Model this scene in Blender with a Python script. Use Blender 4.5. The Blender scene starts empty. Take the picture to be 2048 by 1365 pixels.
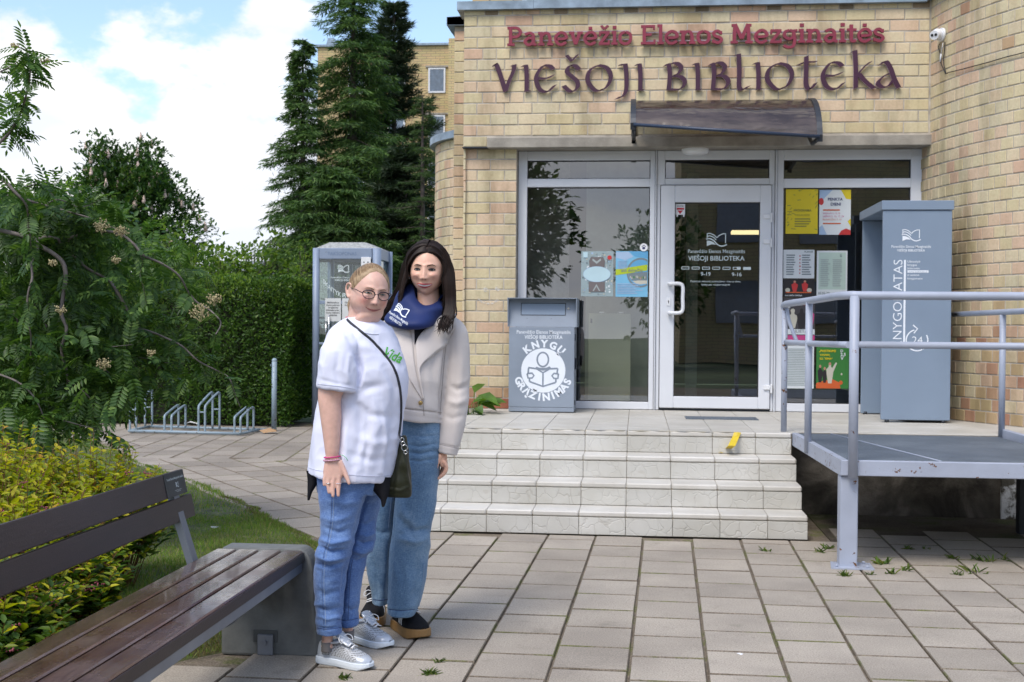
import bpy, math, random
import numpy as np
from mathutils import Vector, Matrix
PI = math.pi
rnd = random.Random(7)
rng = np.random.default_rng(7)
S = bpy.context.scene
COL = S.collection

# ---------------------------------------------------------------- camera, sky, sun, exposure
CF, CH = 2500.0, 1.35                 # focal length in pixels of the 2048 px wide frame, eye height
CA, CP, CR = math.atan(251 / CF), math.atan(26.5 / CF), 0.008
_w = np.array([-math.sin(CA) * math.cos(CP), math.cos(CA) * math.cos(CP), -math.sin(CP)])
_r = np.array([math.cos(CA), math.sin(CA), 0.0]); _u = np.cross(_r, _w)
_r, _u = _r * math.cos(CR) + _u * math.sin(CR), _u * math.cos(CR) - _r * math.sin(CR)
cam = bpy.data.cameras.new('camera'); cam_o = bpy.data.objects.new('camera', cam); COL.objects.link(cam_o)
cam.sensor_width = 36.0; cam.lens = 36.0 * CF / 2048; cam.clip_start = 0.05; cam.clip_end = 3000
cam_o.matrix_world = Matrix(((_r[0], _u[0], -_w[0], 0), (_r[1], _u[1], -_w[1], 0), (_r[2], _u[2], -_w[2], CH), (0, 0, 0, 1)))
cam.dof.use_dof = True; cam.dof.focus_distance = 5.3; cam.dof.aperture_fstop = 9.0
S.camera = cam_o

SUN_DIR = Vector((-0.22, -0.52, 0.82)).normalized()       # towards the sun
world = bpy.data.worlds.new('World'); S.world = world; world.use_nodes = True
def build_world():
    nt = world.node_tree; N = nt.nodes; L = nt.links; N.clear()
    def n(t, **k):
        o = N.new(t)
        for a, b in k.items(): setattr(o, a, b)
        return o
    out = n('ShaderNodeOutputWorld')
    sky = n('ShaderNodeTexSky'); sky.sky_type = 'NISHITA'; sky.sun_disc = False
    sky.sun_elevation = math.asin(SUN_DIR.z); sky.sun_rotation = math.atan2(SUN_DIR.x, SUN_DIR.y)
    sky.air_density = 1.0; sky.dust_density = 1.5; sky.ozone_density = 1.2
    b1 = n('ShaderNodeBackground'); b1.inputs[1].default_value = 0.13
    L.new(sky.outputs[0], b1.inputs[0])
    tc = n('ShaderNodeTexCoord'); sep = n('ShaderNodeSeparateXYZ'); L.new(tc.outputs['Generated'], sep.inputs[0])
    mp = n('ShaderNodeMapping'); mp.inputs['Scale'].default_value = (1, 1, 1.7); mp.inputs['Location'].default_value = (0.35, 0.1, 0.0)
    L.new(tc.outputs['Generated'], mp.inputs[0])
    n1 = n('ShaderNodeTexNoise'); n1.inputs['Scale'].default_value = 5.0; n1.inputs['Detail'].default_value = 12; n1.inputs['Roughness'].default_value = 0.56
    L.new(mp.outputs[0], n1.inputs['Vector'])
    def mth(op, a, b=None, c=None):
        m = n('ShaderNodeMath', operation=op)
        for i, v in enumerate((a, b, c)):
            if v is None: continue
            if isinstance(v, (int, float)): m.inputs[i].default_value = v
            else: L.new(v, m.inputs[i])
        return m.outputs[0]
    z = sep.outputs[2]
    # cumulus bank up to about thirteen degrees, looser clouds above it
    bank = mth('MULTIPLY', mth('SUBTRACT', 0.236, z), 7.0)
    low = mth('ADD', bank, mth('MULTIPLY', mth('SUBTRACT', n1.outputs[0], 0.5), 3.2))
    n3 = n('ShaderNodeTexNoise'); n3.inputs['Scale'].default_value = 1.9; n3.inputs['Detail'].default_value = 9; n3.inputs['Roughness'].default_value = 0.58
    L.new(mp.outputs[0], n3.inputs['Vector'])
    high = mth('MULTIPLY', mth('SUBTRACT', n3.outputs[0], 0.56), 9.0)
    m1 = mth('MAXIMUM', low, mth('MINIMUM', high, mth('MULTIPLY', mth('SUBTRACT', z, 0.26), 8.0)))
    cl = n('ShaderNodeMapRange'); cl.interpolation_type = 'SMOOTHSTEP'; L.new(m1, cl.inputs[0])
    cl.inputs[1].default_value = 0.0; cl.inputs[2].default_value = 0.22
    n2 = n('ShaderNodeTexNoise'); n2.inputs['Scale'].default_value = 7.0; n2.inputs['Detail'].default_value = 8
    mp2 = n('ShaderNodeMapping'); mp2.inputs['Scale'].default_value = (1, 1, 3.4); L.new(tc.outputs['Generated'], mp2.inputs[0]); L.new(mp2.outputs[0], n2.inputs['Vector'])
    rp = n('ShaderNodeValToRGB'); L.new(n2.outputs[0], rp.inputs[0])
    rp.color_ramp.elements[0].position = 0.38; rp.color_ramp.elements[0].color = (0.80, 0.845, 0.95, 1)
    rp.color_ramp.elements[1].position = 0.60; rp.color_ramp.elements[1].color = (1.0, 1.0, 1.0, 1)
    b2 = n('ShaderNodeBackground'); b2.inputs[1].default_value = 0.60; L.new(rp.outputs[0], b2.inputs[0])
    mx = n('ShaderNodeMixShader'); L.new(cl.outputs[0], mx.inputs[0]); L.new(b1.outputs[0], mx.inputs[1]); L.new(b2.outputs[0], mx.inputs[2])
    L.new(mx.outputs[0], out.inputs[0])
build_world()
sun = bpy.data.lights.new('sun', 'SUN'); sun.energy = 1.2; sun.angle = math.radians(24); sun.color = (1.0, 0.95, 0.87)
sun_o = bpy.data.objects.new('sun', sun); COL.objects.link(sun_o); sun_o.location = (0, 0, 30)
sun_o.rotation_euler = SUN_DIR.to_track_quat('Z', 'Y').to_euler()
vs = S.view_settings; vs.view_transform = 'Standard'; vs.look = 'None'; vs.exposure = 1.0; vs.gamma = 1.0; vs.use_curve_mapping = False
S.cycles.max_bounces = 8; S.cycles.transparent_max_bounces = 24; S.cycles.sample_clamp_indirect = 6

# ---------------------------------------------------------------- where a point of the photograph lies on a plane of the place
def ray(px, py): return _w + _r * (px - 1024) / CF - _u * (py - 682.5) / CF
def on_z(px, py, z):
    d = ray(px, py); return np.array([0, 0, CH]) + d * ((z - CH) / d[2])
def on_y(px, py, Y):
    d = ray(px, py); return np.array([0, 0, CH]) + d * (Y / d[1])
def on_x(px, py, X):
    d = ray(px, py); return np.array([0, 0, CH]) + d * (X / d[0])

# ---------------------------------------------------------------- objects
def tag(o, label=None, cat=None, group=None, kind=None):
    if label: o['label'] = label
    if cat: o['category'] = cat
    if group: o['group'] = group
    if kind: o['kind'] = kind
    return o
def link(o, parent=None):
    COL.objects.link(o)
    if parent is not None:
        o.parent = parent
    return o
def empty(name, loc=(0, 0, 0), rz=0.0, label=None, cat=None, group=None, kind=None):
    o = bpy.data.objects.new(name, None); o.location = loc; o.rotation_euler = (0, 0, rz); o.empty_display_size = 0.1
    COL.objects.link(o); tag(o, label, cat, group, kind); return o
def worldloc(p):
    v = Vector((0, 0, 0))
    while p is not None: v = v + p.location; p = p.parent
    return v
class MB:
    """collects faces of one mesh, in world coordinates"""
    def __init__(s): s.v = []; s.f = []; s.m = []; s.sm = []
    def add(s, vs, fs, mi=0, smooth=False):
        b = len(s.v); s.v.extend([tuple(map(float, q)) for q in vs])
        for f in fs: s.f.append(tuple(i + b for i in f)); s.m.append(mi); s.sm.append(smooth)
        return s
    def box(s, x0, x1, y0, y1, z0, z1, mi=0):
        return s.add([(x0, y0, z0), (x1, y0, z0), (x1, y1, z0), (x0, y1, z0), (x0, y0, z1), (x1, y0, z1), (x1, y1, z1), (x0, y1, z1)],
                     [(3, 2, 1, 0), (4, 5, 6, 7), (0, 1, 5, 4), (1, 2, 6, 5), (2, 3, 7, 6), (3, 0, 4, 7)], mi)
    def cbox(s, x0, x1, y0, y1, z0, z1, c=0.004, mi=0):
        """box with chamfered edges"""
        c = min(c, (x1 - x0) * .4, (y1 - y0) * .4, (z1 - z0) * .4)
        vs = []; idx = {}
        for ix, X in enumerate((x0, x1)):
            for iy, Y in enumerate((y0, y1)):
                for iz, Z in enumerate((z0, z1)):
                    sx, sy, sz = (1 - 2 * ix) * c, (1 - 2 * iy) * c, (1 - 2 * iz) * c
                    idx[ix, iy, iz, 0] = len(vs); vs.append((X, Y + sy, Z + sz))
                    idx[ix, iy, iz, 1] = len(vs); vs.append((X + sx, Y, Z + sz))
                    idx[ix, iy, iz, 2] = len(vs); vs.append((X + sx, Y + sy, Z))
        fs = []
        q = lambda a, b, cc, d: fs.append((a, b, cc, d))
        I = idx
        q(I[0,0,0,0], I[0,0,1,0], I[0,1,1,0], I[0,1,0,0]); q(I[1,0,0,0], I[1,1,0,0], I[1,1,1,0], I[1,0,1,0])
        q(I[0,0,0,1], I[1,0,0,1], I[1,0,1,1], I[0,0,1,1]); q(I[0,1,0,1], I[0,1,1,1], I[1,1,1,1], I[1,1,0,1])
        q(I[0,0,0,2], I[0,1,0,2], I[1,1,0,2], I[1,0,0,2]); q(I[0,0,1,2], I[1,0,1,2], I[1,1,1,2], I[0,1,1,2])
        for a in (0, 1):
            for b in (0, 1):
                q(I[0,a,b,1], I[1,a,b,1], I[1,a,b,2], I[0,a,b,2]) if (a == b) == False else q(I[0,a,b,2], I[1,a,b,2], I[1,a,b,1], I[0,a,b,1])
                q(I[a,0,b,0], I[a,1,b,0], I[a,1,b,2], I[a,0,b,2]) if a == b else q(I[a,0,b,2], I[a,1,b,2], I[a,1,b,0], I[a,0,b,0])
                q(I[a,b,0,0], I[a,b,1,0], I[a,b,1,1], I[a,b,0,1]) if (a == b) == False else q(I[a,b,0,1], I[a,b,1,1], I[a,b,1,0], I[a,b,0,0])
                for cz in (0, 1):
                    t = (I[a,b,cz,0], I[a,b,cz,1], I[a,b,cz,2])
                    fs.append(t if (a + b + cz) % 2 == 0 else t[::-1])
        return s.add(vs, fs, mi)
    def prism(s, pts, axis, a0, a1, mi=0):
        """polygon of 2-D points pushed along an axis: x (pts = y,z), y (pts = x,z) or z (pts = x,y)"""
        mk = {'x': lambda p, a: (a, p[0], p[1]), 'y': lambda p, a: (p[0], a, p[1]), 'z': lambda p, a: (p[0], p[1], a)}[axis]
        n = len(pts); vs = [mk(p, a0) for p in pts] + [mk(p, a1) for p in pts]
        return s.add(vs, [tuple(range(n))[::-1], tuple(range(n, 2 * n))] + [(i, (i + 1) % n, n + (i + 1) % n, n + i) for i in range(n)], mi)
    def tube(s, pts, r, n=8, mi=0, caps=True, smooth=True):
        P = [np.array(p, float) for p in pts]; m = len(P)
        R = r if hasattr(r, '__len__') else [r] * m
        T = []
        for i in range(m):
            t = P[min(i + 1, m - 1)] - P[max(i - 1, 0)]; T.append(t / (np.linalg.norm(t) + 1e-12))
        up = np.array([0, 0, 1.0]) if abs(T[0][2]) < 0.9 else np.array([1.0, 0, 0])
        a = np.cross(T[0], up); a /= np.linalg.norm(a)
        vs = []
        for i in range(m):
            a = a - T[i] * np.dot(a, T[i]); a /= np.linalg.norm(a) + 1e-12; b = np.cross(T[i], a)
            for k in range(n):
                th = 2 * PI * k / n; vs.append(P[i] + (a * math.cos(th) + b * math.sin(th)) * R[i])
        fs = [(i * n + k, i * n + (k + 1) % n, (i + 1) * n + (k + 1) % n, (i + 1) * n + k) for i in range(m - 1) for k in range(n)]
        s.add(vs, fs, mi, smooth)
        if caps:
            b = len(s.v) - len(vs); s.f += [tuple(b + k for k in range(n))[::-1], tuple(b + (m - 1) * n + k for k in range(n))]; s.m += [mi, mi]; s.sm += [False, False]
        return s
    def ball(s, c, r, n=10, m=7, mi=0, sc=(1, 1, 1)):
        vs = [(c[0], c[1], c[2] + r * sc[2])]
        for j in range(1, m):
            ph = PI * j / m
            for k in range(n):
                th = 2 * PI * k / n; vs.append((c[0] + r * sc[0] * math.sin(ph) * math.cos(th), c[1] + r * sc[1] * math.sin(ph) * math.sin(th), c[2] + r * sc[2] * math.cos(ph)))
        vs.append((c[0], c[1], c[2] - r * sc[2])); fs = [(0, 1 + k, 1 + (k + 1) % n) for k in range(n)]
        for j in range(m - 2):
            for k in range(n): a = 1 + j * n + k; b = 1 + j * n + (k + 1) % n; fs.append((a, a + n, b + n, b))
        e = len(vs) - 1; fs += [(e, e - n + (k + 1) % n, e - n + k) for k in range(n)]
        return s.add(vs, fs, mi, True)
    def disc(s, c, r, axis='y', n=24, mi=0, sx=1.0):
        vs = []
        for k in range(n):
            t = 2 * PI * k / n; a, b = r * math.cos(t) * sx, r * math.sin(t)
            vs.append((c[0] + a, c[1], c[2] + b) if axis == 'y' else (c[0] + a, c[1] + b, c[2]))
        return s.add(vs, [tuple(range(n))], mi)
    def build(s, name, mat, parent=None, loc=None, **tags):
        me = bpy.data.meshes.new(name)
        if loc is None: loc = worldloc(parent) if parent is not None else Vector((0, 0, 0))
        lx, ly, lz = loc
        me.from_pydata([(a - lx, b - ly, c - lz) for a, b, c in s.v], [], s.f); me.update()
        for mm in (mat if isinstance(mat, (list, tuple)) else [mat]): me.materials.append(mm)
        me.polygons.foreach_set('material_index', s.m); me.polygons.foreach_set('use_smooth', s.sm)
        o = bpy.data.objects.new(name, me); link(o, parent)
        if parent is None: o.location = loc
        tag(o, **tags); return o
def placed(data, name, parent, loc, rot=(0, 0, 0)):
    """an object that shares mesh data; loc is in world coordinates"""
    o = bpy.data.objects.new(name, data); link(o, parent)
    o.location = Vector(loc) - (worldloc(parent) if parent is not None else Vector((0, 0, 0))); o.rotation_euler = rot; return o
def npmesh(name, V, F, mat, parent=None, smooth=False, **tags):
    """V (n,3), F (m,3 or 4) numpy"""
    me = bpy.data.meshes.new(name); k = F.shape[1]
    lo = np.array(worldloc(parent)) if parent is not None else np.zeros(3)
    me.vertices.add(len(V)); me.vertices.foreach_set('co', np.ascontiguousarray(V - lo, dtype=np.float32).ravel())
    me.loops.add(len(F) * k); me.loops.foreach_set('vertex_index', np.ascontiguousarray(F, dtype=np.int32).ravel())
    me.polygons.add(len(F)); me.polygons.foreach_set('loop_start', np.arange(0, len(F) * k, k, dtype=np.int32))
    if smooth: me.polygons.foreach_set('use_smooth', np.ones(len(F), dtype=bool))
    me.update(calc_edges=True); me.materials.append(mat)
    o = bpy.data.objects.new(name, me); link(o, parent); tag(o, **tags); return o

# ---------------------------------------------------------------- materials
class NT:
    def __init__(s, name):
        s.m = bpy.data.materials.new(name); s.m.use_nodes = True; s.t = s.m.node_tree; s.N = s.t.nodes; s.N.clear()
        s.out = s.n('ShaderNodeOutputMaterial')
    def n(s, t, **k):
        o = s.N.new(t)
        for a, b in k.items(): setattr(o, a, b)
        return o
    def put(s, sock, v):
        if v is None: return
        if isinstance(v, (int, float)): sock.default_value = v
        elif isinstance(v, (tuple, list)): sock.default_value = (*v, 1) if len(v) == 3 and len(sock.default_value) == 4 else v
        else: s.t.links.new(v, sock)
    def math(s, op, a, b=None):
        m = s.n('ShaderNodeMath', operation=op); s.put(m.inputs[0], a); s.put(m.inputs[1], b); return m.outputs[0]
    def coord(s, scale=(1, 1, 1), kind='Object', rot=(0, 0, 0)):
        if kind == 'World': o = s.n('ShaderNodeNewGeometry').outputs['Position']
        else: o = s.n('ShaderNodeTexCoord').outputs[kind]
        mp = s.n('ShaderNodeMapping'); s.put(mp.inputs[0], o); mp.inputs['Scale'].default_value = scale; mp.inputs['Rotation'].default_value = rot
        return mp.outputs[0]
    def noise(s, vec, scale=5, detail=4, rough=0.55, dist=0.0):
        o = s.n('ShaderNodeTexNoise'); s.put(o.inputs['Vector'], vec); o.inputs['Scale'].default_value = scale
        o.inputs['Detail'].default_value = detail; o.inputs['Roughness'].default_value = rough; o.inputs['Distortion'].default_value = dist
        return o.outputs[0]
    def ramp(s, fac, stops, interp='LINEAR'):
        o = s.n('ShaderNodeValToRGB'); s.put(o.inputs[0], fac); cr = o.color_ramp; cr.interpolation = interp
        while len(cr.elements) < len(stops): cr.elements.new(0.5)
        for e, (p, c) in zip(cr.elements, stops): e.position = p; e.color = (*c, 1) if len(c) == 3 else c
        return o.outputs[0]
    def mix(s, fac, a, b, mode='MIX'):
        o = s.n('ShaderNodeMix', data_type='RGBA', blend_type=mode); s.put(o.inputs[0], fac); s.put(o.inputs[6], a); s.put(o.inputs[7], b); return o.outputs[2]
    def rand(s):
        """one random number for each separate piece, whether pieces are objects or islands of one mesh"""
        a = s.n('ShaderNodeObjectInfo').outputs['Random']; b = s.n('ShaderNodeNewGeometry').outputs['Random Per Island']
        return s.math('FRACT', s.math('ADD', s.math('MULTIPLY', a, 7.31), b))
    def bump(s, h, strength=0.3, dist=0.01):
        o = s.n('ShaderNodeBump'); o.inputs['Strength'].default_value = strength; o.inputs['Distance'].default_value = dist; s.put(o.inputs['Height'], h); return o.outputs[0]
    def bsdf(s, col, rough=0.6, metal=0.0, normal=None, spec=0.5, **k):
        o = s.n('ShaderNodeBsdfPrincipled'); s.put(o.inputs['Base Color'], col); s.put(o.inputs['Roughness'], rough); s.put(o.inputs['Metallic'], metal)
        s.put(o.inputs['Specular IOR Level'], spec)
        if normal is not None: s.put(o.inputs['Normal'], normal)
        for a, b in k.items(): s.put(o.inputs[a.replace('_', ' ')], b)
        s.t.links.new(o.outputs[0], s.out.inputs[0]); return o
def plain(name, col, rough=0.6, metal=0.0, var=0.12, scale=6, bump=0.0, bscale=60, spec=0.5, kind='Object', **k):
    """a base colour with a little uneven wear and fine relief"""
    t = NT(name); v = t.coord(kind=kind)
    n1 = t.noise(v, scale, 5)
    lo = tuple(c * (1 - var) for c in col); hi = tuple(min(1, c * (1 + var)) for c in col)
    c = t.ramp(n1, [(0.32, lo), (0.68, hi)])
    rr = t.n('ShaderNodeMapRange'); t.put(rr.inputs[0], t.noise(v, scale * 2.3, 4)); rr.inputs[3].default_value = max(0, rough - 0.08); rr.inputs[4].default_value = min(1, rough + 0.08)
    nm = t.bump(t.noise(v, bscale, 3), bump, 0.004) if bump else None
    t.bsdf(c, rr.outputs[0], metal, nm, spec, **k); return t.m
M = {}
def mk_brick(name, stops, spot=(0.30, 0.18, 0.11)):
    t = NT(name); v = t.coord(kind='World'); r = t.rand()
    base = t.ramp(r, stops, 'CONSTANT' if False else 'LINEAR')
    pk = t.ramp(t.noise(v, 7, 3), [(0.45, (0, 0, 0)), (0.75, (1, 1, 1))])
    c = t.mix(t.math('MULTIPLY', pk, 0.26), base, (0.63, 0.41, 0.28))
    c = t.mix(t.ramp(t.noise(v, 45, 4), [(0.35, (0.0,) * 3), (0.8, (0.35,) * 3)]), c, tuple(x * 0.9 for x in (0.42, 0.33, 0.19)))
    dirt = t.ramp(t.noise(t.coord((2.2, 2.2, .45), 'World'), 1.5, 7, .62), [(0.36, (0.66, .64, .61)), (0.50, (0.93, .92, .91)), (0.66, (1.04,) * 3)])
    c = t.mix(1.0, c, dirt, 'MULTIPLY')
    sp = t.ramp(t.noise(v, 130, 2), [(0.70, (0,) * 3), (0.76, (1,) * 3)])
    c = t.mix(t.math('MULTIPLY', sp, 0.5), c, spot)
    t.bsdf(c, 0.82, 0, t.bump(t.noise(v, 160, 4), 0.35, 0.003), 0.3); return t.m
YB = [(0.0, (0.59, 0.50, 0.30)), (0.25, (0.66, 0.575, 0.365)), (0.5, (0.62, 0.555, 0.38)), (0.72, (0.67, 0.56, 0.38)), (0.86, (0.66, 0.50, 0.355)), (1.0, (0.62, 0.42, 0.30))]
M['brick'] = mk_brick('yellow_brick', YB)
M['brick_low'] = mk_brick('weathered_brick', [(0.0, (0.50, 0.40, 0.22)), (0.35, (0.52, 0.39, 0.22)), (0.65, (0.50, 0.33, 0.20)), (0.88, (0.45, 0.26, 0.17)), (1, (0.38, 0.19, 0.13))])
M['brick_red'] = mk_brick('red_brick', [(0.0, (0.38, 0.12, 0.07)), (1.0, (0.30, 0.09, 0.06))])
M['brick_dark'] = mk_brick('sooty_brick', [(0.0, (0.17, 0.14, 0.10)), (1.0, (0.25, 0.20, 0.14))])
M['mortar'] = plain('mortar', (0.42, 0.38, 0.325), 0.95, var=0.25, scale=9, bump=0.5, kind='World')
M['concrete'] = plain('concrete', (0.30, 0.275, 0.235), 0.9, var=0.28, scale=5, bump=0.6, bscale=70, kind='World')
M['pvc'] = plain('white_plastic_frame', (0.66, 0.68, 0.72), 0.32, var=0.04, scale=2.2, kind='World')
M['pvc_dark'] = plain('rubber_seal', (0.02, 0.02, 0.022), 0.6)
M['coping'] = plain('zinc_sheet', (0.23, 0.29, 0.35), 0.45, 0.35, var=0.3, scale=7, bump=0.25, bscale=25, kind='World')
M['bordeaux'] = plain('bordeaux_plastic', (0.225, 0.022, 0.045), 0.35, var=0.1)
M['plum'] = plain('plum_plastic', (0.050, 0.010, 0.030), 0.35, var=0.1)
M['letter_edge'] = plain('letter_edge', (0.42, 0.33, 0.36), 0.5)
M['steel_dark'] = plain('dark_metal', (0.035, 0.04, 0.05), 0.45, 0.4)
M['box_grey'] = plain('grey_powder_coat', (0.23, 0.27, 0.33), 0.42, var=0.10, scale=3, bump=0.12, bscale=300)
M['box_grey2'] = plain('slate_powder_coat', (0.20, 0.26, 0.345), 0.42, var=0.04, scale=3, bump=0.12, bscale=300)
M['box_dark'] = plain('dark_slot', (0.03, 0.035, 0.04), 0.6)
M['print_white'] = plain('white_print', (0.74, 0.78, 0.84), 0.5, var=0.03)
M['print_pale'] = plain('pale_print', (0.58, 0.66, 0.66), 0.5, var=0.03)
M['white'] = plain('white_plastic', (0.75, 0.76, 0.78), 0.35, var=0.04)
M['black'] = plain('black_plastic', (0.012, 0.012, 0.013), 0.45)
M['chrome'] = plain('chrome', (0.6, 0.6, 0.6), 0.2, 1.0, var=0.05)
def mk_rust(name, col, rust=(0.20, 0.085, 0.03), th=0.66, rough=0.42):
    t = NT(name); v = t.coord(kind='World')
    n1 = t.noise(v, 26, 6, 0.62); n2 = t.noise(v, 2.5, 3)
    f = t.ramp(t.math('ADD', n1, t.math('MULTIPLY', t.math('SUBTRACT', n2, 0.5), 0.35)), [(th, (0,) * 3), (th + 0.03, (1,) * 3)])
    base = t.ramp(t.noise(v, 4, 4), [(0.3, tuple(c * 0.88 for c in col)), (0.7, tuple(c * 1.06 for c in col))])
    c = t.mix(f, base, t.ramp(t.noise(v, 90, 3), [(0.4, tuple(x * .5 for x in rust)), (0.7, rust)]))
    t.bsdf(c, t.ramp(f, [(0, (rough,) * 3), (1, (0.9,) * 3)]), 0, t.bump(t.math('ADD', t.noise(v, 150, 3), f), 0.25, 0.003)); return t.m
M['rail'] = mk_rust('lilac_painted_steel', (0.37, 0.405, 0.49), th=0.72)
M['rail_worn'] = mk_rust('worn_painted_steel', (0.36, 0.395, 0.48), th=0.645)
M['rack'] = mk_rust('galvanised_steel', (0.26, 0.34, 0.40), (0.12, 0.09, 0.06), 0.62)
M['booth'] = mk_rust('booth_paint', (0.24, 0.30, 0.41), (0.25, 0.27, 0.27), 0.68)
def mk_glass(name, tint=(0.86, 0.9, 0.88), f0=0.16):
    t = NT(name); tr = t.n('ShaderNodeBsdfTransparent'); t.put(tr.inputs[0], tint); g = t.n('ShaderNodeBsdfGlossy'); g.inputs['Roughness'].default_value = 0.004
    v = t.coord(kind='World'); t.put(g.inputs['Normal'], t.bump(t.noise(v, 1.1, 1), 0.06, 0.02))
    t.put(g.inputs['Color'], (0.93, 0.95, 1.0))
    lw = t.n('ShaderNodeLayerWeight'); lw.inputs[0].default_value = 0.3
    mx = t.n('ShaderNodeMixShader'); t.put(mx.inputs[0], t.math('ADD', t.math('MULTIPLY', lw.outputs[0], 0.5), f0)); t.put(mx.inputs[1], tr.outputs[0]); t.put(mx.inputs[2], g.outputs[0])
    t.put(t.out.inputs[0], mx.outputs[0]); return t.m
M['glass'] = mk_glass('window_glass', (0.80, 0.84, 0.82), 0.17)
M['glass_thin'] = mk_glass('booth_glass', (0.86, 0.90, 0.88), 0.05)
def mk_emit(name, col, st):
    t = NT(name); e = t.n('ShaderNodeEmission'); t.put(e.inputs[0], col); e.inputs[1].default_value = st; t.put(t.out.inputs[0], e.outputs[0]); return t.m

# ---------------------------------------------------------------- writing
_font_cache = {}
def glyphs(text, bold=0.0, shear=0.0):
    """2-D outline mesh of a text, height of capitals about 0.7; returns verts, faces, width"""
    key = (text, bold, shear)
    if key not in _font_cache:
        c = bpy.data.curves.new('t', 'FONT'); c.body = text; c.size = 1.0; c.offset = bold; c.resolution_u = 3; c.shear = shear
        c.fill_mode = 'FRONT' if False else 'BOTH'; c.extrude = 0.0
        o = bpy.data.objects.new('t', c); COL.objects.link(o)
        dg = bpy.context.evaluated_depsgraph_get(); me = bpy.data.meshes.new_from_object(o.evaluated_get(dg))
        v = [(p.co.x, p.co.y) for p in me.vertices]; f = [tuple(p.vertices) for p in me.polygons]
        bpy.data.objects.remove(o); bpy.data.curves.remove(c); bpy.data.meshes.remove(me)
        _font_cache[key] = (v, f)
    return _font_cache[key]
def text_into(mb, text, x0, x1, z, Y, height=None, bold=0.0, mi=0, plane='y', shear=0.0, ext=0.0):
    """text between x0 and x1 standing on z, on the plane at Y (facing -Y)"""
    v, f = glyphs(text, bold, shear)
    if not v: return
    a = min(p[0] for p in v); b = max(p[0] for p in v); s = (x1 - x0) / (b - a); sz = s if height is None else height / 0.72
    mb.add([(x0 + (p[0] - a) * s, Y, z + p[1] * sz) for p in v], f, mi)
def text_obj(name, text, x0, x1, z, Y, mat, parent, height=None, bold=0.0):
    mb = MB(); text_into(mb, text, x0, x1, z, Y, height, bold); return mb.build(name, mat, parent)
def ribbon(mb, pts, w, Y, mi=0, closed=False):
    """a flat stroke in the x,z plane"""
    P = np.array(pts, float); n = len(P); L = []; R = []
    for i in range(n):
        t = P[min(i + 1, n - 1)] - P[max(i - 1, 0)]; t /= np.linalg.norm(t) + 1e-12; q = np.array([-t[1], t[0]]) * w / 2
        L.append(P[i] + q); R.append(P[i] - q)
    mb.add([(p[0], Y, p[1]) for p in L] + [(p[0], Y, p[1]) for p in R], [(i, n + i, n + i + 1, i + 1) for i in range(n - 1)], mi)
def crom(pts, k=6):
    """smooth curve through points of any dimension"""
    P = [np.array(p, float) for p in pts]; out = []
    for i in range(len(P) - 1):
        a, b, c, d = P[max(i - 1, 0)], P[i], P[i + 1], P[min(i + 2, len(P) - 1)]
        for j in range(k):
            t = j / k; out.append(0.5 * ((2 * b) + (c - a) * t + (2 * a - 5 * b + 4 * c - d) * t * t + (3 * b - a - 3 * c + d) * t ** 3))
    out.append(P[-1]); return out
def book_logo(mb, cx, cz, w, Y, mi=0, lw=0.035, f=None):
    """the open-book emblem, w wide; f maps the emblem's own plane to the place"""
    s = w / 230.0; q = lambda pts: [((x - 618) * s + cx, (495 - y) * s + cz) for x, y in pts]
    L = w * lw
    strokes = [[(518, 428), (545, 425), (585, 440), (622, 470), (640, 452), (680, 432), (718, 427)], [(717, 424), (717, 532)], [(516, 422), (516, 490)],
               [(520, 458), (545, 452), (585, 468), (616, 498)], [(503, 489), (545, 483), (590, 506), (625, 545), (665, 564), (705, 560), (733, 546)]]
    k = len(mb.v)
    for st in strokes: ribbon(mb, crom(q(st), 4) if len(st) > 2 else q(st), L * (1.6 if st[0][0] == 503 else 1.2), Y, mi)
    mb.add([(x, Y, z) for x, z in q([(512, 505), (512, 566), (560, 546), (612, 550), (585, 522), (548, 506)])], [(0, 1, 2), (0, 2, 5), (5, 2, 4), (4, 2, 3)], mi)
    if f:
        for i in range(k, len(mb.v)): mb.v[i] = tuple(f(*mb.v[i]))
# ---------------------------------------------------------------- ground and paving
def mk_slab(name, c1, c2, moss=0.0):
    t = NT(name); v = t.coord(kind='World'); r = t.rand()
    base = t.ramp(r, [(0, c1), (0.5, tuple((a + b) / 2 for a, b in zip(c1, c2))), (1, c2)])
    big = t.ramp(t.noise(v, 1.6, 5), [(0.35, (0.80, 0.79, 0.78)), (0.65, (1.06, 1.05, 1.03))])
    c = t.mix(1.0, base, big, 'MULTIPLY')
    sp = t.ramp(t.noise(v, 150, 3, 0.7), [(0.30, (0.62,) * 3), (0.5, (1,) * 3), (0.72, (1.35, 1.33, 1.28))])
    c = t.mix(1.0, c, sp, 'MULTIPLY')
    st = t.ramp(t.noise(v, 38, 3), [(0.66, (0,) * 3), (0.72, (1,) * 3)]); c = t.mix(t.math('MULTIPLY', st, 0.4), c, (0.13, 0.115, 0.095))
    st2 = t.ramp(t.noise(v, 5.5, 6, .62), [(0.60, (0,) * 3), (0.75, (1,) * 3)]); c = t.mix(t.math('MULTIPLY', st2, 0.55), c, (0.17, 0.155, 0.12))
    t.bsdf(c, 0.86, 0, t.bump(t.noise(v, 190, 4, .7), 0.5, 0.004), 0.35); return t.m
M['slab'] = mk_slab('paving_concrete', (0.325, 0.288, 0.244), (0.41, 0.365, 0.31))
M['slab_old'] = mk_slab('paving_concrete_old', (0.27, 0.240, 0.205), (0.36, 0.32, 0.275))
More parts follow.
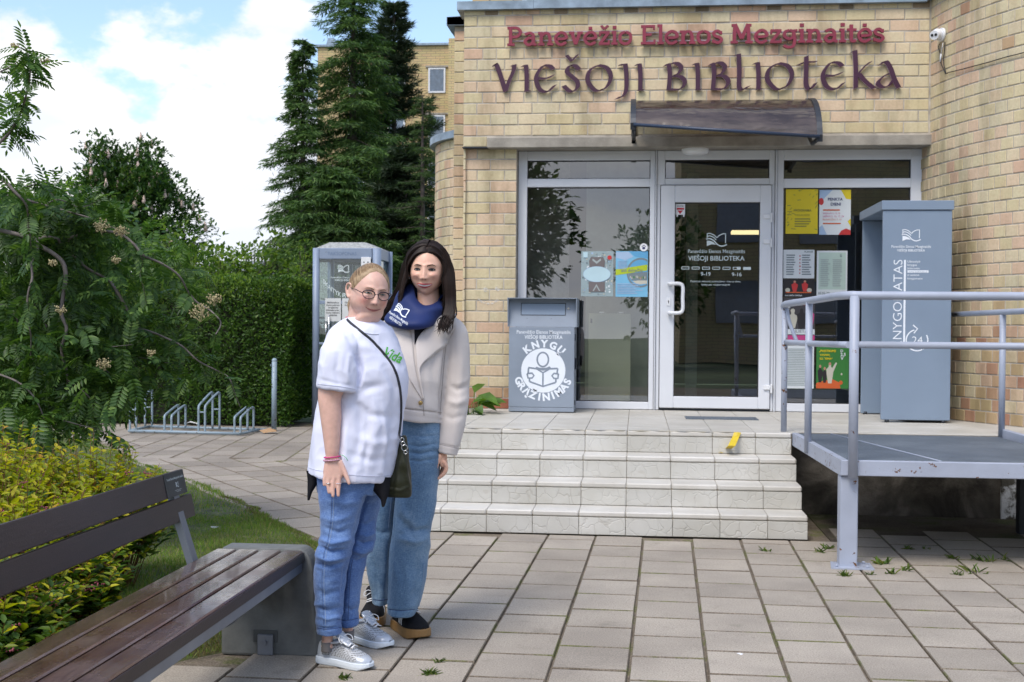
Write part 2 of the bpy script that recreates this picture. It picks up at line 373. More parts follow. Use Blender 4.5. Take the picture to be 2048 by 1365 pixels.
def mk_joint():
    t = NT('joint_sand'); v = t.coord(kind='World')
    c = t.ramp(t.noise(v, 3.5, 6, .62), [(0.36, (0.15, 0.123, 0.092)), (0.52, (0.21, 0.175, 0.135)), (0.60, (0.14, 0.145, 0.06)), (0.72, (0.24, 0.20, 0.155))])
    c = t.mix(1.0, c, t.ramp(t.noise(v, 130, 3), [(0.3, (.55,) * 3), (.7, (1.4,) * 3)]), 'MULTIPLY')
    t.bsdf(c, 0.95, 0, t.bump(t.noise(v, 90, 4), 0.7, 0.008), 0.2); return t.m
M['joint'] = mk_joint()
def mk_soil():
    t = NT('soil'); v = t.coord(kind='World')
    c = t.ramp(t.noise(v, 2.2, 7, .62), [(0.30, (0.05, 0.042, 0.032)), (0.50, (0.12, 0.10, 0.075)), (0.62, (0.075, 0.085, 0.035)), (0.75, (0.20, 0.17, 0.13))])
    c = t.mix(1.0, c, t.ramp(t.noise(v, 120, 3), [(0.3, (.55,) * 3), (.7, (1.35,) * 3)]), 'MULTIPLY')
    t.bsdf(c, 0.95, 0, t.bump(t.noise(v, 60, 6), 0.8, 0.02), 0.2); return t.m
M['soil'] = mk_soil()
M['turf'] = plain('turf_soil', (0.085, 0.095, 0.035), 0.95, var=0.5, scale=7, bump=0.8, bscale=60, kind='World')
MB().box(-400, 400, -200, 900, -2.0, -0.03).build('ground', plain('meadow', (0.06, 0.085, 0.03), 0.95, var=0.4, scale=0.3, kind='World'), kind='structure')
EDGE = [(3.0, -1.95), (4.79, -1.86), (5.07, -1.66), (5.3, -1.46), (6.3, -1.62), (7.47, -1.93), (9.04, -2.86), (10.25, -3.68), (11.83, -4.91), (13.48, -6.0), (14.9, -7.4), (15.8, -9.5), (16.4, -13.0)]
def edge_x(Y): return float(np.interp(Y, [e[0] for e in EDGE], [e[1] for e in EDGE]))
pav = MB().box(-14, 8, -6, 17.2, -0.028, -0.012).build('pavement', M['joint'], kind='structure')
lawn = MB(); ys = [-3] + [e[0] for e in EDGE]
pts = [(edge_x(y) + (0.0), y) for y in np.linspace(3, 16.4, 60)]; pts = [(-1.95, -6)] + pts + [(-22, 16.4), (-22, -6)]
def _lawn():
    mb = MB(); n = 70
    vs, fs = [], []
    Ys = np.concatenate([np.linspace(-6, 3, 8)[:-1], np.linspace(3, 16.4, n)])
    for i, y in enumerate(Ys):
        e = edge_x(max(y, 3.0)) + 0.03 * math.sin(y * 5) + 0.015 * math.sin(y * 17)
        for k, f in enumerate((0, 0.05, 0.2, 0.6, 2, 6, 18)):
            vs.append((e - f, y, -0.02 + 0.045 * min(1, f / 0.2)))
    W = 7
    for i in range(len(Ys) - 1):
        for k in range(W - 1): a = i * W + k; fs.append((a, a + W, a + W + 1, a + 1))
    mb.add(vs, fs, 0, True); return mb.build('lawn', M['turf'], kind='structure')
_lawn()
MB().box(1.25, 5.0, 7.9, 9.4, -0.011, -0.002).build('bare_soil', M['soil'], kind='structure')

def slab_mesh(w, l, name='slab'):
    mb = MB(); c = 0.0045; h = 0.022
    vs = [(-w/2, -l/2, -h), (w/2, -l/2, -h), (w/2, l/2, -h), (-w/2, l/2, -h), (-w/2, -l/2, -c), (w/2, -l/2, -c), (w/2, l/2, -c), (-w/2, l/2, -c),
          (-w/2+c, -l/2+c, 0), (w/2-c, -l/2+c, 0), (w/2-c, l/2-c, 0), (-w/2+c, l/2-c, 0)]
    fs = [(8, 9, 10, 11)] + [(a, (a + 1) % 4, 4 + (a + 1) % 4, 4 + a) for a in range(4)] + [(4 + a, 4 + (a + 1) % 4, 8 + (a + 1) % 4, 8 + a) for a in range(4)]
    return vs, fs
_slabs = []      # (x, y, z, rz, w, l, material)
def lay_slabs():
    # A: foreground columns running to the steps
    W, Lh, g = 0.309, 0.355, 0.0075
    th = -math.atan(0.023)
    for c in range(-7, 14):
        off = (c % 2) * .5 * Lh + rnd.uniform(-.12, .12) * Lh
        for k in range(-1, 26):
            u = 0.155 + c * W; v = 3.55 + k * Lh + off
            l = Lh
            x = u * math.cos(th) - (v - 8.17) * math.sin(th) ; y = 8.17 + (v - 8.17) * math.cos(th) + u * math.sin(th)
            x = 0.05 + u + 0.023 * (v - 8.17); y = v - 0.023 * u
            if y > 9.3 or x < edge_x(y) + 0.10 or x < -1.75: continue
            if y + l / 2 > 8.155 and -1.75 < x < 1.14:
                if y - l / 2 > 8.0: continue
                l2 = 8.15 - (y - l / 2); y = y - l / 2 + l2 / 2; l = l2
            if y > 8.55 and x > 1.1: continue
            _slabs.append((x, y, rnd.uniform(-0.0012, 0.0012), th, W - g - rnd.uniform(0, .003), l - g * 1.9, 'slab'))
    # B: slanting slabs of the side path
    a = math.radians(-54)
    for i in range(-40, 60):
        off = rnd.random() * .5
        for k in range(-40, 60):
            u, v = i * 0.33, k * 0.42 + off
            x = -3 + v * math.cos(a) - u * math.sin(a); y = 10 + v * math.sin(a) + u * math.cos(a)
            if not (6.2 < y < 12.35 and edge_x(y) - 0.02 < x < (-1.45 if y > 8.0 else -1.62)): continue
            _slabs.append((x, y, -0.005 + rnd.uniform(-.001, .001), a - PI / 2, 0.33 - .012, 0.42 - .014, 'slab_old'))
    # C: far part of the path, blocks laid the other way
    a = math.radians(97)
    for i in range(-60, 60):
        off = (i % 2) * 0.25
        for k in range(-40, 60):
            u, v = i * 0.30, k * 0.5 + off
            x = -6 + v * math.cos(a) - u * math.sin(a); y = 14 + v * math.sin(a) + u * math.cos(a)
            if not (12.3 <= y < 16.7 and edge_x(y) + 0.15 < x < -1.8): continue
            _slabs.append((x, y, -0.009 + rnd.uniform(-.001, .001), a - PI / 2, 0.30 - .016, 0.5 - .02, 'slab_old'))
lay_slabs()
def size_in_view(x, y, z):
    d = np.array([x, y, z - CH]) @ _w; px = 1024 + CF * (np.array([x, y, z - CH]) @ _r) / d; py = 682.5 - CF * (np.array([x, y, z - CH]) @ _u) / d
    return (1.0 / d ** 3) * (1 if (-60 < px < 2110 and -60 < py < 1430 and d > 1) else 0.01)
_slabs.sort(key=lambda s: -size_in_view(*s[:3]))
_mcache = {}
for (x, y, z, rz, w, l, mt) in _slabs[:300]:
    key = (round(w, 3), round(l, 2), mt)
    if key not in _mcache:
        vs, fs = slab_mesh(w, l); me = bpy.data.meshes.new('paving_slab'); me.from_pydata(vs, [], fs); me.materials.append(M[mt]); me.materials.append(M['joint']); me.polygons.foreach_set('material_index', [0] + [1] * 8); _mcache[key] = me
    placed(_mcache[key], 'paving_slab', pav, (x, y, z), (rnd.uniform(-.004, .004), rnd.uniform(-.004, .004), rz + rnd.uniform(-.004, .004)))
far = MB()
for (x, y, z, rz, w, l, mt) in _slabs[300:]:
    vs, fs = slab_mesh(w, l); c, s_ = math.cos(rz), math.sin(rz)
    far.add([(x + a * c - b * s_, y + a * s_ + b * c, z + q) for a, b, q in vs], fs)
far.build('paving_slab', M['slab_old'], pav, kind='stuff')

# ---------------------------------------------------------------- entrance steps and landing
PZ, R1, TR = 0.612, 0.153, [8.17, 8.47, 8.77, 9.07]
XL, XR = -1.42, 1.10
def mk_tile(name, col, relief):
    t = NT(name); v = t.coord(kind='World'); r = t.rand()
    base = t.ramp(r, [(0, tuple(c * .93 for c in col)), (1, tuple(min(1, c * 1.05) for c in col))])
    base = t.mix(1.0, base, t.ramp(t.noise(v, 3, 5), [(0.35, (.86, .85, .82)), (.65, (1.02,) * 3)]), 'MULTIPLY')
    h = t.noise(v, 120, 3)
    if relief:
        vv = t.n('ShaderNodeVectorMath', operation='ADD'); nz = t.n('ShaderNodeTexNoise'); nz.inputs['Scale'].default_value = 9; t.put(nz.inputs['Vector'], v)
        sc = t.n('ShaderNodeVectorMath', operation='SCALE'); t.put(sc.inputs[0], nz.outputs[1]); sc.inputs['Scale'].default_value = 0.10
        t.put(vv.inputs[0], v); t.put(vv.inputs[1], sc.outputs[0])
        vo = t.n('ShaderNodeTexVoronoi', feature='DISTANCE_TO_EDGE'); vo.inputs['Scale'].default_value = 11; t.put(vo.inputs['Vector'], vv.outputs[0])
        e = t.ramp(vo.outputs['Distance'], [(0.0, (0,) * 3), (0.045, (1,) * 3)])
        dk = t.math('MULTIPLY', t.math('SUBTRACT', 1.0, e), t.ramp(t.noise(v, 5.5, 3), [(0.48, (0.05,) * 3), (0.72, (0.45,) * 3)]))
        base = t.mix(dk, base, (0.30, 0.27, 0.22)); h = t.math('ADD', t.math('MULTIPLY', h, 0.2), e)
    low = t.ramp(t.noise(t.coord((1, 1, 3), 'World'), 12, 5, .65), [(0.60, (0,) * 3), (0.72, (1,) * 3)])
    base = t.mix(t.math('MULTIPLY', low, 0.25), base, (0.28, 0.235, 0.17))
    t.bsdf(base, 0.5, 0, t.bump(h, 0.42 if relief else 0.2, 0.005), 0.45); return t.m
M['tile_riser'] = mk_tile('relief_tile', (0.55, 0.54, 0.505), True)
M['tile'] = mk_tile('step_tile', (0.58, 0.56, 0.52), False)
M['tile_floor'] = mk_tile('landing_tile', (0.52, 0.50, 0.455), False)
M['grout'] = plain('dirty_grout', (0.30, 0.265, 0.21), 0.95, var=0.3, scale=20, kind='World')
steps = empty('entrance_steps', ((XL + XR) / 2, 8.6, 0), 0, 'pale tiled entrance steps with four crazed stone relief risers below the library door', 'steps')
core = MB()
for i in range(4):
    core.box(XL + .004, XR - .004, TR[i] + 0.006, 9.3, 0.0 if i == 0 else R1 * i - .02, R1 * (i + 1) - 0.006)
core.build('core', M['grout'], steps)
_tc = {}
def tile_obj(x0, x1, y0, y1, z0, z1, name, mat, parent, c=0.0025):
    key = (round(x1 - x0, 4), round(y1 - y0, 4), round(z1 - z0, 4), mat.name)
    if key not in _tc:
        mb = MB().cbox(-(x1 - x0) / 2, (x1 - x0) / 2, -(y1 - y0) / 2, (y1 - y0) / 2, -(z1 - z0) / 2, (z1 - z0) / 2, c)
        me = bpy.data.meshes.new(name); me.from_pydata(mb.v, [], mb.f); me.materials.append(mat); _tc[key] = me
    return placed(_tc[key], name, parent, ((x0 + x1) / 2, (y0 + y1) / 2 + rnd.uniform(-.0008, .0008), (z0 + z1) / 2 + rnd.uniform(-.0006, .0006)))
joints = [-0.067 + k * 0.3045 for k in range(-6, 6)]
def spans(a, b, js=joints, g=0.003):
    xs = [a] + [j for j in js if a + .02 < j < b - .02] + [b]
    return [(p + g / 2, q - g / 2) for p, q in zip(xs[:-1], xs[1:])]
for i in range(4):
    z0, z1 = R1 * i, R1 * (i + 1)
    for a, b in spans(XL, XR):
        tile_obj(a, b, TR[i] - 0.003, TR[i] + 0.006, z0 + 0.002, z1 - 0.038, 'riser_tile', M['tile_riser'], steps)
        tile_obj(a, b, TR[i] - 0.007, TR[i] + 0.035, z1 - 0.034, z1 + 0.001, 'nosing_tile', M['tile'], steps, 0.008)
        if i < 3: tile_obj(a, b, TR[i] + 0.038, TR[i + 1] - 0.004, z1 - .008, z1, 'tread_tile', M['tile'], steps)
# side cheek of the steps, tiled as well
land = empty('landing', (0.8, 10.2, 0), kind='structure')
MB().box(XL + .004, XR + .01, 9.12, 11.5, 0.0, PZ - 0.008).box(XR + .01, 4.2, 9.36, 11.5, 0.0, PZ - 0.05).box(XR + .01, 4.2, 9.20, 11.5, PZ - .05, PZ - .008).build('landing_core', M['grout'], land)
ry = [9.107] + [9.36 + .3045 * k for k in range(0, 8)]
for j in range(len(ry) - 1):
    for a, b in spans(XL if j else XL, XR if False else 2.9):
        if j == 0 and a > XR - .05: 
            tile_obj(a, b, 9.20, ry[1] - .004, PZ - .008, PZ, 'landing_tile', M['tile_floor'], land); continue
        tile_obj(a, b, ry[j] + (.0 if j else .0), ry[j + 1] - .004, PZ - .008, PZ, 'landing_tile', M['tile_floor'], land)
MB().box(2.9, 4.2, 9.20, 11.5, PZ - .008, PZ - .001).build('landing_edge', M['tile_floor'], land)
def mk_mottled():
    t = NT('mottled_render'); v = t.coord(kind='World')
    c = t.ramp(t.noise(v, 2.4, 7, .6, .6), [(0.38, (0.03, 0.027, 0.023)), (0.52, (0.085, 0.077, 0.065)), (0.66, (0.20, 0.18, 0.155))])  # noise mottles the wall from near black to grey-brown
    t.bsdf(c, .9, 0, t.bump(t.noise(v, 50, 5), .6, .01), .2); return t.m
M['mottled'] = mk_mottled()
MB().box(XR + .012, 2.62, 9.33, 9.36, 0, PZ - .05).build('landing_wall', M['mottled'], land)
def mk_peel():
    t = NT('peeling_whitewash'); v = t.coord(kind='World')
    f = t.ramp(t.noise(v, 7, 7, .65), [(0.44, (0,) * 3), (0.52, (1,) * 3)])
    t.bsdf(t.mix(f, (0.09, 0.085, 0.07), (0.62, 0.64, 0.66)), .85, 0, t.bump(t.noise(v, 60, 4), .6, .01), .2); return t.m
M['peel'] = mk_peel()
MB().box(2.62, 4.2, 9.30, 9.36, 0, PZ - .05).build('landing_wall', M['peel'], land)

# ---------------------------------------------------------------- library building
lib = empty('library_building', (0.5, 11.3, 0), 0, 'yellow brick public library entrance block with white framed glass door and rounded corner walls', 'building')
WY, PY, FY = 11.45, 11.28, 11.20          # planes of windows, pier and upper wall
BZ, BP = PZ, 0.0985
WX0, WX1 = -1.585, 2.505
UZ = BZ + 24 * BP                          # 2.976
def brick_tpl(L, h=0.0885, d=0.055, c=0.004):
    vs = [(-L/2, d, -h/2), (L/2, d, -h/2), (L/2, d, h/2), (-L/2, d, h/2), (-L/2, c, -h/2), (L/2, c, -h/2), (L/2, c, h/2), (-L/2, c, h/2),
          (-L/2+c, 0, -h/2+c), (L/2-c, 0, -h/2+c), (L/2-c, 0, h/2-c), (-L/2+c, 0, h/2-c)]
    fs = [(8, 9, 10, 11)] + [(a, (a + 1) % 4, 4 + (a + 1) % 4, 4 + a) for a in range(4)] + [(4 + a, 4 + (a + 1) % 4, 8 + (a + 1) % 4, 8 + a) for a in range(4)]
    return vs, fs
_bm = {}
def put_brick(xc, Y, zc, L, mat='brick'):
    L = round(L, 3); key = (L, mat)
    if key not in _bm:
        vs, fs = brick_tpl(L); me = bpy.data.meshes.new('brick'); me.from_pydata(vs, [], fs); me.materials.append(M[mat]); _bm[key] = me
    placed(_bm[key], 'brick', lib, (xc, Y + rnd.uniform(-.003, .002), zc + rnd.uniform(-.0012, .0012)), (rnd.uniform(-.01, .01), rnd.uniform(-.004, .004), rnd.uniform(-.006, .006)))
G = 0.0085
def course(x0, x1, Y, zc, widths, mat='brick', special=None):
    x = x0; i = 0
    while x < x1 - 0.03:
        w = widths[min(i, len(widths) - 1)]; e = min(x + w, x1)
        if x1 - e < 0.05: e = x1
        m = mat if special is None else special(i)
        put_brick((x + e) / 2 - (0 if e < x1 else 0), Y, zc, e - x - G, m); x = e; i += 1
rows = {12: 'hx', 11: 's1', 10: 's0', 9: 's1', 8: 'h', 7: 's1', 6: 's0', 5: 's1', 4: 'h', 3: 's1', 2: 's0', 1: 's1'}
for k, ty in rows.items():
    zc = UZ + (k + .5) * BP
    if ty == 's1': course(WX0, WX1, FY, zc, [0.125, 0.25])
    elif ty == 's0': course(WX0, WX1, FY, zc, [0.25, 0.25])
    elif ty == 'h': course(WX0, WX1, FY, zc, [0.175, 0.125])
    else: course(WX0, WX1, FY, zc, [0.19, 0.125], special=lambda i: 'brick_dark' if i % 5 == 1 else 'brick')
course(WX0, -1.362, FY, UZ + .5 * BP, [0.223])
for k in range(24):
    mt = 'brick_red' if k in (0,) else ('brick_low' if k in (1,) else 'brick')
    zc = BZ + (k + .5) * BP
    if k % 2: course(WX0, -1.10, PY, zc, [0.1225, 0.25, .125], mt)
    else: course(WX0, -1.10, PY, zc, [0.2425, .2425], mt)
# joined courses: curved walls, narrow strips and returns
jb = {'brick': MB(), 'brick_low': MB(), 'brick_red': MB()}
def jbrick(P, tang, zc, L, mat='brick', d=.055):
    """P = x,y of the face centre, tang = unit vector along the wall; the outside lies to the right-hand side of -normal"""
    vs, fs = brick_tpl(L, d=d); tx, ty = tang; nx, ny = -ty, tx
    j = rnd.uniform(-.002, .002)
    jb[mat].add([(P[0] + a * tx + (b + j) * nx, P[1] + a * ty + (b + j) * ny, zc + q) for a, b, q in vs], fs)
RC, RR = (2.50 + 3.18, 11.35 + 0.334), 3.2
def on_round(phi): return (RC[0] - RR * math.cos(phi), RC[1] - RR * math.sin(phi))
n_arc = 22; ph0 = math.radians(5.0); dph = 0.131 / RR
for k in range(-1, 37):
    zc = BZ + (k + .5) * BP
    for i in range(n_arc):
        ph = ph0 + (i + (0.5 if k % 2 else 0)) * dph
        if 5 > k >= 0: mt = 'brick_low' if rnd.random() < 0.8 - k * .13 else 'brick'
        else: mt = 'brick_low' if rnd.random() < (0.25 if k < 8 else 0.03) else 'brick'
        jbrick(on_round(ph), (math.sin(ph), -math.cos(ph)), zc, 0.131 - G, mt)
for k in range(-6, 36):
    zc = BZ + (k + .5) * BP
    jbrick((-1.670, 11.75), (1, 0), zc, 0.158)
    for i in range(4): jbrick((WX0, 11.70 - i * .13), (0, -1), zc, 0.12, d=.02)
LC, LR = (-1.06, 13.40), 1.12
for k in range(-6, 27):
    zc = BZ + (k + .5) * BP
    for i in range(-1, 16):
        ph = math.radians(52) + (i + (.5 if k % 2 else 0)) * 0.125 / LR      # angle left of the -Y direction
        p = (LC[0] - LR * math.sin(ph - math.radians(30)), LC[1] - LR * math.cos(ph - math.radians(30))); a = ph - math.radians(30)
        jbrick(p, (math.cos(a), -math.sin(a)), zc, 0.125 - G * .8)
allj = MB()
for mi, kk in enumerate(('brick', 'brick_low', 'brick_red')): allj.add(jb[kk].v, jb[kk].f, mi)
allj.build('brick', [M['brick'], M['brick_low'], M['brick_red']], lib, kind='stuff')
wall = MB()
wall.box(WX0 + .004, WX1 + .3, FY + .0045, FY + .30, UZ + .004, UZ + 13 * BP)
wall.box(WX0 + .004, -1.104, PY + .0045, WY + .06, 0.0, UZ - .002)
wall.box(-1.75, -1.58, 11.757, 13.2, 0, UZ + 12.4 * BP)
wall.box(WX0 + .006, -1.3, 11.30, 12.0, 0, UZ + 12.4 * BP)
nseg = 40
vs, fs = [], []
for i in range(nseg + 1):
    ph = math.radians(3) + i / nseg * math.radians(58)
    for z in (PZ - .25, 4.30): vs.append((RC[0] - (RR - .005) * math.cos(ph), RC[1] - (RR - .005) * math.sin(ph), z))
for i in range(nseg): fs.append((2 * i, 2 * i + 2, 2 * i + 3, 2 * i + 1))
wall.add(vs, fs, 0, True)
vs, fs = [], []
for i in range(nseg + 1):
    a = math.radians(-20) + i / nseg * math.radians(140)
    for z in (0, 3.29): vs.append((LC[0] - (LR - .005) * math.sin(a), LC[1] - (LR - .005) * math.cos(a), z))
for i in range(nseg): fs.append((2 * i, 2 * i + 1, 2 * i + 3, 2 * i + 2))
wall.add(vs, fs, 0, True)
wall.build('wall', M['mortar'], lib)
# plinth under the left part and reveal beside the window
MB().box(2.505, 2.7, 11.30, 11.75, PZ, UZ).build('reveal', M['mortar'], lib)
# lintel and its soffit
lin = MB(); lin.cbox(-1.36, 2.53, FY - .03, FY + .10, UZ - .012, UZ + .082, .006); lin.build('lintel', M['concrete'], lib)
MB().box(WX0 + .01, 2.62, FY + .101, WY + .12, UZ - .006, UZ + .003).build('soffit', M['concrete'], lib)
MB().box(WX0 - .004, -1.36, FY - .006, PY + .02, UZ - .008, UZ + .002).build('ledge', M['steel_dark'], lib)
# copings
def coping(path, z, over, name='coping', h=.075):
    """sheet metal capping along a path of x,y points; its outer edge hangs over on the right-hand side"""
    mb = MB(); P = [np.array(p, float) for p in path]; n = len(P); O = []; I = []
    for i in range(n):
        t = P[min(i + 1, n - 1)] - P[max(i - 1, 0)]; t /= np.linalg.norm(t); q = np.array([t[1], -t[0]])
        O.append(P[i] + q * over); I.append(P[i] - q * .3)
    vs = []
    for o, i_ in zip(O, I):
        vs += [(o[0], o[1], z), (o[0], o[1], z + h), (i_[0], i_[1], z + h + .03), (i_[0], i_[1], z)]
    fs = []
    for i in range(n - 1):
        a, b = i * 4, i * 4 + 4
        for j in range(4): fs.append((a + j, b + j, b + (j + 1) % 4, a + (j + 1) % 4))
    fs += [(0, 1, 2, 3), ((n - 1) * 4 + 3, (n - 1) * 4 + 2, (n - 1) * 4 + 1, (n - 1) * 4)]
    mb.add(vs, fs); return mb.build(name, M['coping'], lib)
cz = UZ + 12.45 * BP
for a, b in ((-1.64, -0.95), (-.95, .18), (.18, 1.30), (1.30, 2.47)): coping([(a, FY), (b - .002, FY)], cz + rnd.uniform(-.002, .002), .055)
coping([(-1.82, 11.75), (-1.64, 11.75)], cz, .05)
coping([(-1.755, 14.5), (-1.755, 11.70)], cz - .002, .06)
coping([on_round(math.radians(p)) for p in range(5, 64, 3)], cz + .02, .06, h=.09)
coping([(LC[0] - LR * math.sin(math.radians(a)), LC[1] - LR * math.cos(math.radians(a))) for a in range(110, -16, -6)], 3.27, .06)
# upper storey set back, its windows only just in the picture
M['brick_far'] = None
def mk_far_brick(name, sc=(1, 1, 1), bw=.26, bh=.10):
    t = NT(name); g = t.n('ShaderNodeNewGeometry'); sp = t.n('ShaderNodeSeparateXYZ'); t.put(sp.inputs[0], g.outputs['Position'])
    cb = t.n('ShaderNodeCombineXYZ'); t.put(cb.inputs[0], t.math('ADD', sp.outputs[0], sp.outputs[1])); t.put(cb.inputs[1], sp.outputs[2])
    b = t.n('ShaderNodeTexBrick'); t.put(b.inputs['Vector'], cb.outputs[0]); b.inputs['Scale'].default_value = 1; b.inputs['Brick Width'].default_value = bw; b.inputs['Row Height'].default_value = bh
    b.inputs['Mortar Size'].default_value = .012; t.put(b.inputs['Color1'], (0.52, 0.42, 0.21)); t.put(b.inputs['Color2'], (0.56, 0.38, 0.22)); t.put(b.inputs['Mortar'], (.24, .20, .14)); b.inputs['Bias'].default_value = -.3
    c = t.mix(1.0, b.outputs[0], t.ramp(t.noise(t.coord(kind='World'), .6, 5), [(.35, (.85,) * 3), (.65, (1.05,) * 3)]), 'MULTIPLY')
    t.bsdf(c, .85, 0, None, .3); return t.m
M['brick_far'] = mk_far_brick('far_brickwork')
MB().box(-1.83, 12, 13.6, 13.8, 4.0, 7.4).build('upper_wall', M['brick_far'], lib)
MB().box(-1.5, 12, 11.45, 13.6, 4.1, 4.2).build('roof', M['concrete'], lib)
for x0, x1 in ((-1.28, -.72), (0.11, .41)):
    f = MB().box(x0, x1, 13.54, 13.598, 4.62, 6.0).build('window_frame', M['pvc'], lib)
    MB().box(x0 + .05, x1 - .05, 13.535, 13.539, 4.68, 5.95).build('pane', M['glass_thin'], f)

# window and door frames
def bars(rects, name, mat, parent, y0, y1, c=.005, **k):
    mb = MB()
    for (a, b, z0, z1) in rects: mb.cbox(a, b, y0, y1, z0, z1, c)
    return mb.build(name, mat, parent, **k)
def pane(x0, x1, z0, z1, parent, y=WY + .012, name='pane', mat='glass'):
    MB().box(x0, x1, y - .001, y + .001, z0, z1).add([], []).build('seal', M['pvc_dark'], parent) if False else None
    s = MB()
    for (a, b, c, d) in ((x0 - .004, x1 + .004, z0 - .004, z0 + .006), (x0 - .004, x1 + .004, z1 - .006, z1 + .004)): s.box(a, b, y - .02, y + .01, c, d)
    for (a, b) in ((x0 - .004, x0 + .006), (x1 - .006, x1 + .004)): s.box(a, b, y - .02, y + .01, z0 + .006, z1 - .006)
    s.build('seal', M['pvc_dark'], parent)
    return MB().add([(x0, y, z0), (x1, y, z0), (x1, y, z1), (x0, y, z1)], [(0, 1, 2, 3)]).build(name, M[mat], parent)
FT = UZ - .008
def unit(x0, x1, gx0, gx1, zb, g1, g2, name):
    f = bars([(x0, gx0, zb, FT), (gx1, x1, zb, FT), (gx0, gx1, g2[1], FT), (gx0, gx1, g1[1], g2[0]), (gx0, gx1, zb, g1[0])], name, M['pvc'], lib, WY - .03, WY + .04)
    pane(gx0, gx1, g1[0], g1[1], f); pane(gx0, gx1, g2[0], g2[1], f); return f
unit(-1.10, 0.146, -1.018, 0.102, PZ + .004, (.685, 2.638), (2.715, 2.882), 'window_frame')
unit(1.236, 2.503, 1.293, 2.405, PZ + .004, (.69, 2.625), (2.708, 2.875), 'window_frame')
bars([(0.149, .160, PZ + .002, FT), (1.219, 1.232, PZ + .002, FT)], 'mullion', M['pvc'], lib, WY - .055, WY + .03, .003)
df = bars([(.163, .195, PZ + .004, 2.655), (1.19, 1.216, PZ + .004, 2.655), (.163, .236, 2.655, FT), (1.166, 1.216, 2.655, FT), (.236, 1.166, 2.882, FT), (.236, 1.166, 2.655, 2.713)], 'door_frame', M['pvc'], lib, WY - .03, WY + .04)
pane(.236, 1.166, 2.713, 2.882, df)
bars([(.195, 1.19, PZ + .001, PZ + .02)], 'threshold', M['steel_dark'], lib, WY - .02, WY + .05, .002)
DX0, DX1 = .200, 1.185
door = bars([(DX0, .327, PZ + .024, 2.648), (1.085, DX1, PZ + .024, 2.648), (.327, 1.085, 2.495, 2.648), (.327, 1.085, PZ + .024, .742)], 'door', M['pvc'], lib, WY - .058, WY + .03, .006)
pane(.327, 1.085, .742, 2.495, door, WY - .02)
# handle
h = MB()
def pxz(px, py, Y): p = on_y(px, py, Y); return p[0], p[2]
hx0, hz1 = pxz(1340, 568, WY - .1); _, hz0 = pxz(1340, 626, WY - .1); hx1 = hx0 + .115
pth = crom([(hx0, WY - .058, hz1), (hx0 + .0, WY - .11, hz1), (hx1 - .03, WY - .12, hz1), (hx1, WY - .12, hz1 - .03), (hx1, WY - .12, (hz0 + hz1) / 2), (hx1, WY - .12, hz0 + .03), (hx1 - .03, WY - .12, hz0), (hx0, WY - .11, hz0), (hx0, WY - .058, hz0)], 6)
h.tube(pth, .0165, 12); h.build('handle', M['white'], door)
lk = MB(); lx, lz = pxz(1337, 604, WY - .06); lk.cbox(lx - .017, lx + .017, WY - .064, WY - .058, lz - .037, lz + .037, .002); lk.build('lock_plate', M['white'], door)
MB().disc((lx, WY - .0655, lz + .006), .006, n=10).box(lx - .003, lx + .003, WY - .0655, WY - .065, lz - .014, lz + .004).build('keyhole', M['black'], door)
for py in (434, 484, 776):
    x, z = pxz(1537, py, WY - .06)
    g = MB().cbox(x - .045, x + .012, WY - .075, WY - .059, z - .018, z + .022, .003).cbox(x + .014, x + .032, WY - .085, WY - .055, z - .05, z + .032, .004); g.build('hinge', M['white'], door)
# printing on the door glass
lt = MB(); DY = WY - .0225
def px_text(mb, s, pxa, pxb, pyb, Y, hpx=None, bold=0.0, mi=0, shear=0.0):
    a = on_y(pxa, pyb, Y); b = on_y(pxb, pyb, Y); hh = None if hpx is None else hpx * Y / CF
    text_into(mb, s, a[0], b[0], (a[2] + b[2]) / 2, Y, hh, bold, mi, shear=shear)
def px_rect(mb, pxa, pxb, pya, pyb, Y, mi=0, rot=0):
    a = on_y(pxa, pya, Y); b = on_y(pxb, pyb, Y); mb.add([(a[0], Y, b[2]), (b[0], Y, b[2]), (b[0], Y, a[2]), (a[0], Y, a[2])], [(0, 1, 2, 3)], mi)
px_text(lt, 'Panevėžio Elenos Mezginaitės', 1376, 1490, 506.5, DY, 7.5, .004)
px_text(lt, 'VIEŠOJI BIBLIOTEKA', 1376, 1489, 521.5, DY, 9.5, .01)
lt.build('door_lettering', M['print_pale'], door); lt = MB(); c = on_y(1433, 480, DY); book_logo(lt, c[0], c[2], 41 * DY / CF, DY); lt.build('emblem', M['print_pale'], door); lt = MB()
for i in range(7):
    x0 = 1363 + i * 20.55; x1 = x0 + 15.5; y0, y1 = 533.5 + i * .15, 539.3 + i * .15
    if i == 6: px_rect(lt, x0, x1, y0, y1, DY); continue
    for q in ((x0, x1, y0, y0 + 1.3), (x0, x1, y1 - 1.3, y1), (x0, x0 + 1.3, y0 + 1.3, y1 - 1.3), (x1 - 1.3, x1, y0 + 1.3, y1 - 1.3)): px_rect(lt, *q, DY)
    if i == 5: px_rect(lt, x0 + 8, x1 - 1.3, y0 + 1.3, y1 - 1.3, DY)
lt.build('opening_days', M['print_pale'], door); lt = MB()
px_text(lt, '9-19', 1401.5, 1421, 552, DY, 7.5, .01); px_text(lt, '9-16', 1463.5, 1483, 552.8, DY, 7.5, .01)
px_text(lt, 'Paskutinis mėnesio penktadienis - švaros diena', 1381, 1481, 565, DY, 4.0); px_text(lt, 'lankytojai neaptarnaujami', 1403, 1460, 571.5, DY, 4.0)
lt.build('opening_hours', M['print_pale'], door)
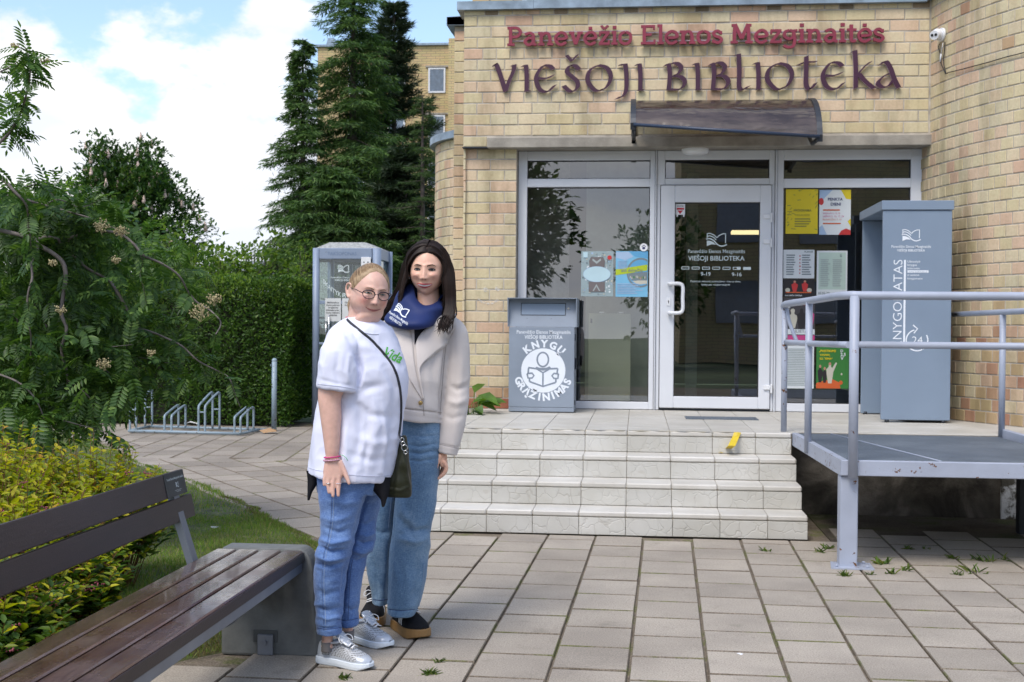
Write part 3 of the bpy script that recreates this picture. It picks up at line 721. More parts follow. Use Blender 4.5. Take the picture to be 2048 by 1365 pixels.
# little red and white warning sticker in the corner of the door glass
st = MB(); px_rect(st, 1351.5, 1370, 408.5, 430, DY - .001, 0); px_rect(st, 1353, 1356, 430, 434, DY - .001, 0); px_rect(st, 1366, 1369, 430, 434, DY - .001, 0)
px_rect(st, 1353.5, 1368, 416, 420, DY - .0016, 1); a = on_y(1355, 421.5, DY); b = on_y(1366, 421.5, DY); c = on_y(1360, 429, DY)
st.add([(a[0], DY - .0016, a[2]), (b[0], DY - .0016, b[2]), (c[0], DY - .0016, c[2])], [(0, 2, 1)], 1)
px_text(st, 'SAUGOMA', 1354, 1368, 414, DY - .0016, 3, .02, 2)
st.build('sticker', [M['white'], plain('red_print', (.5, .02, .04), .5), M['steel_dark']], door)
# interior behind the glass
room = MB()
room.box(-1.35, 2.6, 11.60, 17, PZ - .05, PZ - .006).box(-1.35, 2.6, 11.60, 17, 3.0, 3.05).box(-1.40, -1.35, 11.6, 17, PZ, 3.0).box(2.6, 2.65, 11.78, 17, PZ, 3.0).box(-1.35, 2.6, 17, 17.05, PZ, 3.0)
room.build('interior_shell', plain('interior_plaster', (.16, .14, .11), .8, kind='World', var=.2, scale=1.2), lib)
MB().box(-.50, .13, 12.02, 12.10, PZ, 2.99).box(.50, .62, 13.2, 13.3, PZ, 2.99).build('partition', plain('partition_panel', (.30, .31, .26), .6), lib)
lampi = MB().cbox(1.07, 1.42, 14.6, 14.75, 2.455, 2.495, .005); lampi.build('tube_light', mk_emit('tube_glow', (1.0, .80, .42), .85), None, loc=Vector((1.5, 14.7, 2.45)), label='lit fluorescent ceiling tube glowing inside behind the glass door', cat='light')
bd = empty('cabinet_board', (-.25, 11.75, PZ), 0, 'pale greenish wooden board standing inside behind the left window', 'board')
x0, z1 = pxz(1177, 627, 11.7); x1, _ = pxz(1262, 627, 11.7)
MB().cbox(x0, x1, 11.70, 11.74, PZ, z1, .004).build('board', plain('pale_veneer', (.46, .45, .33), .5, var=.08, scale=2), bd)
MB().cbox(x0 + .02, x0 + .035, 11.692, 11.70, z1 - .09, z1 - .05, .002).build('catch', M['black'], bd)
for xx in (x0 + .1, x1 - .12): MB().cbox(xx, xx + .05, 11.70, 11.72, z1 + .001, z1 + .018, .002).build('hinge', M['chrome'], bd)
# ---------------------------------------------------------------- the two lettered signs
def slab_letter(ch):
    """slab-serif outline strokes for the upper sign, units: x-height 1, pen 0.27"""
    return None
def pen(mb, strokes, ox, oz, s, Yf, w=0.2, nib=25, dep=0.03, mi=(0, 1), hair=0.045, mono=False):
    """strokes of a broad pen, each a smooth curve of x,z points, pushed into solid letters; every stroke lies a hair deeper"""
    na = math.radians(nib); nv = np.array([math.cos(na), math.sin(na)])
    for si, st in enumerate(strokes):
        smooth = True; ww = w
        if isinstance(st, tuple): st, opt = st; smooth = opt.get('smooth', True); ww = opt.get('w', w)
        P = np.array(crom(st, 7) if (len(st) > 2 and smooth) else st, float); n = len(P); A = []; B = []
        for i in range(n):
            t = P[min(i + 1, n - 1)] - P[max(i - 1, 0)]; t /= np.linalg.norm(t) + 1e-9; q = np.array([-t[1], t[0]])
            if mono: hw = q * ww / 2
            else:
                k = float(np.dot(q, nv)); hw = nv * ww / 2 * (1 if k >= 0 else -1)
                if abs(k) * ww < hair: hw = hw + q * (hair - abs(k) * ww) / 2
            A.append(P[i] + hw); B.append(P[i] - hw)
        y0 = Yf + si * 0.0004; y1 = Yf + dep
        vs = []
        for a, b in zip(A, B): vs += [(ox + a[0] * s, y0, oz + a[1] * s), (ox + b[0] * s, y0, oz + b[1] * s), (ox + a[0] * s, y1, oz + a[1] * s), (ox + b[0] * s, y1, oz + b[1] * s)]
        front = [(4 * i, 4 * i + 1, 4 * i + 5, 4 * i + 4) for i in range(n - 1)]
        side = [(4 * i, 4 * i + 4, 4 * i + 6, 4 * i + 2) for i in range(n - 1)] + [(4 * i + 1, 4 * i + 3, 4 * i + 7, 4 * i + 5) for i in range(n - 1)] + [(0, 2, 3, 1), (4 * n - 4, 4 * n - 3, 4 * n - 1, 4 * n - 2)]
        mb.add(vs, front, mi[0]); b0 = len(mb.v) - len(vs)
        for f in side: mb.f.append(tuple(i + b0 for i in f)); mb.m.append(mi[1]); mb.sm.append(False)
UNC = {   # insular capitals: x-height 1
 'V': (0.95, [[(-.02, 1.0), (.1, .98), (.46, .02)], [(.46, .02), (.60, .42), (.78, .80), (.80, 1.02)], ([(.70, 1.0), (.88, 1.0)], {'w': .1})]),
 'I': (0.36, [[(.14, .98), (.17, .6), (.17, .03)], ([(.0, .98), (.16, 1.0)], {'w': .12}), ([(.1, .04), (.3, .04)], {'w': .08})]),
 'Є': (0.92, [[(.78, .84), (.62, .98), (.36, .94), (.14, .55), (.26, .12), (.55, .0), (.84, .24)], [(.18, .52), (.45, .50), (.78, .60)]]),
 'S': (0.74, [[(.62, .82), (.45, .98), (.24, .93), (.18, .74), (.36, .56), (.56, .36), (.54, .12), (.32, .0), (.06, .22)]]),
 'Š': (0.74, [[(.62, .82), (.45, .98), (.24, .93), (.18, .74), (.36, .56), (.56, .36), (.54, .12), (.32, .0), (.06, .22)], ([(.16, 1.36), (.34, 1.14)], {'w': .13}), ([(.34, 1.14), (.56, 1.38)], {'w': .13})]),
 'O': (1.06, [[(.46, .98), (.18, .78), (.12, .40), (.34, .06), (.52, .02)], [(.46, .98), (.74, .88), (.88, .55), (.76, .18), (.50, .02)]]),
 'J': (0.50, [[(.22, .98), (.26, .6), (.26, .1), (.16, -.16), (-.10, -.26)], ([(.0, .98), (.24, 1.0)], {'w': .12})]),
 'B': (0.88, [[(.16, .98), (.20, .6), (.16, .05)], ([(.0, .94), (.18, 1.0)], {'w': .12}), [(.18, .98), (.42, 1.03), (.60, .86), (.50, .64), (.28, .54)], [(.28, .54), (.58, .52), (.74, .30), (.56, .06), (.16, .05)]]),
 'L': (0.62, [[(.12, 1.32), (.15, .7), (.15, .12), (.30, .02), (.56, .14)], ([(.0, 1.28), (.13, 1.34)], {'w': .13})]),
 'T': (0.82, [[(.34, 1.22), (.34, .6), (.34, .2), (.48, .0), (.72, .24)], ([(.02, .90), (.30, 1.0), (.74, 1.02)], {'w': .12})]),
 'K': (0.98, [[(.12, 1.40), (.16, .7), (.16, .03)], ([(.0, 1.34), (.14, 1.42)], {'w': .13}), ([(.72, 1.0), (.50, .84), (.24, .54)], {'w': .12}), [(.28, .56), (.50, .30), (.84, .02)]]),
 'A': (0.86, [[(.16, .88), (.34, 1.0), (.50, .72), (.62, .34), (.76, .03)], [(.52, .60), (.26, .44), (.10, .22), (.24, .06), (.44, .12), (.60, .34)]]),
}
sign2 = empty('lettering_sign', (0.47, FY, 3.46), 0, 'large dark plum insular style letters reading VIEŠOJI BIBLIOTEKA over the canopy', 'sign')
txt2 = 'VIЄŠOJI BIBLIOTЄKA'
# left and baseline positions read from the photograph, in pixels
px2 = [985, 1041, 1069, 1124, 1172, 1230, 1268, None, 1325, 1383, 1414, 1468, 1504, 1531, 1592, 1642, 1699, 1752]
wd2 = [52, 17, 46, 40, 56, 28, 18, 0, 50, 17, 47, 32, 18, 58, 44, 50, 52, 50]
for ch, x, wpx in zip(txt2, px2, wd2):
    if x is None: continue
    adv, st = UNC[ch]; p = on_y(x, 184, FY - .03); s = .238
    xs = [q[0] for t in st for q in (t[0] if isinstance(t, tuple) else t)]; lo, hi = min(xs), max(xs); sx = (wpx * 11.2 / CF) / ((hi - lo) + .17) / s if ch != 'I' else 1.0
    st2 = [([(q[0] * sx, q[1]) for q in t[0]], t[1]) if isinstance(t, tuple) else [(q[0] * sx, q[1]) for q in t] for t in st]
    mb = MB(); pen(mb, st2, p[0] - (lo * sx - .06) * s, 3.462 - .008 * (x - 985) / 800, s, FY - .038, .178, 22, .026, hair=.045); mb.build('letter', [M['plum'], M['letter_edge']], sign2)
def slab(mb, strokes, ox, oz, s, Yf):
    pen(mb, strokes, ox, oz, s, Yf, .23, 0, .03, mi=(0, 0), mono=True)
sq = lambda pts, w=.21: (pts, {'smooth': False, 'w': w})
o_ring = [(.42, .93), (.16, .80), (.09, .5), (.18, .18), (.42, .07), (.66, .18), (.75, .5), (.68, .80), (.42, .93)]
SL = {
 'P': (1.0, [sq([(.22, 0), (.22, 1.42)]), sq([(.02, .09), (.48, .09)], .18), sq([(.02, 1.33), (.35, 1.33)], .18), [(.22, 1.33), (.62, 1.31), (.84, 1.02), (.62, .68), (.22, .66)]]),
 'E': (.98, [sq([(.22, 0), (.22, 1.42)]), sq([(.02, .09), (.86, .09)], .18), sq([(.02, 1.33), (.84, 1.33)], .18), sq([(.22, .72), (.66, .72)], .18), sq([(.80, 1.42), (.80, 1.08)], .13), sq([(.84, 0), (.84, .36)], .13)]),
 'M': (1.42, [sq([(.24, 0), (.28, 1.42)]), sq([(.02, .09), (.46, .09)], .18), sq([(.08, 1.33), (.30, 1.33)], .18), sq([(.28, 1.42), (.68, .34)], .22), sq([(.68, .34), (1.06, 1.42)], .22), sq([(1.06, 1.42), (1.12, 0)]), sq([(.90, .09), (1.34, .09)], .18), sq([(1.04, 1.33), (1.26, 1.33)], .18)]),
 'a': (.90, [[(.12, .82), (.40, .94), (.62, .78), (.64, .4)], sq([(.64, .6), (.64, .05)]), [(.64, .52), (.34, .56), (.12, .32), (.28, .08), (.50, .12), (.64, .32)], sq([(.64, .09), (.84, .09)], .18)]),
 'n': (1.02, [sq([(.22, 0), (.22, 1.0)]), sq([(.02, .91), (.22, .91)], .18), sq([(.02, .09), (.42, .09)], .18), [(.24, .66), (.42, .90), (.66, .86), (.76, .5)], sq([(.76, .6), (.76, 0)]), sq([(.58, .09), (.96, .09)], .18)]),
 'e': (.88, [[(.14, .46), (.72, .52), (.66, .84), (.40, .94), (.14, .72), (.09, .44), (.22, .14), (.46, .06), (.74, .22)]]),
 'v': (.92, [sq([(.20, .96), (.44, .06)]), sq([(.44, .06), (.70, .96)]), sq([(.02, .91), (.36, .91)], .18), sq([(.54, .91), (.88, .91)], .18)]),
 'z': (.80, [sq([(.08, .91), (.72, .91)], .18), sq([(.66, .90), (.14, .1)], .2), sq([(.06, .09), (.74, .09)], .18), sq([(.13, .95), (.13, .66)], .12), sq([(.68, .05), (.68, .34)], .12)]),
 'i': (.46, [sq([(.22, 0), (.22, 1.0)]), sq([(.03, .91), (.22, .91)], .18), sq([(.02, .09), (.42, .09)], .18), sq([(.22, 1.16), (.22, 1.40)], .24)]),
 'l': (.46, [sq([(.22, 0), (.22, 1.46)]), sq([(.02, 1.37), (.22, 1.37)], .18), sq([(.02, .09), (.42, .09)], .18)]),
 'o': (.88, [o_ring]),
 's': (.72, [[(.58, .76), (.36, .94), (.14, .78), (.24, .56), (.48, .46), (.60, .26), (.40, .07), (.10, .20)], sq([(.59, .92), (.59, .68)], .11), sq([(.10, .06), (.10, .32)], .11)]),
 'g': (.90, [[(.40, .92), (.14, .80), (.12, .48), (.38, .30), (.62, .46), (.62, .80), (.40, .92)], [(.64, .8), (.70, .2), (.60, -.24), (.28, -.30), (.06, -.16)], sq([(.60, .88), (.86, .91)], .16)]),
 't': (.62, [sq([(.26, 1.28), (.26, .4)]), [(.26, .4), (.30, .10), (.54, .12)], sq([(.02, .91), (.56, .91)], .18)]),
}
for b, a, mark in (('ė', 'e', [sq([(.42, 1.12), (.42, 1.34)], .23)]), ('ž', 'z', [sq([(.20, 1.42), (.40, 1.16)], .15), sq([(.40, 1.16), (.62, 1.42)], .15)])): SL[b] = (SL[a][0], SL[a][1] + mark)
sign1 = empty('lettering_sign', (0.45, FY, 3.88), 0, 'red slab-serif letters reading Panevėžio Elenos Mezginaitės on thin rails above the plum letters', 'sign')
def place_word(word, pxa, pxb):
    adv = [SL[c][0] for c in word]; tot = sum(adv); a = on_y(pxa, 90, FY - .05); b = on_y(pxb, 90, FY - .05); s = (b[0] - a[0]) / (tot - .05); x = a[0]
    for c, ad in zip(word, adv):
        mb = MB(); slab(mb, [(t[0], t[1]) if isinstance(t, tuple) else t for t in SL[c][1]], x, 3.868 + (a[2] - 3.868) * 0 - .006 * (x + 1.2) / 3.3, .1205, FY - .062) if False else pen(mb, SL[c][1], x, 3.870 - .004 * (x + 1.2), s if False else .120, FY - .062, .195, 0, .03, mi=(0, 0), mono=True)
        # squeeze to the measured width
        k = s / .120
        mb.v = [(x + (vx - x) * k, vy, vz) for vx, vy, vz in mb.v]
        mb.build('letter', M['bordeaux'], sign1); x += ad * s
place_word('Panevėžio', 1014, 1264); place_word('Elenos', 1281, 1445); place_word('Mezginaitės', 1460, 1768)
rl = MB()
for a, b in ((1014, 1264), (1281, 1445), (1460, 1768)):
    for py in (66, 83):
        p = on_y(a + 4, py, FY - .02); q = on_y(b - 6, py, FY - .02); rl.box(p[0], q[0], FY - .030, FY - .016, p[2] - .006 - .01 * 0, p[2] + .004)
rl.build('rail', M['letter_edge'], sign1)

# ---------------------------------------------------------------- canopy
cn = empty('door_canopy', (.72, FY, 3.36), 0, 'curved smoky brown plastic canopy sagging to the right above the entrance door', 'canopy')
def mk_poly():
    t = NT('smoked_polycarbonate'); v = t.coord(kind='World'); tr = t.n('ShaderNodeBsdfTransparent'); t.put(tr.inputs[0], (.16, .10, .08))
    c = t.ramp(t.noise(t.coord((1, 2, 6), 'World'), 3, 5), [(.35, (.03, .02, .018)), (.7, (.10, .075, .065))])
    d = t.n('ShaderNodeBsdfPrincipled'); t.put(d.inputs['Base Color'], c); d.inputs['Roughness'].default_value = .12; d.inputs['Specular IOR Level'].default_value = .9
    t.put(d.inputs['Normal'], t.bump(t.noise(t.coord((1, 3, 3), 'World'), 2.2, 3), .35, .05))
    mx = t.n('ShaderNodeMixShader'); mx.inputs[0].default_value = .80; t.put(mx.inputs[1], tr.outputs[0]); t.put(mx.inputs[2], d.outputs[0]); t.put(t.out.inputs[0], mx.outputs[0]); return t.m
CX0, CX1 = -.05, 1.465
def canopy_pt(u, v):
    x = CX0 + (CX1 - CX0) * u; zf = 3.045 + (2.935 - 3.045) * u
    a = v * PI / 2 * .92
    y = FY - .02 - .76 * math.sin(a) / math.sin(PI / 2 * .92); z = zf + (3.352 - zf) * (math.cos(a) - math.cos(PI / 2 * .92)) / (1 - math.cos(PI / 2 * .92))
    return (x, y, z)
nu, nv_ = 14, 14
vs = [canopy_pt(i / nu, j / nv_) for i in range(nu + 1) for j in range(nv_ + 1)]
fs = [(i * (nv_ + 1) + j, (i + 1) * (nv_ + 1) + j, (i + 1) * (nv_ + 1) + j + 1, i * (nv_ + 1) + j + 1) for i in range(nu) for j in range(nv_)]
MB().add(vs, fs, 0, True).build('sheet', mk_poly(), cn)
for u in (0, 1):
    e = MB(); P = [canopy_pt(u, j / 12) for j in range(13)]
    sgn = 1 if u else -1
    vs = []; 
    for p in P: vs += [(p[0] - .02 * sgn, p[1], p[2] + .012), (p[0] + .025 * sgn, p[1], p[2] + .012), (p[0] + .025 * sgn, p[1] + .01, p[2] - .045), (p[0] - .02 * sgn, p[1] + .01, p[2] - .045)]
    e.add(vs, [(4 * i + j, 4 * i + 4 + j, 4 * i + 4 + (j + 1) % 4, 4 * i + (j + 1) % 4) for i in range(12) for j in range(4)] + [(0, 1, 2, 3), (48, 51, 50, 49)])
    e.cbox(P[0][0] - .022, P[0][0] + .022, FY - .03, FY - .004, 2.99 if u == 0 else 3.06, 3.38, .004)
    zf = P[-1][2]
    # lower arm back to the wall
    e.tube([(P[0][0], P[-1][1] + .02, zf - .01), (P[0][0], FY - .35, zf + .0), (P[0][0], FY - .02, 3.03 if u == 0 else 3.08)], .018, 6)
    e.build('bracket', M['steel_dark'], cn)
e = MB(); a, b = canopy_pt(0, 1), canopy_pt(1, 1)
e.tube([(a[0], a[1], a[2] - .004), (b[0], b[1], b[2] - .004)], .014, 8); e.build('front_trim', plain('blue_black_trim', (.02, .035, .07), .4), cn)
a, b = canopy_pt(0, 0), canopy_pt(1, 0)
MB().box(a[0], b[0], FY - .03, FY - .004, 3.342, 3.362).build('wall_trim', M['steel_dark'], cn)
# round lamp under the lintel
cl = empty('ceiling_lamp', (.50, 11.32, UZ - .01), 0, 'round white lamp fixed under the lintel above the door', 'lamp')
mb = MB(); prof = [(.0, -.055), (.08, -.053), (.112, -.04), (.122, -.02), (.122, .0)]
ns = 28; vs = []; fs = []
for r_, z_ in prof:
    for k in range(ns): vs.append((.50 + r_ * math.cos(2 * PI * k / ns), 11.33 + r_ * math.sin(2 * PI * k / ns) * .85, UZ - .008 + z_))
for i in range(len(prof) - 1):
    for k in range(ns): fs.append((i * ns + k, i * ns + (k + 1) % ns, (i + 1) * ns + (k + 1) % ns, (i + 1) * ns + k))
mb.add(vs, fs, 0, True).build('lamp_shade', M['white'], cl)

# ---------------------------------------------------------------- papers taped in the windows
def poster(px, lab, bg, shapes=(), texts=(), lines=(), Y=WY - .004, extra=None, name='poster', group='papers taped in the library windows'):
    """px = (x0, x1, y0, y1) in pixels; shapes: (material, polygon in 0..1); texts: (string, x0, x1, y, material, bold)"""
    x0, x1, y0, y1 = px; A = on_y(x0, y1, Y); B = on_y(x1, y0, Y); W = B[0] - A[0]; Hh = B[2] - A[2]
    root = empty(name, ((A[0] + B[0]) / 2, Y, A[2]), 0, lab, 'poster', group)
    MB().box(A[0], B[0], Y - .0012, Y + .001, A[2], B[2]).build('sheet', bg, root)
    mats = []; mb = MB()
    def mi(m):
        if m not in mats: mats.append(m)
        return mats.index(m)
    k = 0
    for m, poly in shapes:
        k += 1; mb.add([(A[0] + u * W, Y - .0016 - k * .00006, A[2] + v * Hh) for u, v in poly], [tuple(range(len(poly)))], mi(m))
    for m, a, b, v0, v1, n in lines:
        rr = random.Random(int(a * 100 + v0 * 999))
        for i in range(n):
            v = v1 - (i + .5) * (v1 - v0) / n; hh = (v1 - v0) / n * .22; e = b - rr.random() * (b - a) * .3
            mb.add([(A[0] + a * W, Y - .004, A[2] + (v - hh) * Hh), (A[0] + e * W, Y - .004, A[2] + (v - hh) * Hh), (A[0] + e * W, Y - .004, A[2] + (v + hh) * Hh), (A[0] + a * W, Y - .004, A[2] + (v + hh) * Hh)], [(0, 1, 2, 3)], mi(m))
    for s, a, b, v, m, bold in texts: text_into(mb, s, A[0] + a * W, A[0] + b * W, A[2] + v * Hh, Y - .0045, None, bold, mi(m))
    if mb.f: mb.build('print', mats, root)
    return root
def C(name, col, r=.55):
    if name not in M: M[name] = plain(name, col, r, var=.05)
    return M[name]
def ell(cx, cy, rx, ry, n=20): return [(cx + rx * math.cos(2 * PI * i / n), cy + ry * math.sin(2 * PI * i / n)) for i in range(n)]
def figure(cx, y0, h, w):   # a standing figure's outline on a print
    return [(cx - w * .25, y0), (cx - w * .45, y0 + h * .45), (cx - w * .5, y0 + h * .7), (cx - w * .18, y0 + h * .8), (cx - w * .16, y0 + h * .96), (cx, y0 + h), (cx + w * .16, y0 + h * .96), (cx + w * .18, y0 + h * .8), (cx + w * .5, y0 + h * .7), (cx + w * .45, y0 + h * .45), (cx + w * .25, y0)]
pw = C('paper_white', (.62, .66, .68)); pd = C('print_grey', (.16, .20, .22)); pm = C('print_mid_grey', (.33, .38, .38))
yel = C('print_yellow', (.66, .52, .01)); olv = C('print_olive', (.25, .24, .04)); blu = C('print_sky_blue', (.11, .34, .56)); red = C('print_red', (.50, .03, .03)); grn = C('print_green', (.03, .17, .03))
pnk = C('print_pink', (.50, .05, .20)); orn = C('print_orange', (.55, .10, .02)); lbl = C('print_light_blue', (.33, .45, .62)); dk = C('print_black', (.015, .012, .014)); lime = C('print_lime', (.40, .50, .02)); pgr = C('paper_green', (.43, .55, .49)); skin_p = C('print_skin', (.45, .22, .15)); crm = C('print_cream', (.50, .48, .40)); navy = C('print_navy', (.02, .03, .12))
full = [(0, 0), (1, 0), (1, 1), (0, 1)]
def rc(a, b, c, d): return [(a, c), (b, c), (b, d), (a, d)]
r9 = random.Random(4)
olive_marks = []
for i in range(46):
    u, v = r9.random(), r9.random()
    if .18 < u < .86 and v < .70: continue
    a = r9.uniform(-.4, 1.1); l = r9.uniform(.06, .16); olive_marks.append((olv, [(u, v), (u + l * math.cos(a), v + l * math.sin(a) * .7), (u + l * math.cos(a) * .9, v + l * math.sin(a) * .7 + .018), (u, v + .014)]))
poster((1571, 1636, 379, 468), 'yellow poster with dark leaf texture at the top left of the right window', yel, [(M_, [(min(max(u, 0), 1), min(max(v, 0), 1)) for u, v in p]) for M_, p in olive_marks], [('PROGRAMA', .25, .8, .50, olv, .02), ('PASLAUGOS', .3, .75, .40, olv, 0)], [(olv, .28, .80, .14, .36, 4)])
poster((1638, 1702, 380, 470), 'white PENKTA DIENI poster with coloured corner shapes beside the yellow poster', pw,
       [(lbl, [(0, 1), (.42, 1), (0, .70)]), (yel, [(1, 1), (.68, 1), (.84, .80), (1, .78)]), (red, ell(.06, .74, .08, .08, 14)), (lbl, [(0, 0), (.25, .0), (.10, .22), (0, .16)]), (red, [(.62, 0), (1, 0), (1, .10), (.86, .14), (.70, .09)]), (yel, [(.90, .30), (1, .36), (1, .18)])],
       [('PENKTA', .27, .74, .76, navy, .02), ('DIENI', .36, .68, .65, navy, .02), ('BIRŽELIO 5, 12, 19', .12, .66, .46, pnk, 0), ('LIEPOS 3, 10, 17, 24', .12, .78, .39, pnk, 0), ('RUGPJŪČIO 7, 14', .12, .70, .32, orn, 0)], [(orn, .12, .85, .52, .58, 1), (orn, .12, .88, .22, .28, 1)])
poster((1566, 1629, 500, 557), 'white two column schedule sheet above the dark red theatre poster', pw, [], [('PLANAS', .68, .95, .90, pd, .02)], [(pd, .10, .40, .10, .85, 9), (red, .52, .56, .12, .84, 6), (pd, .60, .90, .10, .85, 9)])
poster((1633, 1695, 502, 592), 'white sheet with pale green programme and the date 05.05-29', pw, [(pgr, rc(.06, .95, .14, .96))], [('05.05-29', .05, .42, .035, pd, .01)], [(pm, .12, .44, .2, .82, 14), (pm, .52, .86, .2, .82, 14), (pd, .75, .82, .86, .92, 2)])
poster((1565, 1629, 559, 594), 'dark theatre poster with red costumed figures and KULTINĖ KOMEDIJA heading', dk, [(red, figure(.38, .28, .6, .2)), (red, figure(.70, .30, .6, .2)), (crm, ell(.16, .38, .08, .12, 10)), (crm, ell(.84, .38, .08, .12, 10)), (orn, rc(.1, .9, .22, .28)), (skin_p, ell(.38, .86, .04, .06, 8)), (skin_p, ell(.70, .88, .04, .06, 8))], [('KULTINĖ KOMEDIJA', .08, .62, .04, pw, .02)], [])
poster((1566, 1630, 596, 683), 'dark poster with seated white haired figure and pink clothed figure behind the rail', C('print_charcoal', (.05, .045, .05)),
       [(red, rc(.30, .70, .83, .92)), (crm, figure(.30, .30, .40, .30)), (crm, ell(.30, .70, .07, .05, 10)), (dk, figure(.58, .26, .5, .3)), (pnk, figure(.86, .28, .50, .24)), (skin_p, ell(.86, .74, .05, .04, 8)), (pw, rc(.10, 1, .16, .28)), (pnk, rc(.10, 1, .03, .14))], [('MEDIUMAS', .30, .72, .84, red, .03), ('BILIETAI', .3, .8, .20, pd, 0)], [(pw, .0, .24, .72, .80, 2)])
poster((1567, 1628, 692, 777), 'white sheet of close printed lines low in the right window', pw, [], [], [(pm, .08, .92, .06, .94, 22)])
poster((1632, 1698, 693, 777), 'green PASITIKIME VASARĄ SU ŠEIMA poster with cut out people in a field of orange', grn,
       [(orn, [(0, 0), (.75, 0), (.72, .14), (.5, .22), (.22, .18), (0, .12)]), (dk, figure(.12, .14, .40, .16)), (dk, figure(.26, .13, .36, .15)), (crm, figure(.42, .12, .48, .22)), (crm, [(.46, .44), (.60, .62), (.64, .60), (.52, .38)]), (skin_p, ell(.12, .52, .035, .04, 8)), (skin_p, ell(.26, .47, .035, .04, 8)), (skin_p, ell(.42, .58, .04, .04, 8)), (orn, ell(.76, .14, .06, .05, 8)), (crm, ell(.78, .34, .03, .03, 4))],
       [('„PASITIKIME', .08, .60, .86, yel, .03), ('VASARĄ', .10, .42, .77, yel, .03), ('SU ŠEIMA“', .10, .50, .68, yel, .03), ('D', .74, .82, .86, pw, .03), ('2,5', .74, .90, .77, pw, .03), ('V', .74, .84, .68, pw, .03)], [])
marks = []
for i in range(150):
    u, v = r9.uniform(.02, .98), r9.uniform(.03, .97)
    if ((u - .5) / .46) ** 2 + ((v - .49) / .18) ** 2 < 1 or (.24 < u < .74 and (.1 < v < .32 or .64 < v < .86)): continue
    marks.append((r9.choice([pd, pm, pw, crm, lbl, pm, pw]), ell(u, v, r9.uniform(.012, .035), r9.uniform(.008, .025), 6)))
poster((1162, 1227, 503, 593), 'silvery ornamental poster with a pale blue oval on the left window', C('print_silver', (.28, .36, .38)),
       marks + [(C('print_umber', (.15, .13, .13)), [(.24, .10), (.74, .10), (.74, .32), (.24, .32)]), (C('print_umber', (.15, .13, .13)), [(.26, .64), (.24, .78), (.30, .87), (.68, .87), (.74, .78), (.72, .64)]), (pm, [(.36, .12), (.48, .27), (.60, .12), (.56, .12), (.48, .22), (.40, .12)]), (pm, [(.34, .80), (.48, .72), (.62, .80), (.60, .84), (.48, .77), (.36, .84)]), (lbl, ell(.49, .49, .43, .175, 30)), (C('print_ice', (.44, .60, .66)), ell(.49, .49, .42, .168, 30)), (C('print_ice', (.44, .60, .66)), rc(.06, .20, .86, .98)), (red, ell(.88, .86, .07, .05, 9))],
       [('PASITIK GRUODIENES', .19, .80, .525, red, 0), ('Ragų istorijos', .20, .80, .425, pd, .02)], [])
poster((1231, 1296, 503, 594), 'blue poster with a cycle wheel and a lime band reading ant dviračio', C('print_cyan', (.17, .43, .63)),
       [(C('print_sky', (.10, .33, .56)), [(.4, 1), (1, 1), (1, .84), (.6, .88)]), (lbl, [(.0, .98), (.4, .99), (.55, .88), (.30, .80), (0, .86)]), (pd, [(x, y) for x, y in [(min(a, .985), b) for a, b in ell(.78, .53, .44, .325, 40)]]), (C('print_sky', (.10, .33, .56)), [(min(a, .985), b) for a, b in ell(.78, .53, .385, .285, 40)]), (pd, [(.40, .52), (.985, .55), (.985, .33), (.50, .36), (.42, .44)]), (crm, [(.52, .34), (.70, .27), (.985, .29), (.985, .36), (.7, .36)])] + [(r9.choice([crm, grn, olv, skin_p]), ell(.46 + i * .045, .42 + r9.uniform(-.02, .02), .014, .03, 6)) for i in range(11)] + [(lime, [(0, .47), (.985, .58), (.985, .71), (0, .60)])],
       [('ant dviračio', .17, .84, .548, pd, .01)], [(lbl, .06, .40, .60, .80, 7), (lbl, .05, .85, .06, .30, 7)])
pc = on_y(1287.5, 495, WY - .012); ps = empty('paw_sticker', (pc[0], WY - .012, pc[2]), 0, 'small round white sticker with a dark paw print above the blue poster', 'sticker')
MB().disc((pc[0], WY - .0122, pc[2]), .036, n=28).build('disc', M['white'], ps)
mb = MB(); mb.disc((pc[0], WY - .0127, pc[2] - .008), .012, n=12, sx=1.15)
for dx, dz in ((-.014, .006), (-.005, .015), (.006, .015), (.015, .005)): mb.disc((pc[0] + dx, WY - .0127, pc[2] + dz), .0048, n=8)
mb.build('paw', navy, ps)
for i, (x, z_) in enumerate(((1636.5, 390), (1636.5, 478), (1629, 752))):   # small tabs of tape
    pass

# ---------------------------------------------------------------- book return box
X0, X1 = -1.117, -.545; BY = 10.86; zb, zh, zt = PZ, 1.358, 1.612
bx = empty('book_return_box', ((X0 + X1) / 2, BY + .2, PZ), 0, 'grey metal book return box with white KNYGŲ GRĄŽINIMAS emblem left of the door', 'box')
MB().cbox(X0, X1, BY, BY + .38, zb + .008, zb + .045, .003).cbox(X0, X1, BY - .001, BY + .38, zb + .047, zh, .003).build('body', M['box_grey'], bx)
hd = MB(); hx0, hx1 = X0 - .012, X1 + .022
hd.prism([(BY - .012, zh + .002), (BY - .012, zh + .006), (BY - .05, zt), (BY + .38, zt), (BY + .38, zh + .002)], 'x', hx0, hx0 + .008)
hd.prism([(BY - .012, zh + .002), (BY - .012, zh + .006), (BY - .05, zt), (BY + .38, zt), (BY + .38, zh + .002)], 'x', hx1 - .008, hx1)
hd.box(hx0 + .008, hx1 - .008, BY - .05, BY + .38, zt - .006, zt).box(hx0 + .008, hx1 - .008, BY + .06, BY + .38, zh + .002, zt - .006)
hd.prism([(BY + .002, zh + .002), (BY + .008, zh + .002), (BY + .066, zt - .008), (BY + .06, zt - .008)], 'x', hx0 + .008, hx1 - .008)
hd.build('hood', M['box_grey'], bx)
def hoody(z): return BY + .002 + .058 * (z - zh) / (zt - zh)
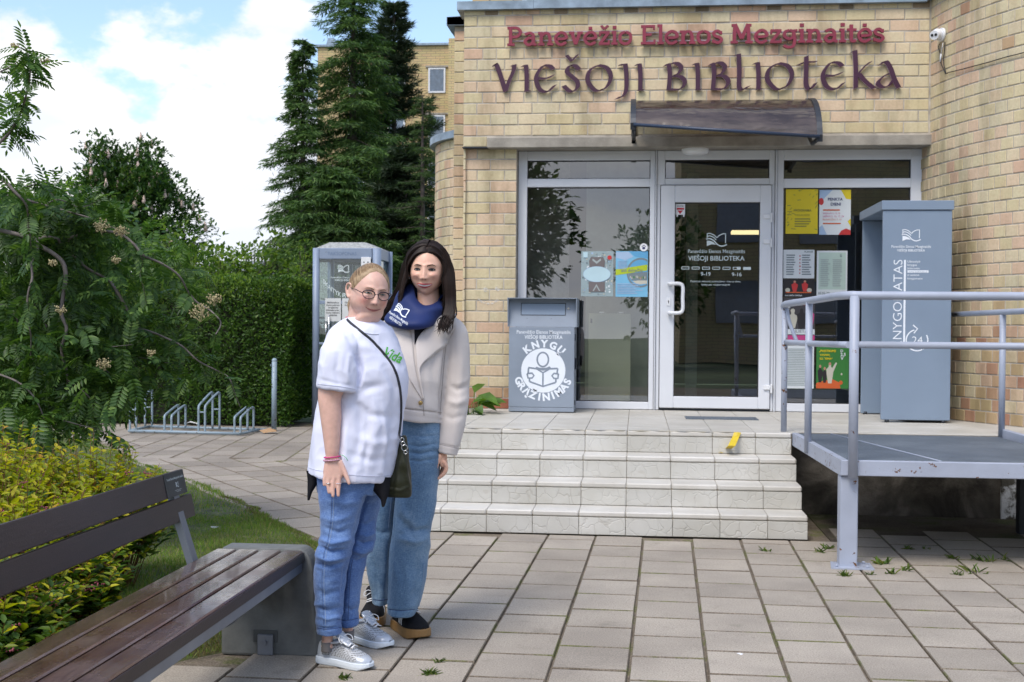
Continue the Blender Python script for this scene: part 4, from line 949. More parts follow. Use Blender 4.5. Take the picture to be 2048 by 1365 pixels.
fl = MB(); a, b = zh + .108, zh + .205; fx0, fx1 = X0 + .105, X1 - .085
fl.prism([(hoody(a) - .003, a), (hoody(b) - .003, b), (hoody(b) + .004, b), (hoody(a) + .004, a)], 'x', fx0, fx1); fl.build('flap', M['box_grey2'], bx)
g = MB()
for (p, q, r_, s) in ((fx0 - .006, fx1 + .006, b, b + .006), (fx0 - .006, fx1 + .006, a - .006, a)):
    g.add([(p, hoody(r_) - .0015, r_), (q, hoody(r_) - .0015, r_), (q, hoody(s) - .0015, s), (p, hoody(s) - .0015, s)], [(0, 1, 2, 3)])
for xx in (fx0 - .006, fx1): g.add([(xx, hoody(a) - .0015, a), (xx + .006, hoody(a) - .0015, a), (xx + .006, hoody(b) - .0015, b), (xx, hoody(b) - .0015, b)], [(0, 1, 2, 3)])
for xx, zz in ((fx0 + .05, zh + .075), (fx1 - .12, zh + .073)): g.disc((xx, hoody(zz) - .002, zz), .003, n=8)
g.build('slot_edge', M['box_dark'], bx)
MB().tube([(fx1 + .028, hoody(zt - .09) - .006, zt - .09), (fx1 + .028, hoody(zt - .09) + .01, zt - .09)], .010, 12).build('lock', M['chrome'], bx)
lt = MB(); Yp = BY - .0018
px_text(lt, 'Panevėžio Elenos Mezginaitės', 1033.5, 1141, 668, Yp, 7.5, .004); px_text(lt, 'VIEŠOJI BIBLIOTEKA', 1049, 1125, 678, Yp, 7.2, .012)
c = on_y(1086.5, 741.5, Yp); R = 44.5 * Yp / CF
lt.disc((c[0], Yp, c[2]), R, n=48)
def arc_text(mb, s, cx, cz, r, a_mid, step, size, top=True, mi=0, bold=.045):
    n = len(s)
    for i, ch in enumerate(s):
        v, f = glyphs(ch, bold)
        if not v: continue
        w = (max(p[0] for p in v) + min(p[0] for p in v)) / 2
        a = a_mid + (i - (n - 1) / 2) * step * (-1 if top else 1); rot = a - PI / 2 if top else a + PI / 2
        bx_, bz_ = cx + r * math.cos(a), cz + r * math.sin(a)
        mb.add([(bx_ + ((p[0] - w) * math.cos(rot) - p[1] * math.sin(rot)) * size, Yp, bz_ + ((p[0] - w) * math.sin(rot) + p[1] * math.cos(rot)) * size) for p in v], f, mi)
arc_text(lt, 'KNYGŲ', c[0], c[2], R * 1.06, PI / 2 * .98, math.radians(19.5), .086)
arc_text(lt, 'GRĄŽINIMAS', c[0], c[2], R * 1.35, -PI / 2 - .01, math.radians(14.8), .088, top=False)
lt.build('lettering', M['print_white'], bx)
em = MB(); Ye = Yp - .0006; lw = R * .075
k = R / 44.5
q = lambda pts: [(c[0] + (x - 1086.5) * k, c[2] + (741.5 - y) * k) for x, y in pts]
ring = [(1085.5 + 11.3 * math.cos(t), 719.5 + 14.2 * math.sin(t)) for t in np.linspace(0, 2 * PI, 25)]
ribbon(em, q(ring), lw, Ye)
em.add([(x, Ye, z) for x, z in q([(1073, 734), (1079, 736), (1092, 736), (1099, 733), (1104, 738), (1086, 742), (1068, 738)])], [(0, 1, 2, 3, 4, 5, 6)])
for st in ([(1056.5, 736), (1073, 738), (1086, 746), (1099, 738), (1115.5, 737)], [(1086, 746), (1086, 773)], [(1059, 764), (1086, 773.5), (1112, 765)], [(1057, 736), (1056, 748)], [(1059, 757), (1059, 764)], [(1115.5, 737), (1114, 748)], [(1112, 757), (1112, 765)],
           [(1054, 748), (1064, 747), (1068, 752), (1064, 757), (1056, 757), (1054, 748)], [(1117, 748), (1108, 747), (1104, 752), (1108, 757), (1116, 757), (1117, 748)]): ribbon(em, q(st), lw, Ye - .0001 * len(st))
em.build('emblem', M['box_grey'], bx)
MB().box(X1 + .001, X1 + .006, BY + .06, BY + .09, 1.24, 1.30).box(X1 + .001, X1 + .006, BY + .05, BY + .10, .68, .72).cbox(X1 + .001, X1 + .02, BY + .08, BY + .12, .99, 1.09, .006).build('side_latch', M['steel_dark'], bx)

# ---------------------------------------------------------------- book locker
LX0, LX1, LY0, LY1, LZ1 = 1.955, 2.495, 10.30, 11.30, 2.395
lk = empty('book_locker', ((LX0 + LX1) / 2, 10.8, PZ), 0, 'tall blue grey book locker with vertical KNYGOMATAS lettering beside the rounded wall', 'locker')
MB().cbox(LX0 - .012, LX1 + .012, LY0 - .012, LY1 + .01, LZ1 - .075, LZ1, .004).build('roof', M['box_grey2'], lk)
MB().cbox(LX0, LX1, LY0, LY0 + .035, PZ + .022, LZ1 - .078, .004).build('side_panel', M['box_grey2'], lk)
MB().cbox(LX0 + .01, LX1 - .05, LY1 - .03, LY1, PZ + .01, LZ1 - .078, .004).build('side_panel', M['box_grey2'], lk)
MB().box(2.16, LX1 - .01, LY0 + .037, LY1 - .032, PZ + .012, LZ1 - .078).build('carcass', M['box_dark'], lk)
zs = np.linspace(PZ + .03, LZ1 - .09, 9)
for j, (ya, yb) in enumerate(((LY0 + .04, LY0 + .50), (LY0 + .505, LY1 - .035))):
    for a, b in zip(zs[:-1], zs[1:]): MB().cbox(2.145, 2.158, ya, yb - .003, a, b - .006, .002).build('locker_door', M['box_grey2'], lk)
for xx, yy in ((LX0 + .05, LY0 + .02), (LX1 - .05, LY0 + .02), (LX0 + .05, LY1 - .02), (LX1 - .09, LY1 - .02)): MB().tube([(xx, yy, PZ), (xx, yy, PZ + .025)], .018, 10).build('foot', M['steel_dark'], lk)
Yk = LY0 - .0015; lt = MB()
c = on_y(1822.5, 471, Yk); book_logo(lt, c[0], c[2], 36 * Yk / CF, Yk)
px_text(lt, 'Panevėžio Elenos Mezginaitės', 1783, 1862, 496, Yk, 5.2, .006); px_text(lt, 'VIEŠOJI BIBLIOTEKA', 1794, 1850, 503.5, Yk, 4.6, .018)
v, f = glyphs('KNYGOMATAS', -.006); a = on_y(1803, 696, Yk); b = on_y(1803, 520, Yk); x_lo = min(p[0] for p in v); x_hi = max(p[0] for p in v); s = (b[2] - a[2]) / (x_hi - x_lo); sw = (18.0 * Yk / CF) / .73
lt.add([(a[0] - p[1] * sw, Yk, a[2] + (p[0] - x_lo) * s) for p in v], f)
px_rect(lt, 1808, 1810, 520, 696, Yk)
for i, (s_, e_) in enumerate((('Užsisakyk', 1841), ('knygas', 1834), ('internetu', 1839), ('', 0), ('ir atsiimk', 1839), ('knygomate', 1845))):
    if s_: px_text(lt, s_, 1815, e_, 525.5 + i * 6.75, Yk, 4.2, .006)
px_rect(lt, 1815, 1857, 541, 546, Yk)
c = on_y(1834, 681, Yk); r24 = 20.5 * Yk / CF
P = [(c[0] + r24 * math.cos(t), c[2] + r24 * math.sin(t)) for t in np.linspace(math.radians(105), math.radians(300), 26)]; ribbon(lt, P, .010, Yk)
P = [(c[0] + r24 * math.cos(t), c[2] + r24 * math.sin(t)) for t in np.linspace(math.radians(-55), math.radians(30), 14)]; ribbon(lt, P, .010, Yk)
tip = (c[0] + r24 * math.cos(math.radians(88)), c[2] + r24 * math.sin(math.radians(95)) + .008); ribbon(lt, [(tip[0] - .035, tip[1] + .03), tip, (tip[0] - .028, tip[1] - .036)], .010, Yk - .0002)
px_text(lt, '24', 1824, 1845, 688, Yk, 15, -.004)
lt.build('lettering', M['print_white'], lk); mb = MB(); px_text(mb, 'www.biblioteka.lt', 1817, 1855, 545.2, Yk - .0004, 2.8); mb.build('lettering', M['box_grey2'], lk)
wb = on_y(1897, 436, 10.55); MB().cbox(wb[0] - .012, wb[0] + .015, 10.50, 10.55, wb[2] - .03, wb[2] + .035, .004).build('junction_box', M['white'], None, loc=Vector((wb[0], 10.52, wb[2])), label='tiny white junction box on the rounded wall at the top corner of the locker', cat='box')

# ---------------------------------------------------------------- metal ramp with railings
rp = empty('metal_ramp', (1.9, 8.1, 0), 0, 'lilac grey steel wheelchair ramp platform with mesh deck and tube railing beside the steps', 'ramp')
RX0, RX1, RY0, RY1, RZ = 1.155, 2.56, 7.23, 9.09, .612
def mk_deck():
    t = NT('expanded_metal'); v = t.coord((1, 1, 1), 'World', (0, 0, math.radians(45))); w1 = t.n('ShaderNodeTexWave'); w1.inputs['Scale'].default_value = 16; t.put(w1.inputs['Vector'], v)
    w2 = t.n('ShaderNodeTexWave', bands_direction='Y'); w2.inputs['Scale'].default_value = 16; t.put(w2.inputs['Vector'], v)
    g = t.math('MAXIMUM', w1.outputs[1], w2.outputs[1]); g2 = t.ramp(g, [(.45, (0,) * 3), (.75, (1,) * 3)])
    dirt = t.ramp(t.noise(t.coord(kind='World'), 2.5, 6), [(.4, (.9,) * 3), (.65, (1.3, 1.25, 1.2))])
    c = t.mix(1.0, t.mix(g2, (.045, .055, .065), (.15, .185, .23)), dirt, 'MULTIPLY'); t.bsdf(c, .62, .2, t.bump(g2, .6, .008), .4); return t.m
deck = mk_deck()
MB().prism([(RX0 - .04, RY1), (RX0 + .004, RY0 + .045), (RX0 + .56, RY0 + .045), (RX0 + .22, RY1)], 'z', RZ - .006, RZ - .001).build('deck_panel', deck, rp)
MB().prism([(RX0 + .226, RY1), (RX0 + .566, RY0 + .045), (RX1, RY0 + .045), (RX1 - .03, RY1)], 'z', RZ - .006, RZ - .0015).build('deck_panel', deck, rp)
MB().tube([(RX0 + .563, RY0 + .05, RZ + .001), (RX0 + .223, RY1, RZ + .001)], .004, 5).build('weld_seam', M['rail'], rp)
MB().cbox(RX0, 4.6, RY0, RY0 + .042, RZ - .086, RZ + .002, .004).build('front_beam', M['rail_worn'], rp)
MB().prism([(RX0 - .052, RY1), (RX0 - .002, RY0), (RX0 - .002, RY0 + .05), (RX0 - .02, RY1)][:0] or [(RX0 - .048, RY1), (RX0 - .002, RY0 + .002), (RX0 - .002 + .04, RY0 + .044), (RX0 - .008, RY1)], 'z', RZ - .086, RZ + .003).build('side_beam', M['rail_worn'], rp)
MB().cbox(RX1 + .0, RX1 + .04, RY0 + .045, RY1 + .02, RZ - .04, RZ + .05, .004).build('side_beam', M['rail_worn'], rp)
MB().box(RX1 + .045, 4.6, RY0 + .045, RY1 - .1, RZ - .02, RZ - .006).build('deck_panel', deck, rp)
for i, y in enumerate((7.85, 8.45)): MB().box(RX0 + .03, RX1, y, y + .04, RZ - .07, RZ - .008).build('cross_beam', M['steel_dark'], rp)
lg = MB().cbox(RX0 + .0, RX0 + .10, RY0 + .02, RY0 + .12, .0, RZ - .088, .006).build('leg', M['rail_worn'], rp)
pl = MB().prism([(RX0 - .055, RY0 - .035), (RX0 + .185, RY0 - .04), (RX0 + .19, RY0 + .15), (RX0 - .03, RY0 + .16)], 'z', .001, .009)
for dx, dy in ((-.02, .0), (.15, -.01), (.15, .12)): pl.tube([(RX0 + dx, RY0 + dy, .008), (RX0 + dx, RY0 + dy, .022)], .009, 6)
pl.build('base_plate', M['rail_worn'], rp)
MB().cbox(RX1 - .02, RX1 + .07, 8.60, 8.69, 0, RZ - .045, .004).build('leg', M['steel_dark'], rp)
def post(x, y, z0, z1, r, name='post', mat='rail'): return MB().tube([(x, y, z0), (x, y, z1)], r, 16).build(name, M[mat], rp)
Pn = (RX0 + .062, RY0 - .02); Pm = (RX0 - .03, 8.40); Pf = (1.062, 9.22)
post(*Pn, RZ - .095, 1.545, .027, mat='rail_worn'); post(*Pm, RZ - .075, 1.535, .0235); post(*Pf, PZ, 1.530, .0215, mat='rail_worn')
zr = 1.548
top = crom([(Pf[0] - .003, Pf[1] + .03, zr - .035), (Pf[0], Pf[1] - .08, zr - .012), (Pm[0], Pm[1], zr - .004), (RX0 - .01, 7.75, zr), (RX0 + .0, RY0 + .22, zr + .002), (Pn[0] - .02, Pn[1] + .03, zr + .002), (Pn[0] + .09, Pn[1], zr), (2.0, Pn[1], zr), (4.6, Pn[1], zr)], 6)
MB().tube(top, .024, 14).build('handrail', M['rail'], rp)
mid = crom([(Pf[0] + .01, Pf[1] - .02, 1.262), (Pm[0], Pm[1], 1.262), (Pn[0] - .02, Pn[1] + .06, 1.268)], 4)
MB().tube(mid, .020, 10).build('middle_rail', M['rail'], rp)
MB().tube([(Pn[0] + .02, Pn[1], 1.270), (4.6, Pn[1], 1.270)], .0195, 12).build('middle_rail', M['rail'], rp)
MB().tube(crom([(Pf[0] + .012, Pf[1] - .01, 1.50), (Pf[0] + .03, Pf[1] - .04, 1.40), (Pf[0] + .075, Pf[1] - .10, 1.265)], 5), .014, 8).build('brace', M['rail'], rp)
post(RX1 + .0, RY1 + .02, RZ - .01, 1.47, .022)
MB().tube([(RX1 + .01, 10.55, 1.488), (RX1 + .003, RY1, 1.488), (RX1, 7.6, 1.488), (RX1 + .05, 6.0, 1.46)], .021, 12).build('handrail', M['rail'], rp)
# grate and tapes on the landing
a = on_z(1372, 828, PZ); b = on_z(1520, 838, PZ)
gr = MB().cbox(.40, .99, 10.32, 10.62, PZ + .001, PZ + .006, .002)
gr.build('door_grate', deck, None, loc=Vector((.7, 10.5, PZ)), label='flat dark metal grate let into the landing before the door', cat='grate')
def mk_tape():
    t = NT('hazard_tape'); sp = t.n('ShaderNodeSeparateXYZ'); t.put(sp.inputs[0], t.coord(kind='World'))
    s = t.math('FRACT', t.math('MULTIPLY', t.math('ADD', sp.outputs[0], sp.outputs[1]), 5.2)); c = t.ramp(s, [(.0, (.60, .43, .03)), (.70, (.60, .43, .03)), (.71, (.03, .03, .035)), (1, (.03, .03, .035))]); t.bsdf(c, .5, 0, None, .4); return t.m
M['tape'] = mk_tape(); M['tape_y'] = plain('yellow_tape', (.62, .46, .03), .5, var=.15, scale=12)
mb = MB(); L = []; 
for i, x in enumerate(np.linspace(-1.30, .72, 50)): L.append((x, 9.068 + .006 * math.sin(i * 1.7), PZ + .004 + .006 * abs(math.sin(i * .9)) * (1 if i % 9 == 0 else .3), ))
mb.add([(x, y - .006, z) for x, y, z in L] + [(x, y + .010, z - .001) for x, y, z in L], [(i, i + 1, 50 + i + 1, 50 + i) for i in range(49)])
mb.build('hazard_tape', M['tape'], None, loc=Vector((-.3, 9.07, PZ)), label='torn strip of yellow and black hazard tape along the landing edge', cat='tape')
mb = MB(); path = [on_y(1475, 866, 9.055), on_y(1472, 874, 9.045), on_y(1463, 893, 8.90), on_z(1452, 903, .463), on_z(1441, 907, .463)]
wv = [.05, .048, .05, .04, .03]; vs = []
for p, w_ in zip(path, wv): vs += [(p[0] - w_ / 2, p[1], p[2] + .003), (p[0] + .004, p[1] - .002, p[2] + .005), (p[0] + w_ / 2, p[1], p[2] + .001)]
mb.add(vs, [(3 * i + j, 3 * i + j + 1, 3 * i + j + 4, 3 * i + j + 3) for i in range(4) for j in (0, 1)]); p = path[2]
mb.build('tape_end', M['tape_y'], None, loc=Vector((p[0], p[1], .47)), label='loose yellow end of tape hanging over the top step', cat='tape')

# ---------------------------------------------------------------- security camera and cable on the rounded wall
def round_at(px, py, out=0.0):
    """point on the rounded wall seen at a pixel"""
    d = ray(px, py)[:2]; o = np.array([0., 0.]); c = np.array(RC); r = RR + out
    A = d @ d; B = 2 * d @ (o - c); Cc = (o - c) @ (o - c) - r * r; t = (-B - math.sqrt(max(0, B * B - 4 * A * Cc))) / (2 * A)
    full_ = ray(px, py); return np.array([0, 0, CH]) + full_ * t
cp = round_at(1886, 70); nrm = np.array([cp[0] - RC[0], cp[1] - RC[1], 0]); nrm /= np.linalg.norm(nrm)
sc = empty('security_camera', tuple(cp), 0, 'white dome security camera on the rounded brick wall', 'camera')
ccen = cp + nrm * .055
MB().tube([tuple(cp + nrm * .0), tuple(cp + nrm * .022)], .058, 20).build('mount', M['white'], sc)
MB().ball(tuple(cp + nrm * .05), .050, 16, 12).build('dome', M['white'], sc)
dirv = np.array([-.55, -.80, -.25]); dirv /= np.linalg.norm(dirv)
MB().tube([tuple(cp + nrm * .05), tuple(cp + nrm * .05 + dirv * .075)], [.040, .038], 18).build('barrel', M['white'], sc)
mb = MB(); e = cp + nrm * .05 + dirv * .076; side = np.cross(dirv, [0, 0, 1]); side /= np.linalg.norm(side); up = np.cross(side, dirv)
for k in (-.016, .016): mb.tube([tuple(e + side * k + up * .002), tuple(e + side * k + dirv * .004 + up * .002)], .0115, 12)
mb.build('lens', M['black'], sc)
cb = [(1879, 88), (1877, 95), (1880, 108), (1880, 120), (1884, 132), (1889, 143), (1891, 148)]; cb2 = [(1890, 84), (1889, 100), (1887, 125), (1892, 146), (1896, 146)]; cb3 = [(1896, 145.5), (1920, 140), (1950, 132), (1980, 124), (2010, 115), (2046, 106), (2120, 86)]
mb = MB()
for pth_ in (cb, cb2, cb3): mb.tube([tuple(q) for q in crom([round_at(a, b, .012) for a, b in pth_], 4)], .004, 6)
mb.build('cable', M['black'], None, loc=Vector(tuple(round_at(1890, 146, .01))), label='thin black cable looping down from the camera and along a brick course', cat='cable')
MB().tube([tuple(q) for q in (round_at(1886, 86, .016), round_at(1882, 108, .016))], .003, 5).tube([tuple(q) for q in (round_at(1882, 108, .016), round_at(1880.5, 124, .016))], .007, 8).build('cable_plug', M['white'], sc)
# chalk smiley on the pier
mb = MB(); yk = PY - .0045
for px_, py_, r_ in ((971, 580, 5), (995, 578, 5)): q = on_y(px_, py_, yk); mb.disc((q[0], yk, q[2]), r_ * yk / CF, n=12)
ribbon(mb, [(on_y(a, b, yk)[0], on_y(a, b, yk)[2]) for a, b in ((956, 597), (963, 604), (975, 608), (986, 607), (996, 600))], .018, yk)
def mk_chalk():
    t = NT('chalk'); d = t.n('ShaderNodeBsdfDiffuse'); t.put(d.inputs[0], (.72, .70, .66)); tr = t.n('ShaderNodeBsdfTransparent'); mx = t.n('ShaderNodeMixShader')
    t.put(mx.inputs[0], t.ramp(t.noise(t.coord(kind='World'), 60, 4), [(.35, (.05,) * 3), (.65, (.62,) * 3)])); t.put(mx.inputs[1], tr.outputs[0]); t.put(mx.inputs[2], d.outputs[0]); t.put(t.out.inputs[0], mx.outputs[0]); return t.m
mb.build('chalk_smiley', mk_chalk(), lib)

# ---------------------------------------------------------------- phone booth turned bookcase
PBX0, PBX1, PBY0, PBY1, PBZ = -4.43, -3.50, 16.75, 17.65, 2.44
pb = empty('phone_booth', (-3.96, 17.2, 0), 0, 'blue grey phone booth used as a book exchange at the end of the hedge', 'phone booth')
for x, y, r_ in ((PBX0 + .04, PBY0 + .04, .048), (PBX1 - .05, PBY0 + .05, .060), (PBX0 + .04, PBY1 - .04, .045), (PBX1 - .04, PBY1 - .04, .045)): MB().tube([(x, y, 0), (x, y, PBZ - .02)], r_, 14).build('post', M['booth'], pb)
MB().cbox(PBX0 + .09, PBX1 - .11, PBY0 + .01, PBY0 + .07, PBZ - .17, PBZ - .02, .006).build('header', M['booth'], pb)
MB().cbox(PBX1 - .09, PBX1 - .03, PBY0 + .11, PBY1 - .09, PBZ - .17, PBZ - .02, .006).build('header', M['booth'], pb)
MB().cbox(PBX0 + .02, PBX0 + .06, PBY0 + .09, PBY1 - .09, PBZ - .17, PBZ - .02, .006).build('header', M['booth'], pb)
MB().cbox(PBX0 + .09, PBX1 - .09, PBY1 - .06, PBY1 - .02, PBZ - .17, PBZ - .02, .006).build('header', M['booth'], pb)
rfm = plain('gritty_roof', (.33, .34, .33), .8, var=.3, scale=30, bump=.5)
mb = MB(); zz = PBZ - .022; cx_, cy_ = (PBX0 + PBX1) / 2, (PBY0 + PBY1) / 2
mb.add([(PBX0 + .03, PBY0 + .03, zz), (PBX1 - .03, PBY0 + .03, zz), (PBX1 - .03, PBY1 - .03, zz), (PBX0 + .03, PBY1 - .03, zz), (cx_ - .28, cy_ - .25, PBZ + .07), (cx_ + .22, cy_ - .25, PBZ + .07), (cx_ + .22, cy_ + .25, PBZ + .07), (cx_ - .28, cy_ + .25, PBZ + .07)],
       [(0, 1, 5, 4), (1, 2, 6, 5), (2, 3, 7, 6), (3, 0, 4, 7), (4, 5, 6, 7), (3, 2, 1, 0)]); mb.build('roof', rfm, pb)
for (a, b) in ((PBX0 + .09, PBX1 - .11),): MB().box(a, b, PBY0 + .035, PBY0 + .039, .25, PBZ - .17).build('glass_panel', M['glass_thin'], pb)
MB().box(PBX1 - .062, PBX1 - .058, PBY0 + .11, PBY1 - .09, .25, PBZ - .17).build('glass_panel', M['glass_thin'], pb)
MB().box(PBX0 + .038, PBX0 + .042, PBY0 + .09, PBY1 - .09, .25, PBZ - .17).build('glass_panel', M['glass_thin'], pb)
MB().box(PBX0 + .09, PBX1 - .09, PBY1 - .042, PBY1 - .038, .25, PBZ - .17).build('glass_panel', M['glass_thin'], pb)
MB().cbox(PBX0 + .09, PBX1 - .11, PBY0 + .015, PBY0 + .06, .12, .25, .004).cbox(PBX0 + .09, PBX1 - .11, PBY0 + .02, PBY0 + .034, 1.655, 1.70, .003).cbox(PBX0 + .09, PBX1 - .11, PBY0 + .02, PBY0 + .034, 1.10, 1.13, .003).build('door_rail', M['booth'], pb)
MB().cbox(PBX0 + .33, PBX0 + .37, PBY1 - .12, PBY1 - .07, .1, PBZ - .2, .004).build('inner_post', M['booth'], pb)
MB().tube([(PBX0 + .235, PBY0 - .02, 1.05), (PBX0 + .235, PBY0 - .02, 1.50)], .011, 8).tube([(PBX0 + .19, PBY0 + .0, 1.10), (PBX0 + .19, PBY0 + .0, 1.40)], .011, 8).build('handle', M['chrome'], pb)
for i, z_ in enumerate((.35, .72, 1.09, 1.46)): MB().box(PBX0 + .1, PBX1 - .12, PBY1 - .34, PBY1 - .06, z_, z_ + .02).build('shelf', C('shelf_wood', (.20, .13, .08)), pb)
rb = random.Random(3); bcols = [C('book_red', (.30, .04, .04)), C('book_blue', (.04, .08, .22)), C('book_ochre', (.40, .26, .08)), C('book_cream', (.50, .46, .38)), C('book_green', (.05, .16, .09)), C('book_black', (.03, .03, .035))]
for z_ in (.37, .74, 1.11):
    x = PBX0 + .12
    while x < PBX1 - .18:
        w_ = rb.uniform(.022, .05); h_ = rb.uniform(.19, .27)
        MB().box(x, x + w_ - .002, PBY1 - .30 + rb.uniform(0, .03), PBY1 - .12, z_ + .001, z_ + h_).build('book', rb.choice(bcols), None, loc=Vector((x, PBY1 - .2, z_)), label='book on the shelves inside the phone booth', cat='book', group='books on the booth shelves'); x += w_
MB().box(PBX0 + .10, PBX1 - .13, PBY1 - .10, PBY1 - .09, .3, 2.2).build('notice_board', C('board_dark', (.06, .075, .07)), pb) if False else None
YB_ = PBY0 + .030
lt = MB(); c = on_y(687, 538, YB_); book_logo(lt, c[0], c[2], 24 * YB_ / CF, YB_, lw=.05)
px_text(lt, 'Panevėžio Elenos Mezg', 662, 712, 557, YB_, 3.6, .01); px_text(lt, 'VIEŠOJI BIBLIOTEKA', 669, 716, 562.5, YB_, 3.6, .02)
v, f = glyphs('SKAITYK IR DALINKIS', .02); lo_ = min(p[0] for p in v); hi_ = max(p[0] for p in v)
a = on_y(646, 566, YB_); s_ = (92 * YB_ / CF) / (hi_ - lo_)
lt.add([(a[0] + (p[0] - lo_) * s_, YB_, a[2] + p[1] * .085 - .20 * math.sin(min(PI, (p[0] - lo_) / (hi_ - lo_) * PI)) ) for p in v], f)
lt.build('lettering', M['print_pale'], pb)
mb = MB(); px_text(mb, 'TAKSOFONAS', 655, 713, 511, PBY0 + .008, 7, .0); mb.build('header_text', C('faded_blue', (.13, .19, .30)), pb)
def paper(px, lab, lines):
    A = on_y(px[0], px[3], PBY0 + .012); B = on_y(px[1], px[2], PBY0 + .012); r0 = empty('notice', ((A[0] + B[0]) / 2, PBY0, A[2]), 0, lab, 'notice')
    MB().box(A[0], B[0], PBY0 + .012, PBY0 + .015, A[2], B[2]).build('sheet', C('paper_plain', (.62, .64, .64)), r0)
    mb = MB(); n = len(lines); hh = B[2] - A[2]
    for i, s in enumerate(lines):
        w_ = (B[0] - A[0]) * (.40 + .03 * len(s)); cx = (A[0] + B[0]) / 2; w_ = min(w_, (B[0] - A[0]) * .86); text_into(mb, s, cx - w_ / 2, cx + w_ / 2, B[2] - hh * (.22 + i * .11), PBY0 + .0105, .022, .02)
    mb.build('print', C('ink', (.03, .03, .03)), r0)
paper((650, 682, 597, 643), 'white notice with six lines of text taped to the booth door', ['Bibliotekos', 'knygas prašome', 'grąžinti', 'bibliotekai arba į', 'knygų grąžinimo', 'dėžę'])
paper((684, 716, 597, 643), 'blank looking white sheet beside the notice on the booth door', ['Dalinkis', 'knygomis'])
A = on_y(725, 536, PBY0 - .01); MB().cbox(A[0] - .02, A[0] + .115, PBY0 - .012, PBY0 + .008, A[2] + .0, A[2] + .145, .004).build('phone_plate', M['white'], pb)
mb = MB()
for k in (.02, .075): mb.disc((A[0] + k, PBY0 - .013, A[2] + .075), .010, n=10)
mb.build('plate_hole', M['black'], pb)

# ---------------------------------------------------------------- bicycle rack and bollard
rk = empty('bicycle_rack', (-5.7, 15.6, 0), 0, 'low galvanised bicycle rack of high and low wheel hoops in front of the hedge', 'bicycle rack')
ax, bx_ = on_z(258, 862, .02), on_z(480, 868, .02); cx2 = on_z(556, 862, .02)
dirx = (bx_ - ax) / np.linalg.norm(bx_ - ax); 
MB().tube([tuple(ax), tuple(bx_)], .020, 6).build('base_rail', M['rack'], rk)
back0 = on_z(300, 853, .02); back1 = on_z(562, 862, .02)
MB().tube([tuple(back0), tuple(on_z(548, 860.5, .02))], .018, 6).build('base_rail', M['rack'], rk)
MB().tube([tuple(ax), tuple(back0)], .018, 6).build('base_rail', M['rack'], rk); MB().tube([tuple(bx_), tuple(on_z(520, 859.5, .02))], .018, 6).build('base_rail', M['rack'], rk)
def hoop(pxf, pxb, hz, pyf):
    """one bent tube: front foot on the front rail, rising and leaning back to the rear rail"""
    f_ = on_z(pxf, pyf, .02); t = (pxb - 300) / 262.; b_ = back0 + (back1 - back0) * max(0, t) * .99
    b_ = on_z(pxb, 853.0 + (pxb - 300) * .032, .02)
    P = crom([(f_[0], f_[1], .02), (f_[0], f_[1], hz * .42), (f_[0], f_[1], hz * .66), tuple(f_ + (b_ - f_) * .12 + np.array([0, 0, hz * .76 - .02])), tuple(f_ + (b_ - f_) * .82 + np.array([0, 0, hz * .98 - .02])), tuple(f_ + (b_ - f_) * .96 + np.array([0, 0, hz * .97 - .02])), (b_[0], b_[1], hz * .88), (b_[0], b_[1], .02)], 5)
    MB().tube([tuple(p) for p in P], .0145, 8).build('wheel_hoop', M['rack'], rk); return f_, b_
for pf, pb_, hz in ((260, 290, .50), (272, 304, .50), (329, 357, .31), (343, 371, .31), (397, 425, .49), (410, 439, .49), (469, 495, .31), (481, 507, .31)):
    f_, b_ = hoop(pf, pb_, hz, 862 + (pf - 258) * .027)
for pa, pb_ in (((260, 820), (272, 820)), ((291, 815), (305, 815)), ((397, 825), (411, 825)), ((426, 819), (440, 819))):
    p = on_y(*pa, 15.35 if pa[0] in (260, 397) else 16.0); q_ = on_y(*pb_, 15.35 if pa[0] in (260, 397) else 16.0); MB().tube([tuple(p), tuple(q_)], .010, 6).build('cross_bar', M['rack'], rk)
bp = on_z(548, 861, 0); bo = empty('bollard', (bp[0], bp[1], 0), 0, 'single round grey post standing at the right end of the bicycle rack', 'post')
MB().tube([(bp[0], bp[1], 0), (bp[0], bp[1], .90)], .033, 14).build('pole', M['rack'], bo); MB().ball((bp[0], bp[1], .90), .035, 14, 8).tube([(bp[0] - .035, bp[1] - .02, .84), (bp[0] - .045, bp[1] - .02, .84)], .012, 6).build('cap', M['rack'], bo)

# ---------------------------------------------------------------- bench
BX0, BX1, BYE, BSZ = -1.715, -1.352, 5.00, .432
def mk_plank(name, wet):
    t = NT(name); v = t.coord((7, .45, 7), 'World'); v2 = t.coord(kind='World')
    g = t.noise(v, 9, 8, .68, 1.2)
    if wet: cols = [(.34, (.042, .018, .014)), (.55, (.085, .040, .028)), (.72, (.15, .095, .07))]
    else: cols = [(.3, (.020, .012, .013)), (.7, (.033, .019, .019))]
    c = t.ramp(g, cols)
    if wet:
        blob = t.ramp(t.noise(v2, 3.1, 5, .6), [(.42, (0,) * 3), (.60, (1,) * 3)]); c = t.mix(t.math('MULTIPLY', blob, .40), c, (.16, .105, .07))
        drop = t.ramp(t.noise(v2, 85, 2), [(.62, (0,) * 3), (.66, (1,) * 3)])
        rough = t.ramp(t.noise(v2, 4.3, 5, .6), [(.40, (.10,) * 3), (.64, (.42,) * 3)])
        h = t.math('ADD', t.math('MULTIPLY', g, .6), t.math('MULTIPLY', drop, .8)); t.bsdf(c, rough, 0, t.bump(h, .38, .004), .75, Coat_Weight=.45, Coat_Roughness=.06)
    else:
        fine = t.noise(v2, 130, 3); t.bsdf(c, .42, 0, t.bump(t.math('ADD', g, t.math('MULTIPLY', fine, .5)), .25, .003), .5)
    return t.m
